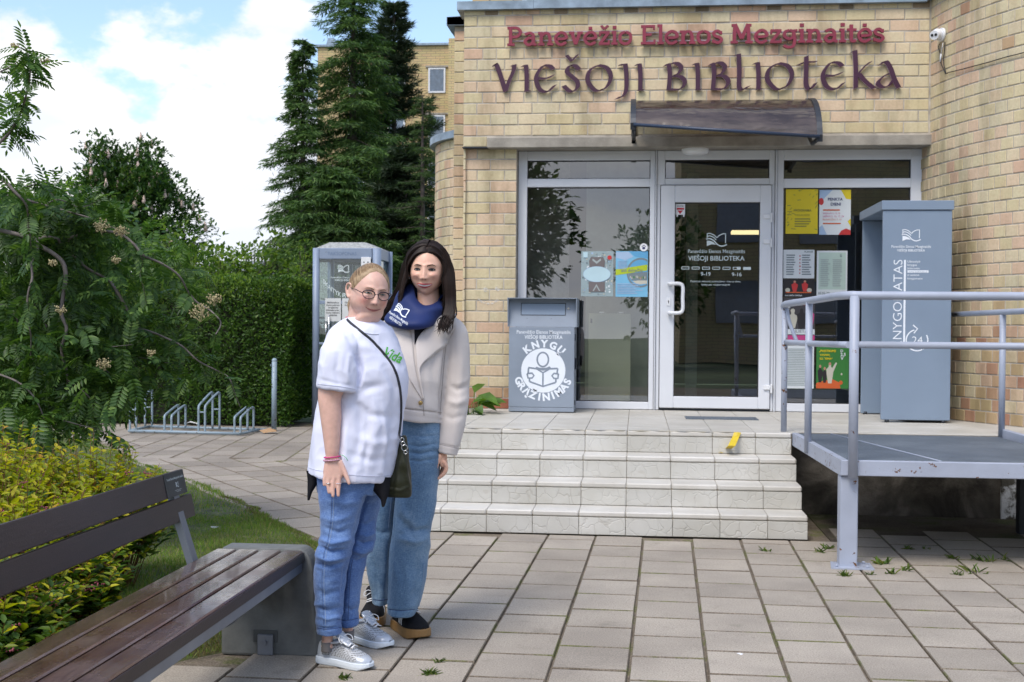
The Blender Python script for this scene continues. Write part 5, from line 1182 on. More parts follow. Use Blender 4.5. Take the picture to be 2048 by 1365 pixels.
M['plank_wet'] = mk_plank('wet_brown_plank', True); M['plank_dark'] = mk_plank('dark_brown_board', False)
M['bench_steel'] = plain('bench_steel', (.23, .25, .29), .42, .55, var=.12, scale=5)
M['bench_concrete'] = plain('bench_concrete', (.15, .158, .155), .85, var=.22, scale=10, bump=.5, bscale=90, kind='World')
bn = empty('park_bench', (-1.53, 4.2, 0), 0, 'brown plank bench with leaning backrest and rounded concrete end', 'bench')
nP = 4; pwid = (BX1 - BX0 - .011 * (nP - 1)) / nP
for i in range(nP):
    a = BX0 + i * (pwid + .011); MB().cbox(a, a + pwid, 2.2, BYE - .008, BSZ - .042, BSZ, .005).build('seat_plank', M['plank_wet'], bn)
# apron face of the front plank is darker, kept on its own edge strip
MB().cbox(BX1 + .001, BX1 + .006, 2.2, BYE - .008, BSZ - .046, BSZ - .006, .002).build('edge_strip', M['plank_dark'], bn)
MB().cbox(BX1 - .035, BX1 - .002, 2.2, BYE - .01, BSZ - .088, BSZ - .047, .004).cbox(BX0 + .01, BX0 + .04, 2.2, BYE - .01, BSZ - .088, BSZ - .047, .004).build('seat_rail', M['bench_steel'], bn)
mb = MB(); vs = []
for y in (BYE - .09, BYE - .40):
    pass
P = [(BX0 + .05, BSZ - .09)] + [(BX0 + .05 + (BX1 - .08 - BX0 - .05) * t, BSZ - .09 - .13 * math.sin(PI * t) ** .7) for t in np.linspace(.05, .95, 12)] + [(BX1 - .08, BSZ - .09)]
mb.prism(P, 'y', BYE - .45, BYE - .438); mb.prism([(p[0], p[1]) for p in P], 'y', 3.2, 3.212)
mb.tube([(BX0 + .17, 2.3, BSZ - .16), (BX0 + .17, BYE - .02, BSZ - .16)], .05, 12); mb.build('under_frame', M['bench_steel'], bn)
# concrete end: side outline in the x,z plane with a rounded front shoulder
out = [(BX0 - .0, 0.0), (BX0 + .0, BSZ - .0)]
out = [(-1.70, -.01), (-1.70, BSZ + .004)] + [(BX1 - .025 + .065 * math.sin(t), BSZ + .004 - .11 + .11 * math.cos(t)) for t in np.linspace(0, PI / 2 * .92, 9)] + [(BX1 + .045, .20), (BX1 + .058, .06), (BX1 + .058, -.01)]
mb = MB(); mb.prism(out, 'y', BYE, BYE + .12); co = mb.build('concrete_end', M['bench_concrete'], bn)
md = co.modifiers.new('b', 'BEVEL'); md.width = .012; md.segments = 2; md.limit_method = 'ANGLE'
MB().prism([(-1.56, .05), (-1.56, .10), (-1.46, .10), (-1.46, .05)], 'y', BYE - .006, BYE - .001).build('bolt_recess', C('recess', (.08, .085, .085), .9), bn)
MB().cbox(-1.54, -1.475, BYE - .02, BYE - .007, -.0, .085, .003).tube([(-1.507, BYE - .03, .055), (-1.507, BYE - .02, .055)], .009, 6).build('foot_bracket', M['bench_steel'], bn)
MB().cbox(-1.72, -1.60, BYE - .55, BYE - .43, BSZ - .3, BSZ - .09, .004).build('concrete_end_rib', M['bench_concrete'], bn) if False else None
# backrest: two boards on a leaning post
def board(z0, z1, y1, name='back_board'):
    xa, xb = -1.762 - (z0 - .58) * .22, -1.762 - (z1 - .58) * .22; th = .028
    mb = MB(); mb.prism([(xa, z0), (xb, z1), (xb - th, z1 - .006), (xa - th, z0 - .006)], 'y', 2.2, y1); o = mb.build(name, M['plank_dark'], bn); m_ = o.modifiers.new('b', 'BEVEL'); m_.width = .004; m_.segments = 2; return xa, xb
xa, xb = board(.683, .776, 4.835); board(.585, .674, 4.875)
mb = MB(); mb.prism([(xa + .0015, .685), (xb + .0015, .774), (xb + .0005, .774), (xa + .0005, .685)], 'y', 4.625, 4.832)
mb.build('plaque', plain('plaque_blue_black', (.010, .017, .024), .35), bn)
def plaque_text(mb, s, ya, yb, z, hh, bold=.01):
    v, f = glyphs(s, bold); lo = min(p[0] for p in v); hi = max(p[0] for p in v)
    for_ = []
    for p in v:
        zz = z + p[1] * hh / .72; x = xa + (xb - xa) * (zz - .683) / .093 + .0024
        for_.append((x, ya + (p[0] - lo) / (hi - lo) * (yb - ya), zz))
    mb.add(for_, f)
mb = MB(); plaque_text(mb, 'Poetės Elenos Mezginaitės suolelis', 4.648, 4.818, .7475, .009); plaque_text(mb, 'Panevėžio Elenos Mezginaitės', 4.71, 4.775, .7035, .003); plaque_text(mb, 'viešoji biblioteka', 4.72, 4.765, .698, .003)
def pl_map(x, y, z): return (xa + (xb - xa) * (z - .683) / .093 + .0024, x, z)
book_logo(mb, 4.742, .725, .030, 0, lw=.06, f=pl_map); mb.build('plaque_text', M['print_pale'], bn)
mb = MB(); mb.prism([(-1.805, .74), (-1.765, .60), (-1.700, .40), (-1.725, .39), (-1.79, .59), (-1.832, .735)], 'y', 4.70, 4.755); mb.build('back_post', M['bench_steel'], bn)
mb = MB(); mb.prism([(-1.805, .74), (-1.765, .60), (-1.700, .40), (-1.725, .39), (-1.79, .59), (-1.832, .735)], 'y', 2.9, 2.955); mb.build('back_post', M['bench_steel'], bn)
# ---------------------------------------------------------------- foliage tools
def mk_leaf(name, stops, trans=0.35, rough=0.5, var_scale=3.0):
    t = NT(name); g = t.n('ShaderNodeNewGeometry'); r = g.outputs['Random Per Island']
    c = t.ramp(r, stops); v = t.coord(kind='World')
    c = t.mix(1.0, c, t.ramp(t.noise(v, var_scale, 4), [(.32, (.72,) * 3), (.68, (1.22,) * 3)]), 'MULTIPLY')
    d = t.n('ShaderNodeBsdfPrincipled'); t.put(d.inputs['Base Color'], c); d.inputs['Roughness'].default_value = rough; d.inputs['Specular IOR Level'].default_value = .35
    tr = t.n('ShaderNodeBsdfTranslucent'); t.put(tr.inputs[0], t.mix(1.0, c, (1.5, 1.6, .6), 'MULTIPLY'))
    mx = t.n('ShaderNodeMixShader'); mx.inputs[0].default_value = trans; t.put(mx.inputs[1], d.outputs[0]); t.put(mx.inputs[2], tr.outputs[0]); t.put(t.out.inputs[0], mx.outputs[0]); return t.m
def unit_v(a): return a / (np.linalg.norm(a, axis=-1, keepdims=True) + 1e-9)
def leaf_arrays(P, D, N, L, W, fold=0.12, droop=0.0):
    """leaf blades: base P, direction D, normal N, length L, width W; six corners, four triangles' worth of shape"""
    D = unit_v(D); Sd = unit_v(np.cross(D, N)); N = unit_v(np.cross(Sd, D)); L = L[:, None]; W = W[:, None]
    b = P; l1 = P + D * L * .35 + Sd * W * .5 + N * W * fold; r1 = P + D * L * .35 - Sd * W * .5 + N * W * fold
    l2 = P + D * L * .72 + Sd * W * .34 + N * (W * fold - L * droop * .4); r2 = P + D * L * .72 - Sd * W * .34 + N * (W * fold - L * droop * .4); tp = P + D * L - N * L * droop
    V = np.stack([b, r1, r2, tp, l2, l1], 1).reshape(-1, 3); k = np.arange(len(P))[:, None] * 6
    F = np.concatenate([k + np.array([[0, 1, 2, 3]]), k + np.array([[0, 3, 4, 5]])], 0); return V, F
def quad_arrays(P, D, N, L, W):
    D = unit_v(D); Sd = unit_v(np.cross(D, N)); L = L[:, None]; W = W[:, None]
    V = np.stack([P, P + D * L * .45 - Sd * W * .5, P + D * L, P + D * L * .45 + Sd * W * .5], 1).reshape(-1, 3)
    k = np.arange(len(P))[:, None] * 4; return V, k + np.array([[0, 1, 2, 3]])
def rnd_dir(n): return unit_v(rng.normal(size=(n, 3)))
def joinarr(lst):
    Vs, Fs, b = [], [], 0
    for V, F in lst: Vs.append(V); Fs.append(F + b); b += len(V)
    return np.concatenate(Vs), np.concatenate(Fs)
M['bark'] = plain('bark', (.075, .06, .05), .9, var=.35, scale=14, bump=.7, bscale=40, kind='World')
M['bark_grey'] = plain('smooth_grey_bark', (.15, .125, .115), .7, var=.3, scale=20, bump=.4, bscale=60, kind='World')
M['spruce'] = mk_leaf('spruce_needles', [(0, (0.026, 0.064, 0.017)), (.5, (0.052, 0.113, 0.026)), (.85, (0.094, 0.167, 0.038)), (1, (0.145, 0.232, 0.058))], .25, .6, 1.2)
M['pine'] = mk_leaf('dark_pine_needles', [(0, (0.014, 0.031, 0.015)), (.6, (0.028, 0.050, 0.025)), (1, (0.056, 0.081, 0.039))], .15, .6, 1.2)
M['larch'] = mk_leaf('larch_needles', [(0, (0.030, 0.066, 0.018)), (.6, (0.054, 0.102, 0.026)), (1, (0.096, 0.156, 0.042))], .25, .6, 1.5)
M['chestnut'] = mk_leaf('chestnut_leaves', [(0, (0.021, 0.057, 0.015)), (.5, (0.042, 0.099, 0.024)), (.85, (0.068, 0.135, 0.033)), (1, (0.135, 0.210, 0.045))], .30, .45, .7)
M['hedge'] = mk_leaf('hedge_leaves', [(0, (0.023, 0.062, 0.010)), (.5, (0.046, 0.107, 0.016)), (.85, (0.078, 0.156, 0.023)), (1, (0.143, 0.234, 0.039))], .35, .4, 1.6)
M['hedge_top'] = mk_leaf('hedge_lit_leaves', [(0, (0.077, 0.143, 0.022)), (.5, (0.132, 0.220, 0.033)), (1, (0.220, 0.308, 0.050))], .45, .45, 1.5)  # hedge leaves recoloured paler and yellower, as if sunlit
M['rowan'] = mk_leaf('rowan_leaflets', [(0, (0.031, 0.075, 0.020)), (.5, (0.057, 0.123, 0.029)), (.85, (0.094, 0.176, 0.040)), (1, (0.165, 0.264, 0.066))], .40, .45, 1.8)
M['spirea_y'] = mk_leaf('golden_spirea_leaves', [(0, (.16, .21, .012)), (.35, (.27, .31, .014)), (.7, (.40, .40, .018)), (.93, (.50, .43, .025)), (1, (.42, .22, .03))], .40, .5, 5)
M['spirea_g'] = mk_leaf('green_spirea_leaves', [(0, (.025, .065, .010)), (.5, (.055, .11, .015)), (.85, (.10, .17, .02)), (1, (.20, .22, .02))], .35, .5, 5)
M['young'] = mk_leaf('fresh_green_leaves', [(0, (.06, .12, .02)), (.5, (.10, .18, .03)), (1, (.20, .27, .06))], .45, .5, 1.2)
M['grass'] = mk_leaf('grass_blades', [(0, (0.081, 0.149, 0.018)), (.45, (0.127, 0.230, 0.029)), (.78, (0.196, 0.265, 0.052)), (.9, (0.276, 0.253, 0.092)), (1, (0.345, 0.287, 0.138))], .35, .6, 2.5)
M['dry'] = mk_leaf('dry_grass', [(0, (.10, .08, .035)), (.6, (.17, .13, .06)), (1, (.09, .10, .03))], .2, .7, 4)
M['weed'] = mk_leaf('weed_leaves', [(0, (.05, .10, .02)), (.6, (.10, .17, .03)), (1, (.20, .22, .05))], .35, .5, 6)
M['hosta'] = mk_leaf('hosta_leaves', [(0, (.05, .12, .02)), (.6, (.10, .19, .03)), (1, (.18, .28, .06))], .35, .35, 6)

# ---------------------------------------------------------------- conifers
def conifer(name, lab, x, y, h, rad, mat, zlow=0.4, n_br=190, droop=.35, hang=.35, seed=1, top_pow=1.0, needle=.10, dens=1.0, gaps=.25, up=0.0, fine=.020):
    fine *= .62; dens *= 1.55
    R = np.random.default_rng(seed); root = empty(name, (x, y, 0), 0, lab, 'tree', 'trees beyond the hedge')
    mb = MB(); mb.tube([(x, y, 0), (x + .02, y, h * .5), (x, y, h)], [h * .012 + .02, h * .008 + .01, .010], 8); mb.build('trunk', M['bark'], root)
    P, D, N, L, W = [], [], [], [], []; br = MB()
    for i in range(n_br):
        t = (i + R.random()) / n_br; z = zlow + (h - zlow) * (t ** .92); a = R.random() * 2 * PI
        rl = rad * (1 - t) ** top_pow * R.uniform(1 - gaps * 1.4, 1.12) + .10 + .05 * R.random(); rl *= (1 + .18 * math.sin(3 * a + seed))
        n = max(4, int(rl / .11)); dx, dy = math.cos(a), math.sin(a); pts = []
        for j in range(n + 1):
            s = j / n; r = rl * s; zz = z - droop * rl * (s ** 1.3) + (.22 * rl * max(0, s - .65) ** 1.2 if droop > 0.1 else 0) + up * rl * s * s
            pts.append(np.array([x + dx * r, y + dy * r, zz]))
        br.tube(pts, [max(.003, .018 * (1 - j / n) * (rl / rad + .3)) for j in range(n + 1)], 4, caps=False)
        for j in range(n):
            s = (j + .5) / n; p0 = pts[j]; p1 = pts[j + 1]; wd = rl * .34 * (1 - s * .75) * (1 if s > .1 else .4) + .06
            for side in (-1, 1, 0):
                m = max(1, int((8 if side else 4) * dens * (.6 + wd)))
                sd = np.array([-dy * side, dx * side, 0.0]) + np.array([dx, dy, 0]) * (.55 if side else 1)
                k = R.random(m)[:, None]; q = p0 + (p1 - p0) * R.random(m)[:, None] + sd * wd * k + np.array([0, 0, -1.0]) * (hang * wd * k * R.random(m)[:, None] * 1.6)
                P.append(q); dd = sd + np.array([0, 0, -hang * 1.2 + up]) + R.normal(size=(m, 3)) * .35; D.append(dd); N.append(R.normal(size=(m, 3)) + np.array([0, 0, 1.2])); L.append(R.uniform(.7, 1.4, m) * needle); W.append(R.uniform(.7, 1.3, m) * fine)
            if hang > .3 and R.random() < .5:
                m = 4; q = p0 + np.array([0, 0, -1.0]) * (R.random(m)[:, None] * .28 * (1 + rl)); P.append(q); D.append(np.tile([0, 0, -1.0], (m, 1)) + R.normal(size=(m, 3)) * .4); N.append(R.normal(size=(m, 3))); L.append(R.uniform(.6, 1.2, m) * needle); W.append(R.uniform(.7, 1.3, m) * fine)
    br.build('branch', M['bark'], root, kind='stuff')
    V, F = quad_arrays(np.concatenate(P), np.concatenate(D), np.concatenate(N), np.concatenate(L), np.concatenate(W))
    npmesh('foliage', V, F, M[mat], root, kind='stuff'); return len(F)
def wx(px, Y): p = on_y(px, 656, Y); return float(p[0])
def hz(py, Y): return float(on_y(700, py, Y)[2])
tot = 0
tot += conifer('spruce_tree', 'tallest spruce behind the hedge, its bare leader running out of the top of the picture', wx(690, 24), 24.5, 9.3, 2.15, 'spruce', .5, 320, .30, .42, 11, .90, .12, 1.7, .50, fine=.030)
tot += conifer('spruce_tree', 'narrow pointed spruce at the left edge of the conifer group', wx(585, 23), 23.6, hz(76, 23.6), 1.30, 'spruce', .5, 200, .32, .45, 5, 1.05, .11, 1.9, .35, fine=.028)
tot += conifer('spruce_tree', 'dense bluish dark pine right of the tallest spruce', wx(775, 26), 26.5, hz(8, 26.5), 1.30, 'pine', 1.0, 230, .08, .05, 8, .75, .17, 2.0, .35, up=.35, fine=.030)
tot += conifer('larch_tree', 'small thin larch between the pine and the rounded brick corner', wx(832, 22), 22.5, hz(195, 22.5), .80, 'larch', .6, 130, .15, .30, 9, .9, .09, 1.3, .45, fine=.016)
tot += conifer('spruce_tree', 'low wide spruce filling the foot of the conifer group behind the booth', wx(655, 21.5), 21.8, hz(330, 21.8), 1.75, 'spruce', .2, 230, .22, .40, 3, .62, .12, 2.0, .25, fine=.030)
tot += conifer('pine_tree', 'dark low pine beside the rounded brick corner', wx(800, 23), 23.4, hz(300, 23.4), 1.25, 'pine', .2, 190, .10, .10, 14, .6, .15, 2.0, .25, up=.2, fine=.030)

# ---------------------------------------------------------------- broad-leaved trees
def limb_tree(name, lab, x, y, h, rx, zc, rz_, mat, n_cl, per, size, lw=.45, seed=2, fan=5, cat='tree', group=None, blossoms=0, gap=.0, trunk_r=.14, shape=None):
    R = np.random.default_rng(seed); root = empty(name, (x, y, 0), 0, lab, cat, group)
    C_ = []
    while len(C_) < n_cl:
        d = unit_v(R.normal(size=3)); rr = R.uniform(.45, 1.0) ** .5
        q = np.array([d[0] * rx * rr, d[1] * rx * .9 * rr, d[2] * rz_ * rr]); 
        if shape: q = shape(q, rx, rz_)
        b = 1 + .22 * math.sin(5 * d[0] + 3 * d[2] + seed) + .14 * math.sin(9 * d[2] - 4 * d[1]); C_.append(np.array([x, y, zc]) + q * b)
    C_ = np.array(C_); mb = MB(); mb.tube([(x, y, -.05), (x + .04, y, zc - rz_ * .6), (x, y, zc)], [trunk_r, trunk_r * .8, trunk_r * .4], 8)
    mb.build('trunk', M['bark'], root); mb = MB()
    for c in C_[::max(1, n_cl // 60)]:
        s = np.array([x, y, zc - rz_ * .75 + R.random() * rz_ * .8]); m = s + (c - s) * .5 + np.array([0, 0, -.05 * h * R.random()]); mb.tube([tuple(s), tuple(m), tuple(c)], [trunk_r * .22, trunk_r * .13, .006], 5, caps=False)
    mb.build('limb', M['bark'], root, kind='stuff')
    P = np.repeat(C_, per, 0) + R.normal(size=(n_cl * per, 3)) * size * 1.25; out = unit_v(P - np.array([x, y, zc - rz_ * .3]))
    lst = []
    for k in range(fan):
        D = unit_v(out + R.normal(size=P.shape) * .55 + np.array([0, 0, -.25])); N = unit_v(np.tile([0, 0, 1.0], (len(P), 1)) + R.normal(size=P.shape) * .45 + out * .35)
        lst.append(leaf_arrays(P + R.normal(size=P.shape) * size * .3, D, N, R.uniform(.7, 1.2, len(P)) * size, R.uniform(.8, 1.2, len(P)) * size * lw, .1, .12))
    V, F = joinarr(lst); npmesh('foliage', V, F, M[mat], root, kind='stuff')
    if blossoms:
        mb = MB(); rr = random.Random(seed); o = unit_v(C_ - np.array([x, y, zc])); idx = [i for i in range(n_cl) if o[i][1] < .25]; rr.shuffle(idx)
        for i in idx[:blossoms]:
            p = C_[i] + o[i] * size * .9 + np.array([0, 0, size * .2]); hh = rr.uniform(.20, .30)
            for k in range(4): mb.ball((p[0] + rr.uniform(-.01, .01), p[1], p[2] + hh * k / 4), .075 * (1 - k * .2), 6, 4, sc=(1, 1, 1.2))
        mb.build('blossom', plain('chestnut_blossom', (.55, .42, .35), .7, var=.3, scale=12, kind='World'), root, kind='stuff')
    return root
def dome(q, rx, rz_):
    # broad crown that narrows to a pointed top
    t = (q[2] / rz_ + 1) / 2; k = 1.12 - .72 * t ** 1.4; return np.array([q[0] * k, q[1] * k, q[2]])
limb_tree('chestnut_tree', 'large horse chestnut with pale flower candles against the white cloud', wx(240, 42), 42.5, 8.0, 2.65, 4.05, 3.45, 'chestnut', 900, 10, .18, .46, 21, 5, blossoms=190, trunk_r=.2, shape=dome)
limb_tree('leafy_shrub', 'light green leafy bush showing over the hedge left of the spruces', wx(505, 19.5), 19.6, 2.5, .66, 2.12, .55, 'young', 70, 8, .085, .6, 4, 3, 'shrub', 'leafy bushes behind the hedge', trunk_r=.03)
limb_tree('leafy_shrub', 'airy green bush over the hedge in the middle of the sky gap', wx(435, 19), 19.2, 2.4, .75, 2.00, .50, 'young', 75, 8, .085, .6, 6, 3, 'shrub', 'leafy bushes behind the hedge', trunk_r=.03)
limb_tree('leafy_shrub', 'taller green bush over the hedge next to the chestnut crown', wx(365, 20), 20.4, 2.8, .75, 2.2, .60, 'young', 75, 8, .09, .6, 7, 3, 'shrub', 'leafy bushes behind the hedge', trunk_r=.03)
limb_tree('leafy_shrub', 'upright willowy shoots rising behind the hedge beside the phone booth', wx(595, 18), 18.2, 2.7, .22, 2.15, .55, 'young', 34, 9, .07, .35, 9, 2, 'shrub', 'leafy bushes behind the hedge', trunk_r=.02)
limb_tree('maple_tree', 'dark round tree crown low behind the rowan at the left', wx(70, 34), 34, 6.0, 3.3, 2.9, 2.0, 'chestnut', 300, 7, .24, .5, 15, 4, trunk_r=.15)
# roofs of a low building glimpsed in the gap above the hedge
hb = empty('low_building', (wx(500, 60), 60, 0), 0, 'grey low building roof glimpsed between the bushes and the spruces', 'building')
MB().box(wx(395, 60), wx(560, 60), 60, 66, 0, 3.9).build('wall', C('grey_render', (.32, .33, .34), .8), hb); MB().prism([(59.5, 3.9), (63, 4.7), (66.5, 3.9)], 'x', wx(390, 60), wx(565, 60)).build('roof', C('grey_roof', (.20, .21, .23), .7), hb)

# ---------------------------------------------------------------- far yellow brick block
fb = empty('apartment_block', (wx(770, 70), 70, 0), 0, 'far yellow brick block with a flat roof standing behind the spruces', 'building')
M['brick_block'] = mk_far_brick('block_brickwork', bw=.52, bh=.14)
fx0, fx1 = wx(632, 70), wx(940, 70); ft = hz(94, 70)
MB().box(fx0, fx1, 70, 84, 0, ft).build('wall', M['brick_block'], fb); MB().box(fx0 - .15, fx1, 69.85, 84, ft, ft + .12).build('roof_edge', M['coping'], fb); MB().box(wx(893, 68), wx(990, 68), 68, 70, 0, hz(80, 68)).build('stair_bay', M['brick_block'], fb)
MB().prism([(wx(645, 71), ft), (wx(672, 71), ft), (wx(664, 71), ft + .75), (wx(652, 71), ft + .75)], 'y', 71, 72).build('roof_hatch', M['coping'], fb)
def far_window(pa, pb, ya, yb, Y=69.95):
    x0, x1, z0, z1 = wx(pa, Y), wx(pb, Y), hz(yb, Y), hz(ya, Y)
    f = MB().box(x0, x1, Y - .02, Y + .04, z0, z0 + .09).box(x0, x1, Y - .02, Y + .04, z1 - .09, z1).box(x0, x0 + .09, Y - .02, Y + .04, z0 + .09, z1 - .09).box(x1 - .09, x1, Y - .02, Y + .04, z0 + .09, z1 - .09).build('window', M['pvc'], fb)
    MB().box(x0 + .09, x1 - .09, Y + .0, Y + .03, z0 + .09, z1 - .09).build('pane', M['far_pane'], f)
    MB().box(x0 - .15, x1 + .2, Y - .05, Y + .04, z1 + .02, z1 + .12).build('window_head', M['concrete'], fb)
M['far_pane'] = plain('far_window_pane', (.10, .14, .20), .08, spec=.9, var=.2, kind='World')
for pa, pb in ((853, 887), (693, 727), (773, 807)):
    for k in range(6): far_window(pa, pb, 138 + k * 94, 188 + k * 94)

# ---------------------------------------------------------------- clipped hedge
def hedge():
    R = np.random.default_rng(31); x0, x1, y0, y1, zt = -13.5, -4.62, 16.35, 17.75, 2.03
    root = empty('clipped_hedge', ((x0 + x1) / 2, 17, 0), 0, 'long clipped green hedge with yellowish top behind the bicycle rack', 'hedge')
    MB().box(x0 + .2, x1 - .2, y0 + .22, y1 - .1, 0, zt - .24).build('shade_core', plain('hedge_inside', (.018, .022, .010), .95, var=.3), root)  # near-black box inside, its colour paints shade into the leaf gaps
    def wob(u, v): return .07 * np.sin(u * 1.9 + 1.3) + .05 * np.sin(v * 3.1 + u * .7) + .04 * np.sin(u * 4.7 + v * 2)
    n = 62000; u = R.uniform(x0, x1, n); w = R.uniform(.02, zt, n) ; dep = R.random(n) ** 2 * .24
    Pf = np.stack([u, y0 + .06 + wob(u, w) + dep + .10 * np.clip((w - 1.7) / .3, 0, 1) ** 2, w], 1); Df = unit_v(np.stack([R.normal(size=n) * .8, -.7 + R.normal(size=n) * .4, .35 + R.normal(size=n) * .6], 1)); Nf = unit_v(np.stack([R.normal(size=n) * .5, -.8 + R.normal(size=n) * .5, .6 + R.normal(size=n) * .5], 1))
    V, F = leaf_arrays(Pf, Df, Nf, R.uniform(.035, .065, n), R.uniform(.018, .030, n), .1, .1); npmesh('foliage', V, F, M['hedge'], root, kind='stuff')
    n = 7000; zz = R.uniform(.05, zt, n); P = np.stack([x1 - .05 - R.random(n) ** 2 * .2 + .05 * np.sin(zz * 5), R.uniform(y0, y1, n), zz], 1); V, F = leaf_arrays(P, unit_v(np.array([.7, -.3, .3]) + R.normal(size=(n, 3)) * .5), rnd_dir(n) + np.array([.8, 0, .4]), R.uniform(.035, .065, n), R.uniform(.018, .030, n)); npmesh('foliage', V, F, M['hedge'], root, kind='stuff')
    n = 26000; u = R.uniform(x0, x1, n); yy = R.uniform(y0 + .02, y1, n); z = zt - .05 + .03 * np.sin(u * 3) + .03 * np.sin(u * 7.3 + yy * 4) - R.random(n) ** 1.5 * .30 * (yy < y0 + .3) - R.random(n) * .08
    P = np.stack([u, yy, z], 1); D = unit_v(np.stack([R.normal(size=n) * .5, -.15 + R.normal(size=n) * .5, .9 + R.normal(size=n) * .4], 1)); V, F = leaf_arrays(P, D, rnd_dir(n) + np.array([0, -.5, .5]), R.uniform(.04, .075, n), R.uniform(.016, .026, n)); npmesh('lit_top_leaves', V, F, M['hedge_top'], root, kind='stuff')  # sunlit look of the hedge top put into the leaf colour
hedge()

# ---------------------------------------------------------------- rowan hanging in from the left
def rowan():
    R = np.random.default_rng(77); root = empty('rowan_tree', (-5.4, 8.6, 0), 0, 'drooping rowan with feathery leaves and cream flower heads at the left edge', 'tree')
    Z5 = lambda pts: [(.337 * a, 440 + .337 * b) for a, b in pts]
    BR = [  # pixel path, depth, thickness
     (Z5([(150, -120), (170, 0), (180, 80), (225, 150), (190, 250), (190, 350), (165, 450), (165, 600), (185, 700), (185, 820), (240, 830)]), 7.0, .011),
     (Z5([(150, 110), (225, 150), (300, 190), (370, 250), (390, 330), (375, 450), (365, 560), (395, 650), (365, 770), (395, 900), (400, 1000), (370, 1100), (370, 1200), (480, 1230)]), 7.2, .016),
     (Z5([(-100, 40), (140, 95), (210, 120), (270, 105), (340, 115), (360, 140), (440, 100), (540, 70), (700, 80), (790, 140), (850, 210), (960, 260), (1060, 330), (1120, 430), (1170, 490), (1250, 540), (1310, 610), (1280, 680)]), 7.3, .014),
     (Z5([(300, 130), (430, 210), (520, 290), (660, 370), (700, 470), (740, 600), (750, 700), (750, 800)]), 7.6, .011),
     (Z5([(660, 370), (720, 470), (770, 570), (790, 640), (880, 660), (980, 700), (1080, 750), (1180, 840), (1300, 900), (1360, 940), (1390, 1020), (1425, 1110)]), 7.5, .010),
     (Z5([(790, 140), (830, 200), (850, 260), (830, 320), (850, 400), (870, 520)]), 7.3, .006),
     (Z5([(760, 800), (800, 810), (900, 830), (1000, 850), (1100, 850)]), 7.6, .005),
     (Z5([(500, 780), (600, 760), (700, 750), (790, 740)]), 7.4, .004),
     (Z5([(400, 950), (470, 1000), (540, 1070), (560, 1180)]), 7.2, .005),
     (Z5([(560, 850), (750, 990), (720, 1090), (640, 1190)]), 7.5, .004),
     (Z5([(370, 1190), (480, 1220), (600, 1250), (680, 1290), (830, 1340)]), 7.0, .004),
     (Z5([(-60, 500), (60, 520), (110, 640), (90, 780), (120, 900)]), 7.4, .008),
     (Z5([(-60, 900), (100, 960), (200, 1050), (260, 1180), (240, 1260)]), 7.1, .007),
     (Z5([(200, 500), (280, 640), (300, 800), (290, 960), (330, 1150)]), 7.8, .007),
     (Z5([(440, 500), (520, 640), (560, 800), (540, 950)]), 7.9, .006),
     ([(-60, 350), (0, 285), (22, 262), (40, 228), (52, 192), (60, 150), (58, 118), (50, 96)], 6.6, .010),
     ([(-60, 180), (-10, 150), (30, 128), (48, 112)], 6.7, .006),
     ([(-80, 330), (0, 357), (30, 385), (52, 410), (58, 450), (62, 500)], 6.9, .012),
     ([(50, 400), (90, 412), (140, 425), (190, 440), (240, 462)], 7.2, .010),
     ([(-40, 420), (40, 380), (80, 370), (110, 395)], 7.1, .006),
     ([(60, 440), (110, 400), (160, 415), (200, 400)], 7.4, .006)]
    mb = MB(); curves = []
    for pts, dep, r in BR:
        jit = R.uniform(-.25, .25); P = [np.array([0, 0, CH]) + ray(a, b) * (dep + jit * math.sin(i * .8) * .6) for i, (a, b) in enumerate(pts)]
        P = crom(P, 5); n = len(P); curves.append(P); mb.tube([tuple(p) for p in P], [max(.0016, r * (1 - .75 * i / n)) for i in range(n)], 6, caps=False)
    for a, b in (((-5.4, 8.6, -.05), (-5.2, 8.3, 1.2)),):
        mb.tube([(-5.4, 8.6, -.05), (-5.35, 8.5, .9), (-5.0, 8.0, 1.8), (-4.4, 7.6, 2.5), (-3.9, 7.1, 2.45)], [.09, .08, .06, .045, .02], 8); mb.tube([(-5.35, 8.5, .9), (-4.7, 7.9, 1.5), (-4.2, 7.4, 1.75), (-3.9, 7.2, 1.72)], [.06, .045, .035, .02], 8)
    mb.build('trunk', M['bark_grey'], root)
    lv = []; st = MB()
    def compound(p, d, size, n=6, hang=.5):
        """one feathery leaf: pairs of leaflets along a drooping midrib and one at the tip"""
        d = d / np.linalg.norm(d); up = np.array([0, 0, 1.0]); side = np.cross(d, up); side /= np.linalg.norm(side) + 1e-6; side = side * math.cos(R.uniform(-.6, .6)) + np.cross(d, side) * math.sin(R.uniform(-.8, .8))
        mid = []; q = p.copy(); dd = d.copy()
        for i in range(n + 1): mid.append(q.copy()); dd = dd + np.array([0, 0, -hang / n]); dd /= np.linalg.norm(dd); q = q + dd * size / (n + 1)
        nn = np.cross(side, dd); ll = size * .36
        for i in range(1, n + 1):
            k = .75 + .35 * math.sin(PI * i / (n + 1))
            for s in (-1, 1): lv.append((mid[i], side * s + dd * .55, nn, ll * k, ll * .34 * k))
        lv.append((q, dd, nn, ll, ll * .34)); st.add([tuple(mid[0]), tuple(mid[0] + side * .0012), tuple(q + side * .0008), tuple(q)], [(0, 1, 2, 3)])
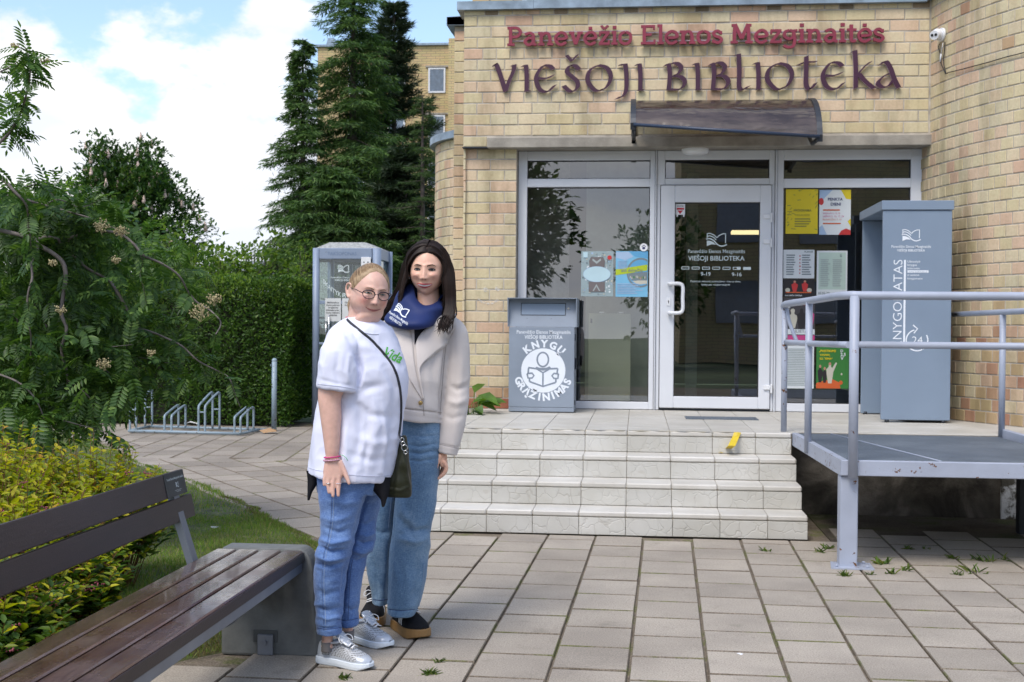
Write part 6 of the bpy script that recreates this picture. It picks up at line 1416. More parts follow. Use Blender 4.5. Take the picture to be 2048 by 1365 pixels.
    for ci, (P, (pts, dep, r)) in enumerate(zip(curves, BR)):
        n = len(P); length = sum(np.linalg.norm(P[i + 1] - P[i]) for i in range(n - 1)); m = int(length / (.045 if ci not in (0, 1, 3) else .06))
        for k in range(m):
            i = R.integers(0, n - 1); t = P[i + 1] - P[i]; t /= np.linalg.norm(t) + 1e-9
            d = t * .4 + R.normal(size=3) * .75 + np.array([0.1, 0, -.15]); compound(P[i], d, R.uniform(.10, .17), R.integers(5, 8), R.uniform(.3, 1.0))
        if ci == 15:
            for k in range(26): i = R.integers(int(n * .25), n - 1); compound(P[i], np.array([R.uniform(-1, .8), R.normal() * .4, R.uniform(-.6, .3)]), R.uniform(.10, .15), 6, .6)
    # inner mass of leaves behind the visible branches
    def mass(cx, cy, rx, ry, d0, d1, m):
        for k in range(m):
            a = R.random() * 2 * PI; q = math.sqrt(R.random()); px_, py_ = cx + rx * q * math.cos(a), cy + ry * q * math.sin(a); p = np.array([0, 0, CH]) + ray(px_, py_) * R.uniform(d0, d1)
            compound(p, R.normal(size=3) * .8 + np.array([0, 0, -.2]), R.uniform(.11, .17), 6, .7)
    mass(60, 600, 190, 230, 7.2, 8.6, 900); mass(100, 760, 170, 110, 7.0, 8.2, 420); mass(250, 560, 170, 110, 7.6, 8.6, 260); mass(90, 440, 170, 65, 7.3, 8.6, 330); mass(300, 700, 130, 80, 7.4, 8.3, 120); mass(30, 850, 90, 40, 6.8, 7.6, 100); mass(30, 150, 50, 70, 6.6, 7.0, 10)
    A = [np.array(a) for a in zip(*[(l[0], l[1], l[2]) for l in lv])]; Ls = np.array([l[3] for l in lv]); Ws = np.array([l[4] for l in lv])
    V, F = leaf_arrays(A[0], A[1], A[2], Ls, Ws, .10, .08); npmesh('foliage', V, F, M['rowan'], root, kind='stuff'); st.build('leaf_stalk', M['spirea_g'], root, kind='stuff')
    # cream flower heads
    fm = plain('cream_blossom', (.38, .32, .17), .8, var=.35, scale=60, kind='World')
    for (px_, py_, rr) in ((203, 452, 17), (243, 462, 15), (232, 520, 9), (402, 622, 22), (428, 598, 14), (208, 728, 15), (120, 620, 12), (302, 706, 9), (66, 428, 9), (105, 525, 9), (30, 92, 9), (92, 122, 10)):
        c = np.array([0, 0, CH]) + ray(px_, py_) * R.uniform(6.7, 7.0); rad = rr * 6.9 / CF; mb = MB()
        for k in range(90 if rr > 12 else 45):
            o = R.normal(size=3) * .5; o[2] *= .65; nrm_ = np.linalg.norm(o); o = o / max(nrm_, 1.0); mb.ball(tuple(c + o * rad), R.uniform(.0035, .0060), 4, 3)
        for k in range(8): o = R.normal(size=3) * .45 * rad; mb.tube([tuple(c + np.array([0, 0, -rad])), tuple(c + o)], .0011, 3, caps=False)
        mb.build('flower_head', fm, root)
rowan()

# ---------------------------------------------------------------- golden spirea behind the bench
def spirea():
    R = np.random.default_rng(5); root = empty('spirea_shrub', (-2.9, 5.6, 0), 0, 'golden leaved spirea bush with pinkish buds growing behind the bench', 'shrub')
    lobes = [(-2.72, 6.05, .45, .68), (-2.95, 5.35, .60, .70), (-3.3, 4.7, .65, .72), (-2.55, 5.05, .45, .58), (-3.25, 6.0, .6, .74), (-2.45, 4.4, .42, .50), (-2.9, 3.9, .6, .6), (-3.9, 5.4, .7, .72), (-2.30, 4.85, .30, .40), (-2.25, 4.2, .30, .40)]
    MB_ = MB()
    P, D, N, L, W, gold = [], [], [], [], [], []
    for (cx, cy, r, h) in lobes:
        for k in range(int(230 * r / .5)):
            a = R.random() * 2 * PI; q = math.sqrt(R.random()); h = h; bx, by = cx + r * q * .45 * math.cos(a), cy + r * q * .45 * math.sin(a); tx, ty = cx + r * q * math.cos(a), cy + r * q * math.sin(a); hh = (h + .07) * (1 - .42 * q * q) * R.uniform(.72, 1.12)
            b = np.array([bx, by, .02]); tpp = np.array([tx, ty, hh]); m = (b + tpp) / 2 + np.array([(bx - tx) * .12, (by - ty) * .12, .08])
            MB_.tube([tuple(b), tuple(m), tuple(tpp)], [.003, .0024, .0012], 3, caps=False)
            nl = 15
            for j in range(nl):
                s = .35 + .65 * (j + R.random()) / nl; p = (1 - s) ** 2 * b + 2 * s * (1 - s) * m + s * s * tpp; az = j * 2.4 + R.random()
                d = np.array([math.cos(az), math.sin(az), .45 + R.normal() * .3]); P.append(p); D.append(d); N.append(np.array([-.4 * math.cos(az), -.4 * math.sin(az), 1.0]) + R.normal(size=3) * .3)
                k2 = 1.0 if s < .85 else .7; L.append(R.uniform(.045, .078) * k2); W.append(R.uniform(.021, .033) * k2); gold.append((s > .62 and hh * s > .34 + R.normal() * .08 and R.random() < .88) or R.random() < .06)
    MB_.build('stem', C('reddish_stem', (.16, .07, .03), .6), root, kind='stuff')
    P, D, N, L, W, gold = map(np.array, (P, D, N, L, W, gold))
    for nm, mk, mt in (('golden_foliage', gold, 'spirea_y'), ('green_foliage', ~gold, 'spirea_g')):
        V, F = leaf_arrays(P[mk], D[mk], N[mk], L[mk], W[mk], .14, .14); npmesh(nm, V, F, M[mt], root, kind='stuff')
    mb = MB()
    for (cx, cy, r, h) in lobes:
        for k in range(14):
            a = R.random() * 2 * PI; q = math.sqrt(R.random()) * .95; c = np.array([cx + r * q * math.cos(a), cy + r * q * math.sin(a), h * (1 - .45 * q * q) * 1.02])
            for j in range(9): mb.ball(tuple(c + R.normal(size=3) * np.array([.013, .013, .006])), R.uniform(.003, .005), 4, 3)
    mb.build('bud_cluster', C('pink_bud', (.30, .07, .10), .7), root, kind='stuff')
spirea()

# ---------------------------------------------------------------- lawn grass, weeds, hosta
def grass():
    R = np.random.default_rng(12); out = []
    def sow(n, ylo, yhi, dmax, lmin, lmax, w, bias=1.0):
        y = R.uniform(ylo, yhi, n); e = np.interp(y, [q[0] for q in EDGE], [q[1] for q in EDGE]) + .03 * np.sin(y * 5) + .02 * np.sin(y * 17) + .02; x = e - (R.random(n) ** bias) * dmax
        P = np.stack([x, y, np.full(n, -.0)], 1); P[:, 2] += np.where(e - x < .2, (e - x) / .2 * .022, .022); D = unit_v(np.stack([R.normal(size=n) * .45, R.normal(size=n) * .45, np.full(n, 1.0)], 1)); N = unit_v(np.stack([R.normal(size=n), R.normal(size=n), np.full(n, .15)], 1)); return quad_arrays(P, D, N, R.uniform(lmin, lmax, n) * (.7 + .5 * np.sin(x * 7) * np.sin(y * 5) ** 2), R.uniform(.8, 1.3, n) * w)
    out.append(sow(52000, 4.6, 8.5, 1.7, .020, .055, .0030)); out.append(sow(30000, 8.0, 16.3, 3.2, .025, .07, .006)); out.append(sow(5000, 5.0, 16.3, .06, .02, .05, .004))
    V, F = joinarr(out); npmesh('grass', V, F, M['grass'], None, kind='stuff', label='short green grass of the lawn beside the path', cat='grass')
    V, F = joinarr([sow(16000, 3.6, 5.6, .75, .015, .05, .0028, .8), sow(6000, 4.9, 9.5, .10, .015, .04, .003)]); npmesh('grass', V, F, M['dry'], None, kind='stuff', label='dry brown grass under the bench and along the kerbless lawn edge', cat='grass')
grass()
def tuft(px_, py_, lab, n=20, l=.045, w=.006, leafy=False, z=0.0, seed=0, name='weed'):
    R = np.random.default_rng(seed); c = on_z(px_, py_, z); P = np.tile(c, (n, 1)) + R.normal(size=(n, 3)) * np.array([l * .28, l * .22, 0]); P[:, 2] = z - .004
    a = R.random(n) * 2 * PI; el = R.uniform(.2, 2.2, n); D = np.stack([np.cos(a), np.sin(a), el], 1); N = np.stack([-np.cos(a) * .5, -np.sin(a) * .5, np.ones(n)], 1)
    V, F = leaf_arrays(P, D, N, R.uniform(.5, 1.2, n) * l, R.uniform(.7, 1.3, n) * (w if not leafy else l * .22), .12, .25); o = npmesh(name, V, F, M['weed'], None); tag(o, lab, 'weed', 'weeds in the paving joints'); o.data.transform(Matrix.Translation(Vector(-c))); o.location = c
tuft(860, 1348, 'bright grassy tuft on the paving right of the white sneakers', 60, .040, .004, seed=1)
tuft(878, 1325, 'small green tuft just above the bigger one near the sneakers', 26, .030, .004, seed=2)
tuft(690, 1358, 'green tuft at the bottom edge of the picture below the white sneaker', 34, .035, .005, seed=3)
tuft(1530, 1103, 'lone little weed on the paving in front of the lowest step', 12, .045, .01, True, seed=4)
tuft(1655, 1098, 'leafy weed left of the ramp leg', 14, .05, .01, True, seed=5); tuft(1640, 1105, 'grassy weed at the left of the leafy one near the ramp leg', 18, .05, .007, seed=6); tuft(1700, 1098, 'weed right behind the foot of the ramp leg', 14, .05, .01, True, seed=7)
tuft(1765, 1128, 'upright weed in a joint right of the ramp base plate', 18, .065, .01, True, seed=8); tuft(1785, 1148, 'low spreading weed below the upright one', 16, .05, .01, True, seed=9); tuft(1812, 1142, 'single pointed leaf weed right of the spreading one', 6, .075, .02, True, seed=10)
tuft(1690, 1152, 'grass strip along the joint under the base plate', 46, .045, .005, seed=11); tuft(1740, 1150, 'thin grass strip in the same joint further right', 30, .035, .004, seed=12)
tuft(1900, 1118, 'dandelion like weed in front of the dark area under the ramp', 12, .06, .02, True, seed=13); tuft(1955, 1120, 'yellowish weed in front of the dark area', 16, .05, .01, True, seed=14); tuft(1975, 1124, 'green rosette right of the yellowish weed', 10, .055, .02, True, seed=15); tuft(2008, 1120, 'small dark weed near the right picture edge', 8, .05, .02, True, seed=16)
tuft(1950, 1146, 'tall thin leaved weed at the right', 12, .085, .01, seed=17); tuft(1915, 1150, 'low grassy weed left of the tall thin one', 26, .04, .005, seed=18); tuft(1815, 1098, 'sprout near the shaded soil', 12, .045, .01, True, seed=19); tuft(1850, 1098, 'flat sprout beside it in the shaded joint', 10, .04, .01, True, seed=20)
tuft(1800, 1005, 'dark plant growing at the foot of the damp wall under the ramp', 7, .11, .02, True, seed=21)
tuft(1775, 1148, 'moss tuft in a joint', 20, .02, .006, seed=22)
def hosta():
    R = np.random.default_rng(2); c = on_y(948, 815, 10.7); root = empty('hosta_plant', (c[0], 10.7, 0), 0, 'broad leaved hosta beside the brick pier left of the return box', 'plant')
    for k in range(26):
        a = R.random() * 2 * PI; hh = R.uniform(.55, .92); r = R.uniform(.02, .13); p = np.array([c[0] - .04 + r * math.cos(a), 10.7 + r * math.sin(a), hh - .10]); d = np.array([math.cos(a), math.sin(a) - .2, R.uniform(-.1, .7)])
        if d[0] > .5 and hh < .75: hh = .78; p[2] = .70
        V, F = leaf_arrays(p[None], d[None], np.array([[-math.cos(a) * .3, -.3, 1.0]]), np.array([R.uniform(.17, .24)]), np.array([R.uniform(.09, .13)]), .12, .30); npmesh('leaf', V, F, M['hosta'], root, smooth=True)
        MB().tube([(c[0], 10.7, 0), (c[0] + (p[0] - c[0]) * .6, 10.7 + (p[1] - 10.7) * .6, p[2] * .6), tuple(p)], .004, 4).build('stalk', M['hosta'], root)
hosta()
# litter: paper scraps by the hedge, a brown leaf, bits on the paving
def scrap(px_, py_, lab, r, mat, seed, z=0.0):
    R = np.random.default_rng(seed); c = on_z(px_, py_, z); mb = MB(); n = 9; vs = [(c[0], c[1], c[2] + r * .5)] + [(c[0] + r * math.cos(2 * PI * i / n) * R.uniform(.6, 1.2), c[1] + r * math.sin(2 * PI * i / n) * R.uniform(.5, 1.0), c[2] + r * R.uniform(0, .4)) for i in range(n)]
    mb.add(vs, [(0, 1 + i, 1 + (i + 1) % n) for i in range(n)]); mb.build('litter', mat, None, loc=Vector(c), label=lab, cat='litter')
scrap(382, 850, 'crumpled white paper behind the bicycle rack', .10, M['white'], 1); scrap(573, 852, 'grey plastic scrap at the foot of the hedge by the booth', .08, C('grey_scrap', (.30, .32, .34)), 2); scrap(540, 866, 'brown paper piece at the foot of the round post', .12, C('brown_paper', (.36, .22, .11)), 3); scrap(428, 1057, 'pale flat stone lying on the lawn', .028, C('pale_stone', (.42, .42, .38)), 4, .03)
scrap(1480, 1309, 'tiny white chip on the paving', .012, M['white'], 5); scrap(186, 855, 'pale paper scrap under the drooping rowan', .05, M['white'], 6)
# what stands across the street, seen only in the window reflections
ob = empty('street_block', (9, -26, 0), 0, 'yellow brick block across the street reflected in the door glass', 'building')
MB().box(1.6, 26, -34, -26, 0, 11).build('wall', M['brick_block'], ob)
for i in range(7):
    for k in range(3): MB().box(3 + i * 3.2, 4.7 + i * 3.2, -25.95, -25.9, 1.6 + k * 3.1, 3.2 + k * 3.1).build('window', M['far_pane'], ob)
limb_tree('street_tree', 'dark tree across the street reflected in the left window', -5.3, -17, 7, 2.3, 4.4, 2.9, 'chestnut', 520, 6, .30, .5, 41, 4, trunk_r=.15)
limb_tree('street_tree', 'second smaller tree across the street reflected near the mullion', .8, -22, 5.5, 1.3, 3.4, 1.8, 'chestnut', 120, 5, .24, .5, 42, 4, trunk_r=.12)
# ---------------------------------------------------------------- figures: tools
from mathutils.bvhtree import BVHTree
FV = np.array([-math.sin(CA), math.cos(CA), 0.0]); RV = np.array([math.cos(CA), math.sin(CA), 0.0]); ZV = np.array([0, 0, 1.0])
def pp(px, py, D):
    r = ray(px, py); return np.array([0, 0, CH]) + r * (D / (r @ FV))
def to_px(V):
    Q = V - np.array([0, 0, CH]); d = Q @ _w; return 1024 + CF * (Q @ _r) / d, 682.5 - CF * (Q @ _u) / d
def lerp_rows(rows, k=5):
    R = [list(r) + [0.0, 2.0][len(r) - 5:] if len(r) < 7 else list(r) for r in rows]; return [list(q) for q in crom(R, k)]
def body_loft(rows, n=40, k=5):
    """rows: (py, left px, right px, distance, half thickness, tilt px right-left, roundness)"""
    rows = [tuple(r) + (0.0, 2.0)[len(r) - 5:] if len(r) < 7 else tuple(r) for r in rows]; Rw = crom(rows, k); V = []
    for py, xl, xr, D, ry, tl, e in Rw:
        c = pp((xl + xr) / 2, py, D); rx = (xr - xl) / 2 * D / CF
        for j in range(n):
            t = 2 * PI * j / n; cc, ss = math.cos(t), math.sin(t); a = abs(cc) ** (2 / e) * (1 if cc >= 0 else -1); b = abs(ss) ** (2 / e) * (1 if ss >= 0 else -1)
            V.append(c + RV * rx * a + FV * ry * b + ZV * (-tl / 2 * a * D / CF))
    m = len(Rw); F = [(i * n + j, i * n + (j + 1) % n, (i + 1) * n + (j + 1) % n, (i + 1) * n + j) for i in range(m - 1) for j in range(n)]
    F += [tuple(range(n))[::-1], tuple((m - 1) * n + j for j in range(n))]; return np.array(V), F
def limb(pts, r, n=14, k=4):
    mb = MB(); P = crom(pts, k); R = crom([(q,) for q in r], k); mb.tube(P, [float(q[0]) for q in R], n)
    e = P[-1]; mb.ball(tuple(e), float(R[-1][0]), 12, 8); e = P[0]; mb.ball(tuple(e), float(R[0][0]), 12, 8); return np.array(mb.v), mb.f
def union(pieces, voxel, smooth=2, name='tmp'):
    """one continuous skin around all the pieces"""
    V, F, b = [], [], 0
    for v, f in pieces:
        V += [tuple(q) for q in v]; F += [tuple(i + b for i in g) for g in f]; b += len(v)
    me = bpy.data.meshes.new(name); me.from_pydata(V, [], F); me.update(); o = bpy.data.objects.new(name, me); COL.objects.link(o)
    m = o.modifiers.new('r', 'REMESH'); m.mode = 'VOXEL'; m.voxel_size = voxel; m.adaptivity = 0.0
    if smooth: s = o.modifiers.new('s', 'SMOOTH'); s.factor = .5; s.iterations = smooth
    dg = bpy.context.evaluated_depsgraph_get(); ev = bpy.data.meshes.new_from_object(o.evaluated_get(dg)); bpy.data.objects.remove(o); bpy.data.meshes.remove(me)
    nv = len(ev.vertices); co = np.empty(nv * 3, np.float32); ev.vertices.foreach_get('co', co); nl = len(ev.loops); li = np.empty(nl, np.int32); ev.loops.foreach_get('vertex_index', li)
    nr = np.empty(nv * 3, np.float32); ev.vertices.foreach_get('normal', nr)
    assert nl == 4 * len(ev.polygons); bpy.data.meshes.remove(ev); return co.reshape(-1, 3).astype(float), li.reshape(-1, 4), nr.reshape(-1, 3).astype(float)
def seg_dist(X, Y, pts):
    best = np.full(X.shape, 1e9); along = np.zeros(X.shape); n = len(pts) - 1
    for i in range(n):
        ax_, ay = pts[i]; bx_, by = pts[i + 1]; dx, dy = bx_ - ax_, by - ay; t = np.clip(((X - ax_) * dx + (Y - ay) * dy) / (dx * dx + dy * dy + 1e-9), 0, 1); d = np.hypot(X - ax_ - t * dx, Y - ay - t * dy)
        m = d < best; best = np.where(m, d, best); along = np.where(m, (i + t) / n, along)
    return best, along
def crease(V, Nn, folds, front_only=True):
    """folds: (points in pixels, half width in pixels, depth in mm; positive is a ridge)"""
    X, Y = to_px(V); off = np.zeros(len(V)); gain = 2.1; fr = np.clip(-(Nn @ FV) * 2 + .3, 0, 1) if front_only else 1
    for pts, w, amp in folds:
        d, s = seg_dist(X, Y, pts); off += gain * amp * .001 * np.exp(-(d / w) ** 2) * np.sqrt(np.clip(np.sin(PI * np.clip(s, .03, .97)), 0, 1))
    return V + Nn * (off * fr)[:, None]
def ripple(V, Nn, amp, scale, seed=0.0, stretch=(1, 1, 1)):
    from mathutils import noise as mn
    st = stretch; off = np.array([mn.noise(Vector((q[0] * scale * st[0] + seed, q[1] * scale * st[1], q[2] * scale * st[2]))) for q in V]); return V + Nn * (off * amp)[:, None]
def wrinkle(V, Nn, amp, scale, seed, stretch, region=None):
    """sharp-edged cloth wrinkles; region(x px, y px) says where they gather"""
    from mathutils import noise as mn
    X, Y = to_px(V); k = region(X, Y) if region else 1.0; st = stretch
    def f(q):
        wx_ = mn.noise(Vector((q[0] * 5 + seed, q[1] * 5, q[2] * 5))) * .35; return 1 - 2.4 * abs(mn.noise(Vector(((q[0] + wx_ * .1) * scale * st[0] + seed, q[1] * scale * st[1], (q[2] + wx_ * .12) * scale * st[2]))))
    off = np.array([f(q) for q in V]); return V + Nn * (np.clip(off, -.6, 1) * amp * k)[:, None]
def skin_mesh(name, V, F, mat, root, color=None, **tags):
    o = npmesh(name, V, F, mat, root, smooth=True, **tags)
    if color is not None:
        at = o.data.color_attributes.new('tone', 'FLOAT_COLOR', 'POINT'); c = np.ones((len(V), 4), np.float32); c[:, :3] = color; at.data.foreach_set('color', c.ravel())
    return o
class Surf:
    def __init__(s, V, F): s.t = BVHTree.FromPolygons([Vector(v) for v in V], [tuple(map(int, f)) for f in F])
    def at(s, px, py, off=0.0):
        r = Vector(ray(px, py)).normalized(); h, n, _, _ = s.t.ray_cast(Vector((0, 0, CH)), r)
        if h is None: return None
        if n.dot(r) > 0: n = -n
        return np.array(h + n * off)
def on_surface(s, pts, off, fallback=None):
    out = []; last = None
    for a, b in pts:
        p = s.at(a, b, off)
        if p is not None: out.append(p)
    return out
def decal_text(mb, s, text, px0, px1, py, hpx, rot=0.0, off=.0015, bold=0.0, shear=0.0):
    v, f = glyphs(text, bold, shear); lo = min(p[0] for p in v); hi = max(p[0] for p in v); k = (px1 - px0) / (hi - lo); kz = hpx / .72; ca, sa = math.cos(rot), math.sin(rot); vs = []
    lastp = None
    for p in v:
        x, y = (p[0] - lo) * k, p[1] * kz; q = s.at(px0 + x * ca - y * sa * -1 * -1, py - y * ca - x * sa, off) if False else s.at(px0 + x * ca + y * sa, py + x * sa - y * ca, off)
        if q is None: q = lastp if lastp is not None else np.zeros(3)
        vs.append(q); lastp = q
    if all(np.any(q != 0) for q in vs): mb.add(vs, f)
def strip(mb, s, A, B, off0, off1, k=6, m=8, mi=0, edge=.0):
    """sheet of cloth between two pixel curves lying on a surface"""
    a = crom(A, k); b = crom(B, k); n = min(len(a), len(b)); a = [a[int(i * (len(a) - 1) / (n - 1))] for i in range(n)]; b = [b[int(i * (len(b) - 1) / (n - 1))] for i in range(n)]; vs = []; last = None
    for i in range(n):
        for j in range(m + 1):
            t = j / m; x, y = a[i] * (1 - t) + b[i] * t; o = off0 + (off1 - off0) * t; q = s.at(x, y, o)
            if q is None: q = last
            vs.append(q); last = q
    if vs[0] is None: return
    mb.add(vs, [(i * (m + 1) + j, i * (m + 1) + j + 1, (i + 1) * (m + 1) + j + 1, (i + 1) * (m + 1) + j) for i in range(n - 1) for j in range(m)], mi, True)

# ---------------------------------------------------------------- head
class Head:
    def __init__(s, px, py, D, yaw, tilt, pitch=0.0, w=1.0, chub=0.0, h=1.0, smile=1.0, jaw=.42):
        s.c = pp(px, py, D); s.w, s.chub, s.h, s.smile, s.jaw = w, chub, h, smile, jaw
        Rz = Matrix.Rotation(CA, 3, 'Z') @ Matrix.Rotation(tilt, 3, 'Y') @ Matrix.Rotation(yaw, 3, 'Z') @ Matrix.Rotation(pitch, 3, 'X'); s.R = np.array(Rz)
        s.build()
    def base(s, az, el, off=0.0):
        """skull point; az 0 is the face, positive to the picture's right, el up; in head coordinates"""
        d = np.array([math.sin(az) * math.cos(el), -math.cos(az) * math.cos(el), math.sin(el)]); rx, ry, rz = .0735 * s.w + off, .093 + off, .113 * s.h + off
        p = d * np.array([rx, ry, rz]); return s.shape(p)
    def shape(s, p):
        x, y, z = p; zz = z / (.113 * s.h); t = max(0, -zz)
        k = 1 - s.jaw * t ** 2.2 + s.chub * .22 * math.exp(-((zz + .55) / .35) ** 2); x *= k
        if zz > 0: x *= 1 + .07 * math.sin(PI * min(1, zz)) * (1 if y > -.03 else .6)
        if y > 0: y *= (1 - .42 * t) * (1.07 if zz > -.2 else 1.0)
        else: y *= 1 - .02 * t
        return np.array([x, y, z])
    def feat(s, x, z): return 1.22 * s.feat0(x, z)
    def feat0(s, x, z):
        """how far the face stands out at x,z"""
        g = lambda x0, z0, sx, sz, a: a * math.exp(-((x - x0) / sx) ** 2 - ((z - z0) / sz) ** 2)
        ax_ = abs(x); o = 0.0
        if -.047 < z < .022:
            t = (.014 - z) / .052; t = max(0, min(1, t)); amp = .004 + .0175 * t ** 1.25; fall = 1 if z > -.039 else max(0, 1 - (-.039 - z) / .0075); o += amp * fall * math.exp(-(x / (.0078 + .0042 * t)) ** 2)
        g2 = lambda x0, *a: (lambda q: q)(a[3] * math.exp(-((ax_ - x0) / a[1]) ** 2 - ((z - a[0]) / a[2]) ** 2))
        o += g2(.0125, -.0375, .0052, .0055, .0065)                 # wings of the nose
        o += g2(.031, .000, .0165, .0115, -.0085) + g2(.031, -.001, .011, .007, .0045)   # socket and eyeball
        o += g2(.026, .0225, .020, .0065, .0040)                    # brow
        o += g2(.040, -.024, .018, .014, .0055 + .004 * s.smile + .004 * s.chub)      # cheek
        o += g2(.024, -.052, .0045, .012, -.0028 * s.smile)          # smile fold
        o += g(0, -.066, .024, .0115, .0062) + g(0, -.085, .020, .006, -.0022) + g(0, -.101, .020, .013, .0085 - .003 * s.chub)
        o += s.chub * g2(.045, -.055, .028, .028, .010) + g(0, .052, .04, .028, .002)
        return o
    def build(s):
        na, ne = 120, 90; V = []
        for i in range(ne + 1):
            el = -PI / 2 + PI * i / ne
            for j in range(na):
                az = 2 * PI * j / na; p = s.base(az, el); fr = -math.cos(az) * math.cos(el); fr = max(0, min(1, (-fr if False else (math.cos(az) * math.cos(el))) * 1.8 - .15))
                p = p + np.array([0, -1, 0]) * s.feat(p[0] / s.w, p[2] / s.h) * fr; V.append(p)
        s.L = np.array(V); s.na = na; F = [(i * na + j, i * na + (j + 1) % na, (i + 1) * na + (j + 1) % na, (i + 1) * na + j) for i in range(ne) for j in range(na)]
        s.F = F; s.V = s.world(s.L); fm = s.L[:, 1] < .0; s.front = s.L[fm]
    def world(s, P): return s.c + np.asarray(P) @ s.R.T
    def y_at(s, x, z):
        x, z = x * s.w, z * s.h; d = (s.front[:, 0] - x) ** 2 + (s.front[:, 2] - z) ** 2; k = np.argsort(d)[:4]; w_ = 1 / (d[k] + 1e-7); return float((s.front[k, 1] * w_).sum() / w_.sum())
    def on(s, x, z, off=0.0): return s.world(np.array([x * s.w, s.y_at(x, z) - off, z * s.h]))
    def piece(s): return s.V, s.F
    def local(s, V): return (V - s.c) @ s.R
    def tone(s, V, base, lip=None, blush=.0, blush_c=(.62, .20, .16)):
        """skin colour of every vertex"""
        q = s.local(V); x, y, z = np.abs(q[:, 0]) / s.w, q[:, 1], q[:, 2] / s.h; col = np.tile(np.array(base), (len(V), 1)); near = (np.abs(q) < .16).all(1) & (y < .0)
        m = near * blush * (np.exp(-((x - .043) / .017) ** 2 - ((z + .030) / .020) ** 2) + .35 * np.exp(-((x) / .012) ** 2 - ((z + .036) / .010) ** 2)); col = col * (1 - m[:, None]) + np.array(blush_c) * m[:, None]
        m = near * .16 * np.exp(-((x - .030) / .016) ** 2 - ((z + .004) / .008) ** 2); col = col * (1 - m[:, None]) + np.array(base) * .45 * m[:, None]  # shade of the eye sockets painted into the skin colour
        return col
    def patch(s, mb, A, B, off=.0008, bulge=0.0, m=5, mi=0):
        """sheet between two curves given in face coordinates (millimetres)"""
        n = max(len(A), len(B)); a = crom(A, 4); b = crom(B, 4); n = min(len(a), len(b)); vs = []
        for i in range(n):
            for j in range(m + 1):
                t = j / m; p = a[int(i * (len(a) - 1) / (n - 1))] * (1 - t) + b[int(i * (len(b) - 1) / (n - 1))] * t; vs.append(s.on(p[0] / 1000, p[1] / 1000, off + bulge * math.sin(PI * t) * math.sin(PI * i / (n - 1)) ** .5))
        mb.add(vs, [(i * (m + 1) + j, i * (m + 1) + j + 1, (i + 1) * (m + 1) + j + 1, (i + 1) * (m + 1) + j) for i in range(n - 1) for j in range(m)], mi, True)
def mk_skin(name):
    t = NT(name); a = t.n('ShaderNodeAttribute'); a.attribute_name = 'tone'; v = t.coord(kind='World'); c = t.mix(1.0, a.outputs[0], t.ramp(t.noise(v, 45, 4), [(.35, (.93, .91, .90)), (.65, (1.04, 1.03, 1.02))]), 'MULTIPLY')
    t.bsdf(c, .48, 0, t.bump(t.noise(v, 420, 3), .12, .001), .45, Subsurface_Weight=.12, Subsurface_Radius=(.012, .005, .003), Subsurface_Scale=.6); return t.m
M['skin'] = mk_skin('skin')
eye_w = C('eye_white', (.66, .62, .60), .25); pup = C('pupil', (.008, .008, .008), .15); lash = C('eyelash', (.012, .009, .008), .6); tooth = C('teeth', (.82, .80, .76), .25)
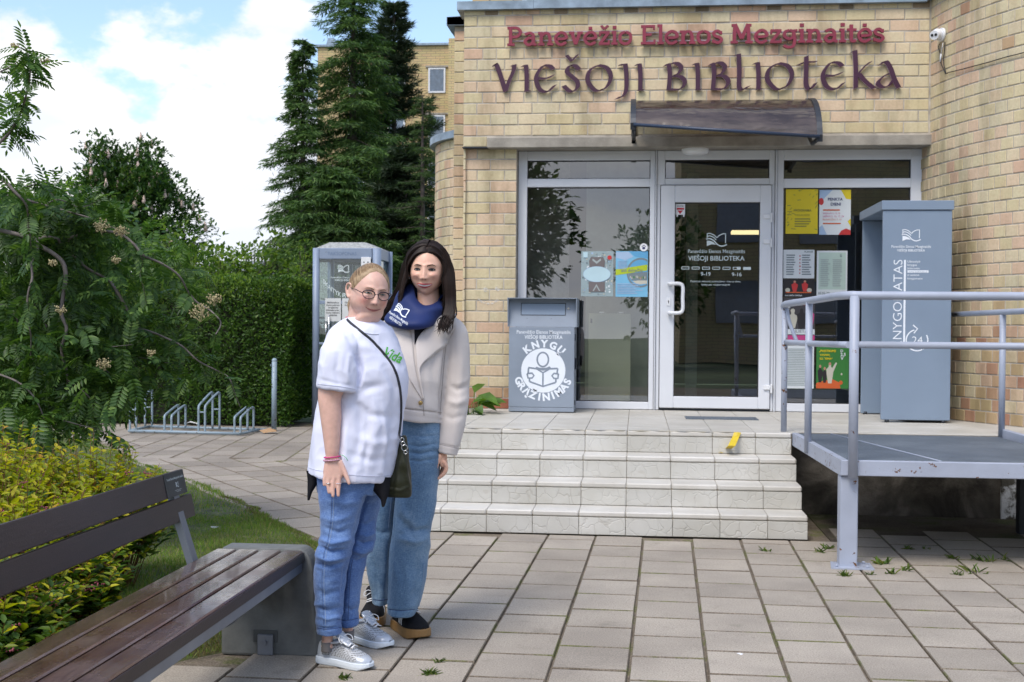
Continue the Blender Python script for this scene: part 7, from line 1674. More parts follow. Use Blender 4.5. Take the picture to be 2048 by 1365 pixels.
def face_parts(H, body, iris, lipm, browm, squint=1.0, open_mouth=False, brow_w=1.0, mouth_w=1.0, lashw=1.0):
    for sx in (-1, 1):
        e = MB(); cx, cz = 31.0 * sx, 0.5; hh = 4.6 * squint; lo_ = 3.2 * squint
        U = [(cx - 13.5, cz - .6), (cx - 7, cz + hh * .75), (cx, cz + hh), (cx + 7, cz + hh * .75), (cx + 13.5, cz - .2)]; Lw = [(cx - 13.5, cz - .8), (cx - 7, cz - lo_ * .8), (cx, cz - lo_), (cx + 7, cz - lo_ * .8), (cx + 13.5, cz - .4)]
        H.patch(e, U, Lw, .0018, .0012); eo = e.build('eye', eye_w, body)
        for r_, m_, nm in ((6.4, iris, 'iris'), (3.0, pup, 'pupil')):
            mb = MB(); vs = []; c0 = cz + .9 * squint
            for k in range(18):
                a = 2 * PI * k / 18; x, z = cx + r_ * math.cos(a) - .4 * sx, c0 + r_ * math.sin(a); zt = cz + hh * (1 - ((x - cx) / 13.5) ** 2) - .2; zb_ = cz - lo_ * (1 - ((x - cx) / 13.5) ** 2) + .2; z = max(min(z, zt), zb_); vs.append(H.on(x / 1000, z / 1000, .0036 + (.0003 if nm == 'pupil' else 0)))
            mb.add(vs, [tuple(range(18))]); mb.build(nm, m_, eo)
        mb = MB(); P = [H.on(x / 1000, z / 1000, .0036) for x, z in crom([(p[0] * 1 + (1.0 * sx if (i == 4 and sx > 0) or (i == 0 and sx < 0) else 0), p[1] + .5) for i, p in enumerate(U)], 4)]; mb.tube(P, [.0006 * lashw] + [.0011 * lashw] * (len(P) - 2) + [.0006 * lashw], 5)
        P = [H.on(x / 1000, z / 1000, .0026) for x, z in crom([(p[0], p[1] - .3) for p in Lw], 4)]; mb.tube(P, .00045 * lashw, 4); mb.build('eyelashes', lash, body)
        mb = MB(); s_ = sx; A = [(s_ * 12.5, 17.5), (s_ * 20, 21.5), (s_ * 32, 24.0), (s_ * 41, 21.0), (s_ * 47, 15.5)]; Bq = [(s_ * 12.5, 13.8), (s_ * 20, 17.6), (s_ * 32, 20.8), (s_ * 41, 18.8), (s_ * 47, 15.2)]
        if brow_w != 1: Bq = [(b[0], a[1] + (b[1] - a[1]) * brow_w) for a, b in zip(A, Bq)]
        H.patch(mb, A, Bq, .0022, .0006); mb.build('eyebrow', browm, body)
        mb = MB(); vs = [H.on((s_ * 6.6 + 2.7 * math.cos(a)) / 1000, (-43.6 + 1.3 * math.sin(a)) / 1000, .0014) for a in np.linspace(0, 2 * PI, 11)[:-1]]; mb.add(vs, [tuple(range(10))]); mb.build('nostril', C('nostril_dark', (.10, .03, .025), .7), body)
    w_ = 25.5 * mouth_w; mb = MB()
    if open_mouth:
        up_t = [(-w_, -59.0), (-w_ * .5, -59.4), (-4, -59.2), (0, -60.4), (4, -59.2), (w_ * .5, -59.4), (w_, -59.0)]; up_b = [(-w_, -61.8), (-w_ * .5, -64.3), (-4, -66.2), (0, -66.4), (4, -66.2), (w_ * .5, -64.9), (w_, -61.8)]
        lo_t = [(-w_, -62.2), (-w_ * .6, -69.6), (-4, -73.2), (0, -73.4), (4, -73.2), (w_ * .6, -69.6), (w_, -62.2)]; lo_b = [(-w_, -63.8), (-w_ * .65, -73.6), (-5, -79.8), (0, -80.2), (5, -79.8), (w_ * .65, -73.6), (w_, -63.8)]
        H.patch(mb, up_t, up_b, .0030, .0016); H.patch(mb, lo_t, lo_b, .0030, .0022)
        t = MB(); H.patch(t, up_b, lo_t, .0022, .0006); t.build('teeth', tooth, body)
    else:
        up_t = [(-w_, -58.6), (-w_ * .5, -62.0), (-4, -62.4), (0, -63.2), (4, -62.4), (w_ * .5, -62.0), (w_, -58.6)]; mid_ = [(-w_, -59.2), (-w_ * .5, -65.0), (-4, -67.2), (0, -67.4), (4, -67.2), (w_ * .5, -65.0), (w_, -59.2)]; lo_b = [(-w_, -59.8), (-w_ * .55, -68.8), (-4, -72.8), (0, -73.0), (4, -72.8), (w_ * .55, -68.8), (w_, -59.8)]
        H.patch(mb, up_t, mid_, .0026, .0012); H.patch(mb, mid_, lo_b, .0026, .0016)
        t = MB(); t.tube([H.on(x / 1000, z / 1000, .0040) for x, z in crom([(-w_ - 2, -57.5)] + mid_[1:-1] + [(w_ + 2, -57.5)], 3)], .0007, 4); t.build('mouth_line', C('mouth_line', (.16, .04, .035), .6), body)
    mb.build('lips', lipm, body)
def ear_pieces(H, sx):
    x = .0735 * H.w + .001; out = []
    mb = MB(); mb.ball((0, 0, 0), 1, 12, 9); v = np.array(mb.v) * np.array([.006, .013, .024]) + np.array([sx * (x + .002), .012, -.004]); out.append((H.world(v), mb.f))
    P = [(sx * (x + .0), -.004, -.022), (sx * (x + .006), .004, -.030), (sx * (x + .012), .016, -.018), (sx * (x + .016), .024, .004), (sx * (x + .014), .018, .022), (sx * (x + .008), .004, .024), (sx * (x + .001), -.004, .012)]
    v, f = limb([np.array(p) for p in P], [.005, .0055, .0045, .0045, .0045, .004, .004], 8, 3); out.append((H.world(v), f)); return out
def mk_cloth(name, col, rough=.85, var=.06, scale=4, weave=420, bump=.25, sheen=.0):
    t = NT(name); v = t.coord(kind='World'); c = t.ramp(t.noise(v, scale, 4), [(.3, tuple(x * (1 - var) for x in col)), (.7, tuple(min(1, x * (1 + var)) for x in col))])
    h = t.math('ADD', t.noise(v, weave, 3), t.math('MULTIPLY', t.noise(v, 30, 3), .6)); t.bsdf(c, rough, 0, t.bump(h, bump, .002), .25, Sheen_Weight=sheen); return t.m
def mk_denim(name, c0, c1, c2):
    t = NT(name); v = t.coord(kind='World'); w1 = t.noise(t.coord((1, 1, .15), 'World'), 380, 3, .7); w2 = t.noise(t.coord((.2, .2, 1), 'World'), 420, 2); big = t.noise(v, 6, 5, .6)
    f = t.math('ADD', t.math('MULTIPLY', t.math('ADD', w1, w2), .30), t.math('MULTIPLY', big, .42)); c = t.ramp(f, [(.36, c0), (.50, c1), (.66, c2)]); t.bsdf(c, .88, 0, t.bump(t.math('ADD', w1, w2), .35, .0015), .2, Sheen_Weight=.15); return t.m
M['tshirt'] = mk_cloth('white_cotton', (.70, .72, .86), .85, .02, 3, 500, .12)
M['coat'] = mk_cloth('beige_wool', (.60, .55, .52), .9, .04, 9, 260, .35, .3)
M['navy_cloth'] = mk_cloth('navy_fabric', (.014, .028, .115), .6, .12, 5, 400, .15)
M['black_cloth'] = mk_cloth('black_jersey', (.010, .010, .013), .8, .1)
M['denim1'] = mk_denim('bright_blue_denim', (.055, .105, .26), (.095, .175, .39), (.19, .30, .53))
M['denim2'] = mk_denim('faded_blue_denim', (.065, .13, .23), (.13, .225, .35), (.27, .38, .50))
M['stitch'] = C('pale_stitching', (.30, .38, .52), .8); M['stitch_d'] = C('dark_seam', (.035, .06, .15), .8)
M['silver'] = plain('silver_leather', (.50, .54, .60), .35, .25, var=.08, scale=20); M['sole_white'] = C('white_rubber', (.66, .72, .78), .45)
M['gum'] = C('gum_rubber', (.27, .15, .05), .5); M['suede'] = mk_cloth('black_suede', (.010, .010, .012), .9, .2); M['gold'] = plain('brass', (.55, .38, .15), .3, .9)
def mk_perf():
    t = NT('perforated_leather'); u = t.n('ShaderNodeUVMap') if False else None; v = t.coord(kind='Object'); vo = t.n('ShaderNodeTexVoronoi'); vo.inputs['Scale'].default_value = 165; vo.inputs['Randomness'].default_value = .12; t.put(vo.inputs['Vector'], v)
    f = t.ramp(vo.outputs['Distance'], [(.34, (1,) * 3), (.42, (0,) * 3)]); c = t.mix(f, (.52, .54, .57), (.07, .065, .06)); t.bsdf(c, .4, .15, None, .5); return t.m
M['perf'] = mk_perf()

# ---------------------------------------------------------------- shoes
def shoe(toe_px, heel_px, Lh, name, upper_m, sole_m, root, width=1.0, sole_h=.030, top=1.0, mid_m=None, perf=False, stripes=0, lace_m=None, side=1, zoff=.0):
    toe = on_z(*toe_px, zoff); heel = on_z(*heel_px, zoff); d = toe - heel; d /= np.linalg.norm(d); heel = toe - d * Lh; sd = np.array([d[1], -d[0], 0]) ; G0 = lambda t, u, z: heel + d * (t * Lh) + sd * u + ZV * z
    T = [0, .03, .10, .25, .42, .58, .72, .84, .93, .98, 1.0]; Wd = [.018, .028, .034, .035, .036, .041, .045, .042, .033, .020, .008]; Hh = [.058, .064, .068, .072, .070, .058, .045, .036, .029, .022, .012]
    n = 16; vs = []; fs = []
    TT = np.linspace(0, 1, 34); 
    for t in TT:
        w_ = np.interp(t, T, Wd) * width; h_ = np.interp(t, T, Hh) * top; bend = .006 * math.sin(PI * t) * side
        for j in range(n + 1):
            a = PI * j / n; cc, ss = math.cos(a), math.sin(a); u = w_ * abs(cc) ** .75 * (1 if cc > 0 else -1) * (1 - .30 * (ss ** 2) * (1 if t < .5 else .4)); vs.append(G0(t, u + bend, sole_h - .004 + h_ * abs(ss) ** .85))
    m = len(TT); fs = [(i * (n + 1) + j, i * (n + 1) + j + 1, (i + 1) * (n + 1) + j + 1, (i + 1) * (n + 1) + j) for i in range(m - 1) for j in range(n)]
    so = empty(name, (0, 0, 0)); so.parent = root; so.location = Vector(heel) - worldloc(root)
    U = MB().add(vs, fs, 0, True)
    if perf:
        for k in range(len(U.f)):
            i = k // n; j = k % n; t = TT[i]; U.m[k] = 1 if (.10 < t < .80 and (j in (1, 2, 3, 4, 11, 12, 13, 14))) or (.58 < t < .86 and 4 < j < 11) else 0
    U.build('upper', [upper_m, M['perf']] if perf else upper_m, so)
    # sole: outline swept up with a rounded rim
    out = []
    for s_ in (1, -1):
        for t in (TT if s_ == 1 else TT[::-1]):
            w_ = np.interp(t, T, Wd) * width + .006; out.append((t * 1.03 - .015, w_ * s_ + .006 * math.sin(PI * t) * side))
    prof = [(-.004, .0), (0, .004), (.001, sole_h * .55), (-.001, sole_h), (-.008, sole_h + .003)]; vs = []; N_ = len(out)
    for inset, z in prof:
        for (t, u) in out: vs.append(G0(t + (.5 - t) * abs(inset) * 2.2, u * (1 + inset / .045), z + .0 + (.012 * max(0, t - .86) / .14 if z < sole_h * .3 else 0) * 1.0))
    fs = [(i * N_ + j, i * N_ + (j + 1) % N_, (i + 1) * N_ + (j + 1) % N_, (i + 1) * N_ + j) for i in range(len(prof) - 1) for j in range(N_)] + [tuple(range(N_))[::-1], tuple((len(prof) - 1) * N_ + j for j in range(N_))]
    MB().add(vs, fs, 0, False).build('sole', sole_m, so)
    # collar, tongue, laces
    col = [G0(.30 + .20 * math.cos(a) - .02, (.030 * width) * math.sin(a), sole_h + .062 * top + .010 * math.cos(a)) for a in np.linspace(0, 2 * PI, 17)]
    MB().tube(col, .0055, 6, caps=False).build('collar', upper_m, so)
    tg = MB(); vs = []
    for i, t in enumerate(np.linspace(.62, .36, 7)):
        w_ = .018 + .012 * i / 6; z = sole_h + np.interp(t, T, Hh) * top + .002 + (.030 * top * (i / 6) ** 2)
        if i == 6: w_ *= .72
        for j in range(5): u = (j / 2 - 1); vs.append(G0(t, u * w_ * width, z - .006 * u * u + .003))
    tg.add(vs, [(i * 5 + j, i * 5 + j + 1, (i + 1) * 5 + j + 1, (i + 1) * 5 + j) for i in range(6) for j in range(4)], 0, True); to = tg.build('tongue', upper_m, so); md_ = to.modifiers.new('s', 'SOLIDIFY'); md_.thickness = .005
    la = MB()
    for i, t in enumerate((.47, .54, .61, .67)):
        z = sole_h + np.interp(t, T, Hh) * top + .006; a_ = .019 * width
        la.tube([G0(t, -a_, z - .003), G0(t + .012, 0, z + .004), G0(t + .02, a_, z - .003)], .0022, 5); la.tube([G0(t, a_, z - .003), G0(t + .012, 0, z + .006), G0(t + .02, -a_, z - .003)], .0022, 5)
    z = sole_h + np.interp(.46, T, Hh) * top + .01
    for s_ in (-1, 1): la.tube([tuple(q) for q in crom([G0(.46, 0, z), G0(.46, .02 * s_, z + .016), G0(.50, .040 * s_, z + .008), G0(.54, .036 * s_, z - .008), G0(.50, .014 * s_, z + .004), G0(.47, 0, z)], 4)], .0018, 5)
    la.build('laces', lace_m or upper_m, so)
    if stripes:
        for s_ in (-1, 1):
            for k in range(3):
                mb = MB(); vs = []
                for q in range(7):
                    v_ = q / 6; t = .40 + k * .075 + (.055 - v_ * .10); w_ = np.interp(t, T, Wd) * width; h_ = np.interp(t, T, Hh) * top; a = .10 + v_ * .95; cc, ss = math.cos(a), math.sin(a)
                    for dt in (0, .035): vs.append(G0(t + dt, s_ * (w_ * cc ** .75 * (1 - .30 * ss ** 2 * (1 if t < .5 else .4)) + .0022) + .006 * math.sin(PI * t) * side, sole_h - .004 + h_ * ss ** .85 + .001))
                mb.add(vs, [(2 * q, 2 * q + 1, 2 * q + 3, 2 * q + 2) for q in range(6)]); mb.build('stripe', M['white'], so)
    return so, G0, (T, Hh)

# ================================================================ woman in the white T-shirt
D1 = 5.02
g1 = on_z(700, 1326, 0); W1 = empty('person', (g1[0], g1[1], 0), 0, 'woman with glasses in a white T-shirt and blue jeans standing beside the bench', 'person', 'two women posing together')
H1 = Head(738, 585, 4.99, math.radians(25), math.radians(7), math.radians(3), w=.98, chub=.85, h=.97, smile=.8, jaw=.34)
sh1 = [(636, 694, 750, 5.02, .055), (646, 680, 768, 5.02, .085, 4), (660, 664, 781, 5.02, .12), (685, 652, 794, 5.03, .150), (718, 645, 807, 5.03, .165), (750, 641, 815, 5.03, .172), (785, 641, 814, 5.03, .172), (820, 637, 807, 5.03, .172), (860, 631, 803, 5.03, .176), (900, 625, 799, 5.03, .182), (935, 619, 792, 5.03, .186, 8), (953, 617, 786, 5.03, .187, 15)]
sl1 = [(656, 672, 704, 4.95, .05), (676, 654, 714, 4.91, .070), (706, 643, 717, 4.88, .078), (745, 637, 716, 4.865, .072), (779, 634, 711, 4.86, .068, 10)]
torso = body_loft(sh1, 56); sleeve = body_loft(sl1, 40)
V, F, Nn = union([torso, sleeve, body_loft([(656, 745, 780, 5.12, .05), (690, 740, 798, 5.17, .07), (750, 745, 806, 5.18, .07)], 30)], .0045, 4)
V = crease(V, Nn, [([(716, 712), (722, 742), (716, 775)], 5, -11), ([(712, 790), (735, 776), (768, 770)], 9, -5), ([(690, 672), (712, 700), (722, 728)], 8, -5), ([(660, 690), (650, 730), (652, 765)], 6, 4), ([(678, 700), (672, 740), (680, 772)], 7, -4), ([(700, 715), (694, 745), (700, 770)], 5, 3),
    ([(770, 735), (790, 775), (786, 850), (775, 940)], 9, -5), ([(745, 790), (752, 850), (742, 930)], 11, 5), ([(715, 800), (722, 860), (710, 930)], 9, -5), ([(690, 850), (694, 900), (688, 945)], 8, 5), ([(762, 800), (770, 870), (762, 945)], 6, 3.5), ([(735, 820), (734, 890), (728, 945)], 6, -3.5), ([(640, 800), (634, 870), (628, 940)], 8, 4), ([(648, 655), (700, 690), (760, 700)], 10, 3),
    ([(700, 800), (740, 830), (790, 835)], 8, -3), ([(705, 870), (745, 888), (792, 880)], 9, 3), ([(730, 660), (760, 700), (800, 735)], 6, -3), ([(690, 905), (740, 920), (785, 915)], 8, -2.5), ([(640, 758), (672, 768), (708, 772)], 4, -2.0)])
V = ripple(V, Nn, .0045, 9, 3, (1, 1, .5)); V = wrinkle(V, Nn, .0045, 9, 4, (1, 1, .45)); V = wrinkle(V, Nn, .0016, 24, 9, (1, 1, .7))
S1 = Surf(V, F); tsh = skin_mesh('tshirt', V, F, M['tshirt'], W1)
mb = MB()
for a, b in (([(618, 936), (640, 942), (700, 950), (760, 953), (788, 948)], .0012), ([(635, 768), (660, 771), (690, 775), (711, 779)], .0012)):
    P = on_surface(S1, [tuple(q) for q in crom(a, 5)], b); mb.tube(P, .0010, 4)
mb.build('hem_seam', C('cotton_seam', (.56, .58, .70), .9), tsh)
# neckline rib
mb = MB(); P = on_surface(S1, [tuple(q) for q in crom([(690, 639), (697, 648), (712, 659), (733, 667), (757, 669)], 5)], .0008); mb.tube(P, .0022, 6); mb.build('neckband', M['tshirt'], tsh)
mb = MB(); decal_text(mb, S1, 'Vida', 765, 803, 712, 20, math.radians(24), .0022, .02, .2); mb.build('green_lettering', C('green_print', (.10, .50, .06), .6), tsh)
# jeans
hip1 = body_loft([(925, 640, 772, 5.03, .15), (960, 634, 772, 5.03, .155), (985, 636, 765, 5.03, .14)], 44)
near1 = body_loft([(940, 633, 752, 4.97, .11), (985, 636, 735, 4.965, .11), (1020, 640, 722, 4.96, .10), (1060, 642, 712, 4.955, .092), (1085, 640, 706, 4.95, .088), (1108, 634, 700, 4.955, .086), (1150, 628, 693, 4.965, .080), (1200, 630, 686, 4.97, .070), (1240, 633, 684, 4.97, .066), (1266, 634, 683, 4.97, .064, 0)], 36)
far1 = body_loft([(940, 690, 774, 5.12, .10), (985, 690, 765, 5.12, .10), (1040, 684, 754, 5.12, .09), (1075, 680, 750, 5.12, .085), (1092, 676, 747, 5.12, .082), (1110, 672, 735, 5.12, .08), (1150, 670, 727, 5.12, .074), (1200, 669, 719, 5.12, .066), (1248, 672, 717, 5.12, .062)], 36)
V, F, Nn = union([hip1, near1, far1], .0045, 2)
V = crease(V, Nn, [([(736, 985), (722, 1030), (710, 1070), (700, 1110)], 5, -8), ([(694, 1120), (688, 1180), (684, 1240)], 5, -7), ([(640, 1092), (660, 1104), (690, 1100)], 4, -8), ([(640, 1078), (665, 1086), (700, 1078)], 5, 6), ([(636, 1112), (656, 1120), (690, 1114)], 5, 6), ([(634, 1128), (660, 1134), (688, 1124)], 4, -5), ([(648, 1055), (676, 1066), (704, 1058)], 5, -4), ([(642, 1035), (670, 1042), (708, 1030)], 6, 3),
    ([(712, 1080), (730, 1088), (748, 1082)], 4, -7), ([(712, 1066), (730, 1072), (750, 1064)], 4, 5), ([(702, 1098), (720, 1104), (740, 1098)], 5, 6), ([(700, 1118), (716, 1122), (734, 1114)], 4, -5), ([(715, 1045), (735, 1050), (752, 1040)], 5, -4), ([(722, 1000), (742, 1008), (762, 1000)], 5, -3.5),
    ([(634, 1215), (655, 1222), (684, 1214)], 4, -4), ([(632, 1232), (655, 1238), (684, 1232)], 4, 4), ([(690, 1215), (705, 1222), (718, 1214)], 4, -4), ([(632, 1180), (650, 1190), (686, 1180)], 6, -3), ([(660, 985), (690, 990), (730, 975)], 6, -3), ([(650, 1000), (690, 1008), (725, 1000)], 7, 3), ([(634, 1254), (658, 1257), (684, 1253)], 1.5, -3)])
V = ripple(V, Nn, .004, 14, 5); V = wrinkle(V, Nn, .0050, 11, 2, (.5, .5, 1.7), lambda X, Y: .25 + np.exp(-((Y - 1095) / 38) ** 2) + .8 * np.exp(-((Y - 1230) / 28) ** 2)); V = wrinkle(V, Nn, .0012, 30, 7, (.7, .7, 1.3)); SJ1 = Surf(V, F); jn = skin_mesh('jeans', V, F, M['denim1'], W1)
mb = MB(); P = on_surface(SJ1, [tuple(q) for q in crom([(668, 992), (666, 1040), (660, 1080), (652, 1110), (648, 1160), (650, 1210), (652, 1262)], 6)], .0008); mb.tube(P, .0010, 4)
P = on_surface(SJ1, [tuple(q) for q in crom([(664, 992), (662, 1040), (656, 1080), (648, 1110), (644, 1160), (646, 1210), (648, 1262)], 6)], .0008); mb2 = MB().tube(P, .0009, 4)
P = on_surface(SJ1, [tuple(q) for q in crom([(705, 1120), (700, 1160), (696, 1240)], 5)], .0008)
if len(P) > 2: mb2.tube(P, .001, 4)
mb.build('seam', M['stitch'], jn); mb2.build('seam', M['stitch_d'], jn)
mb = MB()
for pts in ([(634, 1256), (658, 1259), (684, 1255)], [(673, 1238), (694, 1241), (716, 1237)]):
    P = on_surface(SJ1, [tuple(q) for q in crom(pts, 5)], .0012); mb.tube(P, .0012, 4)
mb.build('cuff_seam', M['stitch_d'], jn)
# black undershirt below the white hem
V, F, Nn = union([body_loft([(930, 622, 780, 5.03, .180), (945, 621, 778, 5.03, .182, 15), (953, 632, 772, 5.03, .178, 16)], 44)], .006, 2); us = skin_mesh('undershirt', V, F, M['black_cloth'], W1)
mb = MB(); 
def ptail(pts, wd, D, th=.010):
    mb = MB(); P = crom([pp(a, b, D) for a, b in pts], 5); n = len(P); vs = []
    for i, p in enumerate(P):
        w_ = np.interp(i / (n - 1), np.linspace(0, 1, len(wd)), wd) * D / CF / 2
        vs += [p - RV * w_, p - FV * th / 2, p + RV * w_, p + FV * th / 2]
    mb.add(vs, [(4 * i + j, 4 * i + (j + 1) % 4, 4 * i + 4 + (j + 1) % 4, 4 * i + 4 + j) for i in range(n - 1) for j in range(4)] + [(0, 1, 2, 3), tuple(4 * n - 4 + j for j in range(4))], 0, True); return mb
ptail([(632, 942), (627, 962), (620, 984), (617, 1001)], [40, 24, 10, 4], 4.98).build('shirt_tail', M['black_cloth'], W1)
ptail([(752, 955), (762, 980), (767, 1000), (766, 1014)], [60, 34, 12, 5], 4.93, .02).build('shirt_tail', M['black_cloth'], W1)
# body: head, neck, arms, hand, legs as one skin
arm1 = body_loft([(700, 660, 706, 4.90, .05), (760, 640, 700, 4.87, .052), (795, 636, 683, 4.86, .047), (830, 640, 683, 4.855, .045), (865, 645, 681, 4.85, .040), (895, 649, 679, 4.845, .034), (914, 651, 677, 4.84, .025), (930, 648, 681, 4.835, .019), (946, 646, 687, 4.832, .0165), (957, 648, 684, 4.83, .0145)], 30)
def fing(pts, r, D0, D1_=None):
    D1_ = D1_ or D0; n = len(pts); return limb([pp(a, b, D0 + (D1_ - D0) * i / (n - 1)) for i, (a, b) in enumerate(pts)], r, 10, 3)
fingers1 = [fing([(652, 948), (649, 960), (648.5, 970)], [.0088, .0078, .0062], 4.828, 4.822), fing([(659, 952), (656.5, 968), (658, 985)], [.0092, .0086, .0066], 4.826, 4.818), fing([(668, 953), (665.5, 972), (666, 992)], [.0094, .0088, .0068], 4.824, 4.815), fing([(678, 952), (677, 972), (676.5, 991)], [.0094, .0088, .0068], 4.826, 4.818), fing([(679, 925), (688, 942), (694, 956), (698, 967)], [.013, .0105, .0088, .0066], 4.832, 4.818)]
core1 = [body_loft([(600, 700, 750, 5.03, .055), (622, 698, 752, 5.03, .058), (645, 692, 758, 5.03, .062), (665, 680, 776, 5.03, .09), (700, 670, 780, 5.03, .10), (900, 665, 760, 5.03, .10), (960, 650, 755, 5.03, .10)], 34),
         limb([pp(690, 690, 4.98), pp(680, 720, 4.90)], [.05, .05]), limb([pp(685, 950, 4.97), pp(668, 1100, 4.96), pp(656, 1262, 4.97), pp(654, 1292, 4.97)], [.05, .028, .022, .024]), limb([pp(728, 950, 5.12), pp(708, 1100, 5.125), pp(696, 1245, 5.12), pp(697, 1270, 5.12)], [.05, .026, .022, .024]),
         limb([pp(760, 690, 5.10), pp(770, 740, 5.19), pp(775, 800, 5.15)], [.04, .04, .035])]
chin = body_loft([(616, 722, 768, 4.975, .045), (630, 714, 766, 4.975, .052), (640, 706, 760, 4.985, .052), (650, 700, 757, 5.0, .05)], 34)
V, F, Nn = union([H1.piece(), arm1, chin] + fingers1 + core1 + ear_pieces(H1, -1) + ear_pieces(H1, 1), .0032, 2)
skin1 = (.68, .43, .35)
colr = H1.tone(V, skin1, blush=.55, blush_c=(.60, .17, .15)); SB1 = Surf(V, F)
bd1 = skin_mesh('body', V, F, M['skin'], W1, colr)
iris1 = C('iris_blue_grey', (.12, .15, .16), .2)
face_parts(H1, bd1, iris1, C('soft_lips', (.46, .17, .15), .45), C('fair_brow', (.27, .17, .11), .8), squint=.74, brow_w=.8, mouth_w=1.22, lashw=.9)
# combed back fair hair
def mk_hair(name, c0, c1, c2, rough=.38):
    t = NT(name); r = t.n('ShaderNodeNewGeometry').outputs['Random Per Island']; v = t.coord(kind='World'); c = t.ramp(r, [(0, c0), (.6, c1), (1, c2)]); c = t.mix(1.0, c, t.ramp(t.noise(v, 60, 4), [(.3, (.75,) * 3), (.7, (1.2,) * 3)]), 'MULTIPLY')
    t.bsdf(c, rough, 0, t.bump(t.noise(v, 600, 2), .2, .001), .22, Anisotropic=.5); return t.m
M['hair_fair'] = mk_hair('fair_hair', (.16, .10, .055), (.27, .18, .10), (.40, .29, .18)); M['hair_dark'] = mk_hair('dark_hair', (.009, .006, .005), (.018, .011, .009), (.034, .019, .014), .46)
def scalp(H, name, mat, parent, off, line, n=64, m=44):
    """cap of hair over the skull; line(az) is the height of the hairline"""
    mb = MB(); vs = []
    for i in range(m + 1):
        for j in range(n):
            az = -PI + 2 * PI * j / n; e0 = line(az); el = e0 + (PI / 2 - e0) * (i / m); p = H.base(az, el, off * min(1, .05 + i / m * 5)); vs.append(H.world(p))
    mb.add(vs, [(i * n + j, i * n + (j + 1) % n, (i + 1) * n + (j + 1) % n, (i + 1) * n + j) for i in range(m) for j in range(n)], 0, True); return mb.build(name, mat, parent)
line1 = lambda az: np.interp(abs(az), [0, .5, .9, 1.25, 1.5, 1.75, 2.2, PI], [.93, .80, .46, .12, .02, -.15, -.45, -.60])
scalp(H1, 'hair', M['hair_fair'], bd1, .0045, line1)
R_ = np.random.default_rng(61); mb = MB()
for k in range(620):
    az0 = R_.uniform(-2.0, 2.0); e0 = line1(az0) + R_.uniform(.0, .10); lift = R_.uniform(.0045, .0078); P = []
    tz = np.array([0, .098, -.005]); p0 = H1.base(az0, e0, .004); steps = 11; az1 = (PI - .25 * R_.random()) * (1 if az0 > 0 else -1)
    if abs(az0) < .25: az1 = az0 * 1.5; e1 = PI * .5 + 1.0
    for i in range(steps):
        s = i / (steps - 1)
        d0 = np.array([math.sin(az0) * math.cos(e0), -math.cos(az0) * math.cos(e0), math.sin(e0)]); d1 = np.array([.06 * R_.normal() * 0 + .05 * math.sin(k), 1.0, .05 + .10 * math.sin(k * 1.7)]); d1 /= np.linalg.norm(d1)
        up_ = np.array([0, 0, .55]); d = d0 * (1 - s) + d1 * s + up_ * math.sin(PI * s) * (.35 + .4 * math.cos(az0 / 2)); d /= np.linalg.norm(d); el = math.asin(max(-1, min(1, d[2]))); az = math.atan2(d[0], -d[1]); P.append(H1.world(H1.base(az, el, lift * min(1, .15 + s * 3.5))))
    mb.tube(P, [.0005] + [.0014] * (steps - 2) + [.0010], 4, caps=False)
mb.build('hair_strands', M['hair_fair'], bd1, kind='stuff')
mb = MB()
for k in range(16): a = R_.uniform(-.02, .02); mb.tube([H1.world(np.array([a, .098, .01])), H1.world(np.array([a * 1.4 - .004, .125, -.02 + R_.normal() * .01])), H1.world(np.array([a * 1.6 - .012, .118 + R_.normal() * .008, -.075 + R_.normal() * .012])), H1.world(np.array([a - .01, .105, -.12]))], [.006, .008, .006, .002], 6)
mb.build('ponytail', M['hair_fair'], bd1); MB().ball(tuple(H1.world(np.array([-.035, .092, -.018]))), .017, 10, 8, sc=(1, .7, 1.3)).ball(tuple(H1.world(np.array([-.030, .085, -.052]))), .011, 10, 8).build('hair_tie', M['black'], bd1)
# glasses
gm = plain('dark_plum_frames', (.020, .010, .022), .25); mb = MB()
def rim(sx):
    P = []
    for a in np.linspace(0, 2 * PI, 25): x = sx * 31.5 + 24.0 * math.cos(a); z = -3.0 + (18.5 if math.sin(a) < 0 else 14.5) * abs(math.sin(a)) ** .85 * (1 if math.sin(a) > 0 else -1); P.append(H1.world(np.array([x / 1000 * H1.w, min(H1.y_at(sx * .018, .0), H1.y_at(sx * .03, -.01)) - .0125 + .006 * (abs(x) / 45) ** 2, z / 1000])))
    return P
for sx in (-1, 1):
    P = rim(sx); mb.tube(P, [.0014 if (len(P) * .5 < i) else .0023 for i in range(len(P))], 6, caps=False); q = P[12] if sx < 0 else P[0]
    yy = H1.local(q)[1]; mb.tube([q, H1.world(np.array([sx * .0755 * H1.w, yy + .030, .006])), H1.world(np.array([sx * .079 * H1.w, .010, .008]))], [.0018, .0016, .0014], 6)
a = rim(-1)[0]; b = rim(1)[12]; mb.tube([a, (a + b) / 2 + ZV * .003 + H1.R @ np.array([0, -.002, 0]), b], .0014, 6); gl = mb.build('glasses', gm, bd1)
for sx in (-1, 1):
    P = rim(sx)[:-1]; MB().add(P, [tuple(range(len(P)))]).build('lens', M['lens'] if 'lens' in M else M.setdefault('lens', mk_glass('spectacle_lens', (.97, .97, .97), .02)), gl)
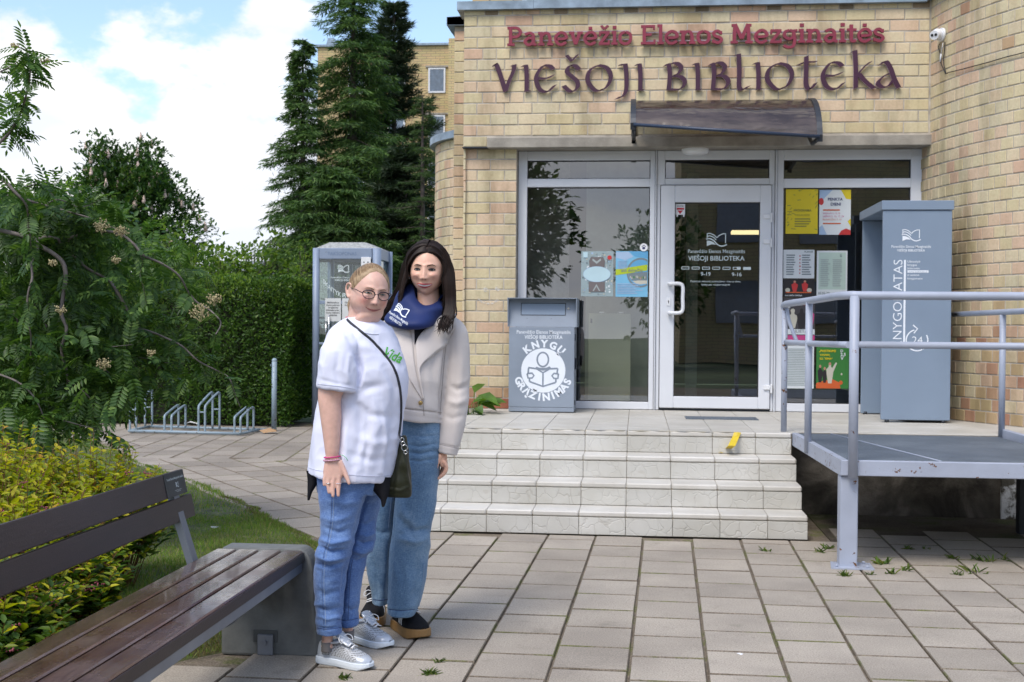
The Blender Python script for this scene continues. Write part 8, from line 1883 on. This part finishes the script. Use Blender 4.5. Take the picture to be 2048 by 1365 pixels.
# necklace of pink beads, strap, bag
mb = MB(); P = on_surface(SB1, [tuple(q) for q in crom([(690, 631), (700, 641), (712, 651), (726, 658), (742, 663), (755, 664)], 5)], .004)
for i in range(0, len(P), 1): mb.ball(tuple(P[i]), .0042 if i % 3 else .0055, 7, 5)
mb.build('bead_necklace', C('coral_beads', (.52, .10, .12), .35), bd1)
bag = empty('shoulder_bag', tuple(pp(797, 995, 5.0)), 0, 'dark olive shoulder bag hanging between the two women', 'bag')
V, F, Nn = union([body_loft([(872, 803, 812, 5.02, .02), (885, 798, 815, 5.02, .03), (920, 788, 818, 5.02, .045), (955, 776, 822, 5.02, .055), (982, 768, 824, 5.02, .058), (993, 772, 822, 5.02, .05)], 30)], .005, 2); V = ripple(V, Nn, .006, 20, 2); V = crease(V, Nn, [([(806, 900), (812, 950), (818, 975)], 4, 4), ([(790, 910), (786, 960), (784, 985)], 5, -4), ([(775, 978), (800, 982), (822, 972)], 3, 3)])
skin_mesh('bag_body', V, F, mk_cloth('dark_olive_leather', (.022, .024, .012), .42, .25, 12, 200, .3), bag)
mb = MB(); P = on_surface(S1, [tuple(q) for q in crom([(694, 640), (704, 650), (722, 664), (745, 684), (762, 702), (777, 722), (790, 744), (798, 772), (801, 805), (800, 840), (797, 868)], 6)], .0035)
vs = []; n = len(P)
for i, p in enumerate(P):
    t = P[min(i + 1, n - 1)] - P[max(i - 1, 0)]; t /= np.linalg.norm(t); s_ = np.cross(t, FV); s_ /= np.linalg.norm(s_); vs += [p - s_ * .005, p - FV * .003, p + s_ * .005, p + FV * .002]
mb.add(vs, [(4 * i + j, 4 * i + (j + 1) % 4, 4 * i + 4 + (j + 1) % 4, 4 * i + 4 + j) for i in range(n - 1) for j in range(4)]); mb.tube([P[-1], pp(803, 885, 4.97), pp(805, 893, 4.98)], .004, 6); mb.build('strap', C('strap_navy', (.02, .022, .03), .6), bag)
mb = MB()
for i, (x, y, r_) in enumerate(((804, 880, 4), (806, 888, 4), (809, 896, 6), (811, 905, 3.5))):
    c = pp(x, y, 4.95); r_ = r_ * 5 / CF; mb.tube([c + RV * r_ * math.cos(a) + ZV * r_ * math.sin(a) for a in np.linspace(0, 2 * PI, 13)], .0016, 5, caps=False)
mb.build('buckle', M['chrome'], bag)
# bracelets and rings
for (py, xl, xr, mt, nm, r_) in ((914, 650, 679, C('pink_cord', (.55, .04, .20), .6), 'bracelet', .0028), (920, 649.5, 680, C('pale_pink_beads', (.55, .30, .38), .4), 'bracelet', .0030)):
    mb = MB(); c = pp((xl + xr) / 2, py, 4.838); rx = (xr - xl) / 2 * 4.838 / CF + .003
    P = [c + RV * rx * math.cos(a) + FV * (.026 + .003) * math.sin(a) - ZV * .003 * math.cos(a) * -1 for a in np.linspace(0, 2 * PI, 25)]
    mb.tube(P, r_, 6, caps=False)
    if 'beads' in mt.name:
        for q in P[::2]: mb.ball(tuple(q), .0042, 6, 4)
    mb.build(nm, mt, bd1)
MB().tube([pp(679, 910, 4.83), pp(686, 911, 4.82), pp(692, 916, 4.82), pp(696, 922, 4.82)], .0012, 5).build('bracelet_cord', C('green_cord', (.05, .45, .12), .6), bd1)
for (x, y, r_, mt) in ((657, 967, .0098, M['chrome']), (677.5, 967, .0098, C('pale_ring', (.70, .62, .66), .3))):
    c = pp(x, y, 4.8215); mb = MB(); mb.tube([c + RV * r_ * math.cos(a) + FV * r_ * math.sin(a) for a in np.linspace(0, 2 * PI, 17)], .0015, 5, caps=False)
    if mt is M['chrome']: mb.ball(tuple(c - FV * r_ + RV * .002), .0038, 8, 6)
    mb.build('ring', mt, bd1)
# shoes and patterned socks
so1, G0a, TH = shoe((741, 1341), (630, 1321), .252, 'sneaker', M['silver'], M['sole_white'], W1, 1.0, .027, 1.0, perf=True, lace_m=M['white'], side=-1)
so2, G0b, _t = shoe((780, 1298), (690, 1274), .250, 'sneaker', M['silver'], M['sole_white'], W1, 1.0, .027, 1.0, perf=True, lace_m=M['white'], side=1)
for so_, G0_ in ((so1, G0a), (so2, G0b)):
    mb = MB()
    for k in range(46):
        t = .38 + .16 * ((k * .618) % 1); u = ((k * .382) % 1 - .5) * .046; z = .027 + np.interp(t, *TH) + .006 + .032 * max(0, (.62 - t) / .26) ** 2 * (.9) - .004 * (u / .025) ** 2; mb.ball(tuple(G0_(t, u, z + .003)), .0040, 7, 5)
    mb.build('silver_beads', M['chrome'], so_)
sockm = C('grey_sock', (.16, .15, .15), .9)
for (x, y, D, w_) in ((654, 1290, 4.975, 11.5), (697, 1268, 5.12, 11.5)):
    V, F = body_loft([(y - 7, x - w_, x + w_, D, .031), (y + 4, x - w_, x + w_, D, .031), (y + 12, x - w_, x + w_, D, .030)], 24); MB().add(V, F, 0, True).build('sock', sockm, W1)

# ================================================================ woman in the beige coat
g2 = on_z(800, 1262, 0); W2 = empty('person', (g2[0], g2[1], 0), 0, 'smiling dark haired woman in a beige wool coat, navy scarf and wide jeans', 'person', 'two women posing together')
H2 = Head(855, 540.5, 5.50, math.radians(-5), math.radians(1.5), math.radians(2), w=1.03, chub=0.25, h=1.0, smile=1.2, jaw=.40)
ct = [(618, 826, 884, 5.53, .06), (630, 800, 902, 5.53, .075, 4), (643, 775, 914, 5.53, .095, 4), (660, 762, 912, 5.53, .112), (700, 757, 902, 5.52, .128), (750, 758, 894, 5.51, .142), (800, 762, 887, 5.50, .152), (822, 765, 885, 5.50, .156, 8), (838, 766, 883, 5.50, .158, 15)]
sv = [(634, 884, 908, 5.54, .045), (645, 882, 924, 5.54, .06), (665, 884, 935, 5.54, .066), (700, 886, 939, 5.535, .064), (750, 886, 940, 5.53, .060), (800, 882, 937, 5.52, .058), (845, 878, 930, 5.50, .056), (880, 876, 921, 5.48, .052), (907, 875, 914, 5.47, .050, 9)]
sv2 = [(634, 784, 808, 5.54, .045), (650, 760, 800, 5.54, .058), (680, 750, 792, 5.54, .062), (720, 748, 790, 5.54, .06), (760, 752, 790, 5.54, .05)]
V, F, Nn = union([body_loft(ct, 56), body_loft(sv, 40), body_loft(sv2, 36)], .0045, 4)
V = crease(V, Nn, [([(896, 668), (890, 720), (884, 780), (880, 840)], 3.5, -14), ([(915, 660), (922, 720), (918, 800), (905, 890)], 8, 3), ([(900, 770), (915, 780), (936, 770)], 6, -4), ([(895, 800), (912, 808), (934, 800)], 7, 4), ([(890, 832), (905, 838), (928, 830)], 6, -3), ([(870, 690), (865, 740), (872, 790)], 8, -3), ([(775, 826), (820, 832), (883, 840)], 2.2, -0.5), ([(878, 888), (895, 892), (916, 896)], 1.6, -2.5), ([(770, 815), (806, 818), (845, 822), (883, 827)], 1.6, -3), ([(905, 650), (898, 665), (893, 690)], 3, -4)])
V = ripple(V, Nn, .0035, 10, 13, (1, 1, .6)); V = wrinkle(V, Nn, .0030, 8, 5, (.8, .8, 1.1)); SC = Surf(V, F); coat = skin_mesh('coat', V, F, M['coat'], W2)
# opening, black top, lapels, button
mb = MB(); strip(mb, SC, [(846, 792), (838, 740), (832, 690), (828, 655), (826, 640)], [(846, 792), (848, 740), (858, 700), (880, 668), (900, 648)], .0012, .0012); mb.build('coat_front', M['coat'], coat)
mb = MB(); strip(mb, SC, [(829, 690), (829, 672), (828, 655), (826, 640)], [(829.5, 690), (840, 672), (858, 655), (872, 640)], .0025, .0025); mb.build('black_top', M['black_cloth'], coat)
def lapel(A, B, o0, o1, nm='lapel'):
    mb = MB(); strip(mb, SC, A, B, o0, o1, 6, 8); o = mb.build(nm, M['coat'], coat); md_ = o.modifiers.new('s', 'SOLIDIFY'); md_.thickness = .005; md_.offset = 1; return o
lapel([(846, 800), (838, 760), (834, 725), (832, 690), (842, 668), (862, 650)], [(847, 800), (842, 762), (840, 735), (862, 712), (890, 690), (905, 668)], .006, .010)
lapel([(862, 650), (872, 640), (884, 628)], [(905, 668), (911, 650), (908, 632)], .008, .011, 'collar')
lapel([(845, 800), (836, 765), (829, 725), (826, 690), (820, 660)], [(844, 800), (826, 770), (806, 735), (790, 700), (776, 662)], .004, .007)
mb = MB(); P = on_surface(SC, [tuple(q) for q in crom([(846, 800), (847, 815), (848, 832)], 4)], .0012); mb.tube(P, .0013, 4)
for pts in ([(776, 812), (806, 816), (845, 820), (883, 826)], [(878, 889), (895, 893), (917, 898)], [(896, 660), (889, 720), (883, 790), (880, 830)], [(905, 640), (897, 655), (893, 672)]):
    P = on_surface(SC, [tuple(q) for q in crom(pts, 5)], .0004); 
    if len(P) > 3: mb.tube(P, .0012, 4)
mb.build('coat_seam', C('coat_seam', (.33, .29, .27), .9), coat)
bp_ = SC.at(840.5, 806, .006); MB().tube([bp_, bp_ - FV * .004], .0095, 16).ball(tuple(bp_ - FV * .004), .0075, 12, 8, sc=(1, .4, 1)).build('button', M['gold'], coat)
# jeans with wide legs
legR = body_loft([(836, 812, 880, 5.50, .09), (880, 806, 881, 5.49, .105), (940, 800, 879, 5.48, .105), (1000, 792, 872, 5.47, .10), (1050, 786, 866, 5.46, .098), (1085, 782, 861, 5.45, .098), (1120, 778, 855, 5.45, .10), (1160, 776, 852, 5.45, .10), (1200, 775, 842, 5.45, .095), (1227, 776, 829, 5.44, .088, 4)], 40)
legL = body_loft([(830, 775, 840, 5.56, .10), (900, 764, 825, 5.57, .10), (960, 752, 806, 5.58, .10), (1000, 746, 798, 5.58, .098), (1050, 740, 792, 5.58, .095), (1100, 733, 786, 5.58, .092), (1150, 736, 782, 5.58, .09), (1185, 744, 778, 5.58, .082), (1206, 746, 776, 5.57, .078, 3)], 36)
hips = body_loft([(820, 785, 876, 5.52, .085), (842, 776, 879, 5.52, .10), (880, 770, 881, 5.52, .115), (915, 775, 878, 5.52, .10)], 44)
V, F, Nn = union([legR, legL, hips], .0045, 2)
V = crease(V, Nn, [([(790, 1000), (786, 1060), (780, 1120), (776, 1200)], 4, -8), ([(800, 1050), (830, 1062), (856, 1058)], 6, -6), ([(796, 1035), (815, 1050), (825, 1075)], 6, -6), ([(800, 1078), (830, 1085), (858, 1075)], 7, 5), ([(806, 1010), (812, 1035), (806, 1060)], 6, 6), ([(815, 890), (840, 894), (872, 888)], 3, -4), ([(814, 904), (840, 908), (874, 902)], 3, -4), ([(815, 920), (840, 923), (872, 918)], 3, -3), ([(822, 870), (845, 874), (874, 870)], 3, -3),
    ([(790, 1130), (800, 1170), (795, 1215)], 8, 4), ([(835, 1110), (838, 1160), (826, 1215)], 9, -4), ([(810, 1120), (816, 1170), (810, 1220)], 8, 4), ([(745, 1110), (752, 1160), (756, 1200)], 6, -4), ([(766, 1080), (768, 1140), (765, 1200)], 6, 4), ([(745, 1060), (765, 1068), (785, 1060)], 5, -4), ([(776, 1219), (800, 1222), (828, 1219)], 1.5, -3)])
V = ripple(V, Nn, .004, 12, 25, (1, 1, .6)); V = wrinkle(V, Nn, .0055, 8, 12, (.8, .8, 1.0), lambda X, Y: .4 + np.exp(-((Y - 1060) / 50) ** 2)); V = wrinkle(V, Nn, .0025, 18, 17, (.6, .6, 1.6), lambda X, Y: .3 + np.exp(-((Y - 890) / 40) ** 2)); SJ2 = Surf(V, F); jn2 = skin_mesh('jeans', V, F, M['denim2'], W2)
mb = MB()
for pts in ([(848, 1130), (845, 1170), (836, 1215)], [(784, 950), (782, 1000), (776, 1060)]):
    P = on_surface(SJ2, [tuple(q) for q in crom(pts, 6)], .0008)
    if len(P) > 3: mb.tube(P, .0011, 4)
mb.build('seam', M['stitch'], jn2); mb = MB()
for pts in ([(776, 1218), (800, 1222), (829, 1219)], [(746, 1199), (760, 1201), (775, 1199)]):
    P = on_surface(SJ2, [tuple(q) for q in crom(pts, 6)], .0010)
    if len(P) > 3: mb.tube(P, .0014, 4)
mb.build('cuff_seam', M['stitch_d'], jn2)
# body
hand2 = [body_loft([(880, 884, 905, 5.48, .025), (902, 877, 894, 5.47, .020), (912, 877, 894, 5.468, .022), (924, 878, 895, 5.466, .024), (934, 880, 896, 5.465, .022)], 24),
         fing([(889, 926), (893, 936), (888, 948), (877, 957)], [.010, .0092, .0085, .0068], 5.445, 5.45), fing([(887, 930), (890, 941), (883, 952), (872, 959)], [.010, .0092, .0085, .0066], 5.462, 5.465), fing([(885, 930), (887, 942), (880, 951), (870, 956)], [.0095, .0088, .0080, .0064], 5.478, 5.48), fing([(884, 928), (885, 938), (878, 947), (870, 951)], [.009, .008, .0072, .006], 5.492, 5.492), fing([(880, 912), (875, 925), (872, 937), (870, 947)], [.0105, .0095, .0085, .0066], 5.448, 5.435)]
core2 = [body_loft([(575, 834, 878, 5.53, .05), (600, 834, 880, 5.53, .05), (625, 830, 884, 5.53, .055), (645, 815, 890, 5.53, .07), (700, 800, 880, 5.53, .08), (820, 800, 870, 5.53, .08), (870, 790, 865, 5.52, .08)], 34),
         limb([pp(885, 660, 5.53), pp(910, 700, 5.53), pp(906, 800, 5.52), pp(892, 890, 5.48)], [.035, .035, .032, .022]), limb([pp(800, 660, 5.53), pp(778, 720, 5.53), pp(775, 790, 5.50)], [.035, .035, .03]),
         limb([pp(840, 860, 5.50), pp(825, 1040, 5.47), pp(806, 1195, 5.46), pp(808, 1205, 5.46)], [.05, .03, .022, .02]), limb([pp(800, 860, 5.55), pp(770, 1040, 5.58), pp(760, 1180, 5.58), pp(758, 1190, 5.58)], [.05, .03, .022, .02])]
V, F, Nn = union([H2.piece()] + hand2 + core2 + ear_pieces(H2, -1) + ear_pieces(H2, 1), .0032, 2)
bd2 = skin_mesh('body', V, F, M['skin'], W2, H2.tone(V, (.76, .465, .345), blush=.34, blush_c=(.60, .20, .16)))
face_parts(H2, bd2, C('iris_brown', (.030, .020, .016), .15), C('red_lips', (.50, .06, .075), .35), C('dark_brow', (.055, .026, .018), .7), squint=1.0, open_mouth=True, lashw=2.1, brow_w=1.25, mouth_w=1.26)
for sx in (-1, 1): MB().ball(tuple(H2.world(np.array([sx * .080, .002, -.038]))), .0042, 8, 6).build('earring', C('pearl', (.6, .56, .52), .2), bd2)
line2 = lambda az: np.interp(abs(az - .12), [0, .35, .7, 1.0, 1.3, 1.6, 2.0, PI], [.70, .66, .50, .20, -.06, -.30, -.5, -.7])
scalp(H2, 'hair', M['hair_dark'], bd2, .012, line2)
R_ = np.random.default_rng(17); mb = MB()
def frontlock(k, side):
    r = R_.random() * .30; P = []
    for i in range(9):
        s = i / 8; az = .12 + side * (.02 + 1.12 * s); el = float(line2(az)) + .02 + r * (1 - .6 * s); P.append(H2.base(az, el, .004 + .011 * min(1, s * 2 + r * 3)))
    e = P[-1]; ln = R_.uniform(.13, .20)
    for i in range(1, 7):
        s = i / 6; P.append(e + np.array([side * .014 * s + (-.022 if side < 0 else .012) * s + .004 * math.sin(k + s * 5), .012 * s, -ln * s]))
    w_ = R_.uniform(.0014, .0026); n = len(P); mb.tube([H2.world(p) for p in P], [w_ * .5] + [w_] * (n - 4) + [w_ * .8, w_ * .5, w_ * .15], 5, caps=False)
for k in range(170): frontlock(k, 1); frontlock(k, -1)
def hair2(k, side):
    """a lock from the parting over the skull and down beside the face"""
    f = R_.random(); y0 = -.075 + .15 * f; part = .012
    az_end = side * (1.02 + 1.9 * f ** .9 + R_.normal() * .04); lift = R_.uniform(.012, .021) ; P = []
    p_az = math.atan2(part, .02 - y0) if y0 < .02 else PI - .1
    d0 = np.array([part + side * .004, y0, .10]); d0 /= np.linalg.norm(d0)
    for i in range(9):
        s = i / 8; el_end = -.28; d1 = np.array([math.sin(az_end) * math.cos(el_end), -math.cos(az_end) * math.cos(el_end), math.sin(el_end)]); d = d0 * (1 - s) + d1 * s + np.array([side * .55, .10 + (.0 if f > .3 else .05), .25]) * math.sin(PI * s) * .55; d /= np.linalg.norm(d)
        P.append(H2.base(math.atan2(d[0], -d[1]), math.asin(d[2]), lift + .004 * math.sin(PI * s)))
    e = P[-1]; ln = (R_.uniform(.10, .20) if side > 0 else R_.uniform(.10, .18)) * (1 - .12 * f)
    ox = (.012 if side > 0 else -.022); n2 = 7
    for i in range(1, n2 + 1):
        s = i / n2; P.append(e + np.array([side * (.012 * math.sin(PI * s * .9)) + ox * s + .006 * math.sin(k + s * 5) * s - side * .02 * s * s * (1 if side > 0 else -.6), (.012 * s if f < .35 else -.01 * s) - .0 * s, -ln * s]))
    w_ = R_.uniform(.0012, .0024); n = len(P); mb.tube([H2.world(p) for p in P], [w_ * .6] + [w_] * (n - 4) + [w_ * .8, w_ * .5, w_ * .15], 5, caps=False)
for k in range(640): hair2(k, 1)
for k in range(520): hair2(k, -1)
# a few locks lying forward on the coat at the picture's right
for k in range(110):
    x0 = R_.uniform(888, 910); P = [pp(880 + (x0 - 888) * .5, 500 + R_.uniform(-4, 6), 5.44), pp(x0 - 3, 535, 5.445), pp(x0 + 1, 570, 5.44), pp(x0 + 2, 602, 5.44), pp(x0 - 1 + R_.normal() * 2, 630, 5.42), pp(x0 - 8 + R_.normal() * 4, 645 + R_.normal() * 4, 5.40), pp(x0 - 15 + R_.normal() * 4 + 6, 660 + R_.normal() * 5, 5.39)]
    mb.tube([tuple(q) for q in crom(P, 3)], [.001] + [.0019] * 14 + [.0022, .0015, .001, .0006], 4, caps=False)
for k in range(150):
    x0 = R_.uniform(0, 14); P = [pp(838 - x0, 497 + R_.uniform(-4, 4), 5.50), pp(818 - x0, 530, 5.53), pp(810 - x0, 565, 5.55), pp(798 - x0 * 1.3, 598, 5.58), pp(782 - x0 * 1.5 + R_.normal() * 3, 628 + R_.normal() * 5, 5.60), pp(768 - x0 + R_.normal() * 4, 652 + R_.normal() * 5, 5.62)]
    mb.tube([tuple(q) for q in crom(P, 3)], [.001] + [.002] * 12 + [.002, .0012, .0006], 4, caps=False)
mb.build('hair_strands', M['hair_dark'], bd2, kind='stuff')
# snood scarf
mb = MB(); vs = []; nr = 64
ringdef = [  # (centre px, py of the left, front, right rim, left x, right x, front distance, back py)
 ('o', 660, 660, 646, 800, 862, 5.375, 640), ('o', 648, 659, 646, 777, 874, 5.36, 630), ('o', 634, 650, 640, 768, 884, 5.36, 622), ('o', 618, 640, 628, 778, 890, 5.37, 612), ('o', 600, 630, 614, 790, 890, 5.385, 600), ('o', 582, 621, 604, 802, 888, 5.405, 588), ('o', 570, 614, 597, 814, 885, 5.43, 580),
 ('i', 567, 611, 594, 821, 882, 5.445, 577), ('i', 572, 613, 598, 827, 878, 5.46, 580), ('i', 585, 620, 606, 830, 876, 5.47, 590), ('i', 605, 632, 620, 832, 876, 5.475, 610)]
for _, pl_, pf, pr, xl, xr, Df, pb_ in [(a[0],) + tuple(a[1:]) for a in ringdef]:
    cx = (xl + xr) / 2; D0 = 5.53
    for j in range(nr):
        t = 2 * PI * j / nr; cc, ss = math.cos(t), math.sin(t); x = cx + (xr - xl) / 2 * cc; dd = D0 + (D0 - Df) * ss * (1 if ss < 0 else .75)
        side_py = pr if cc > 0 else pl_; fb = pf if ss < 0 else pb_; wgt = abs(ss) ** 1.3; y = side_py * (1 - wgt) + fb * wgt; vs.append(pp(x, y, dd))
m = len(ringdef); V = np.array(vs).reshape(m, nr, 3); V2 = []
for j in range(nr): V2.append(crom(list(V[:, j]), 4))
V2 = np.array(V2).transpose(1, 0, 2); m2 = V2.shape[0]; ctr = pp(853, 620, 5.53)
for i in range(m2):
    for j in range(nr):
        t = 2 * PI * j / nr; q = V2[i, j]; rad = q - ctr; rad[2] = 0; rad /= np.linalg.norm(rad) + 1e-9; ph = i / m2
        V2[i, j] = q + rad * (.0075 * math.sin(ph * 17 + 1.6 * math.sin(t + .6) + .8 * math.cos(2 * t)) * (1 if ph < .72 else .3) + .003 * math.sin(5 * t + ph * 9))
F = np.array([(i * nr + j, i * nr + (j + 1) % nr, (i + 1) * nr + (j + 1) % nr, (i + 1) * nr + j) for i in range(m2 - 1) for j in range(nr)]); Vs = V2.reshape(-1, 3)
SS = Surf(Vs, F); sf = skin_mesh('scarf', Vs, F, M['navy_cloth'], W2); md_ = sf.modifiers.new('s', 'SOLIDIFY'); md_.thickness = .004; md_.offset = -1
mb = MB(); rot = math.radians(33)
def sc_map(x, y, z):   # emblem plane -> pixels on the scarf
    u, v = x, z; ca, sa = math.cos(rot), math.sin(rot); q = SS.at(804 + (u * ca + v * sa), 622 + (u * sa - v * ca), .0025); return q if q is not None else pp(804, 622, 5.36)
book_logo(mb, 0, 0, 29, 0, lw=.055, f=sc_map); decal_text(mb, SS, 'Panevėžio Elenos Mezginaitės', 778, 822, 627, 5.5, rot, .0022, .01); decal_text(mb, SS, 'VIEŠOJI BIBLIOTEKA', 778, 808, 637, 5.2, rot, .0022, .01); mb.build('scarf_print', M['print_white'], sf)
# black sneakers
st1, *_a = shoe((846, 1280), (787, 1247), .275, 'sneaker', M['suede'], M['gum'], W2, 1.22, .042, 1.08, stripes=3, lace_m=M['white'], side=1)
st2, *_b = shoe((738, 1257), (757, 1222), .27, 'sneaker', M['suede'], M['gum'], W2, 1.22, .042, 1.08, stripes=3, lace_m=M['white'], side=-1)
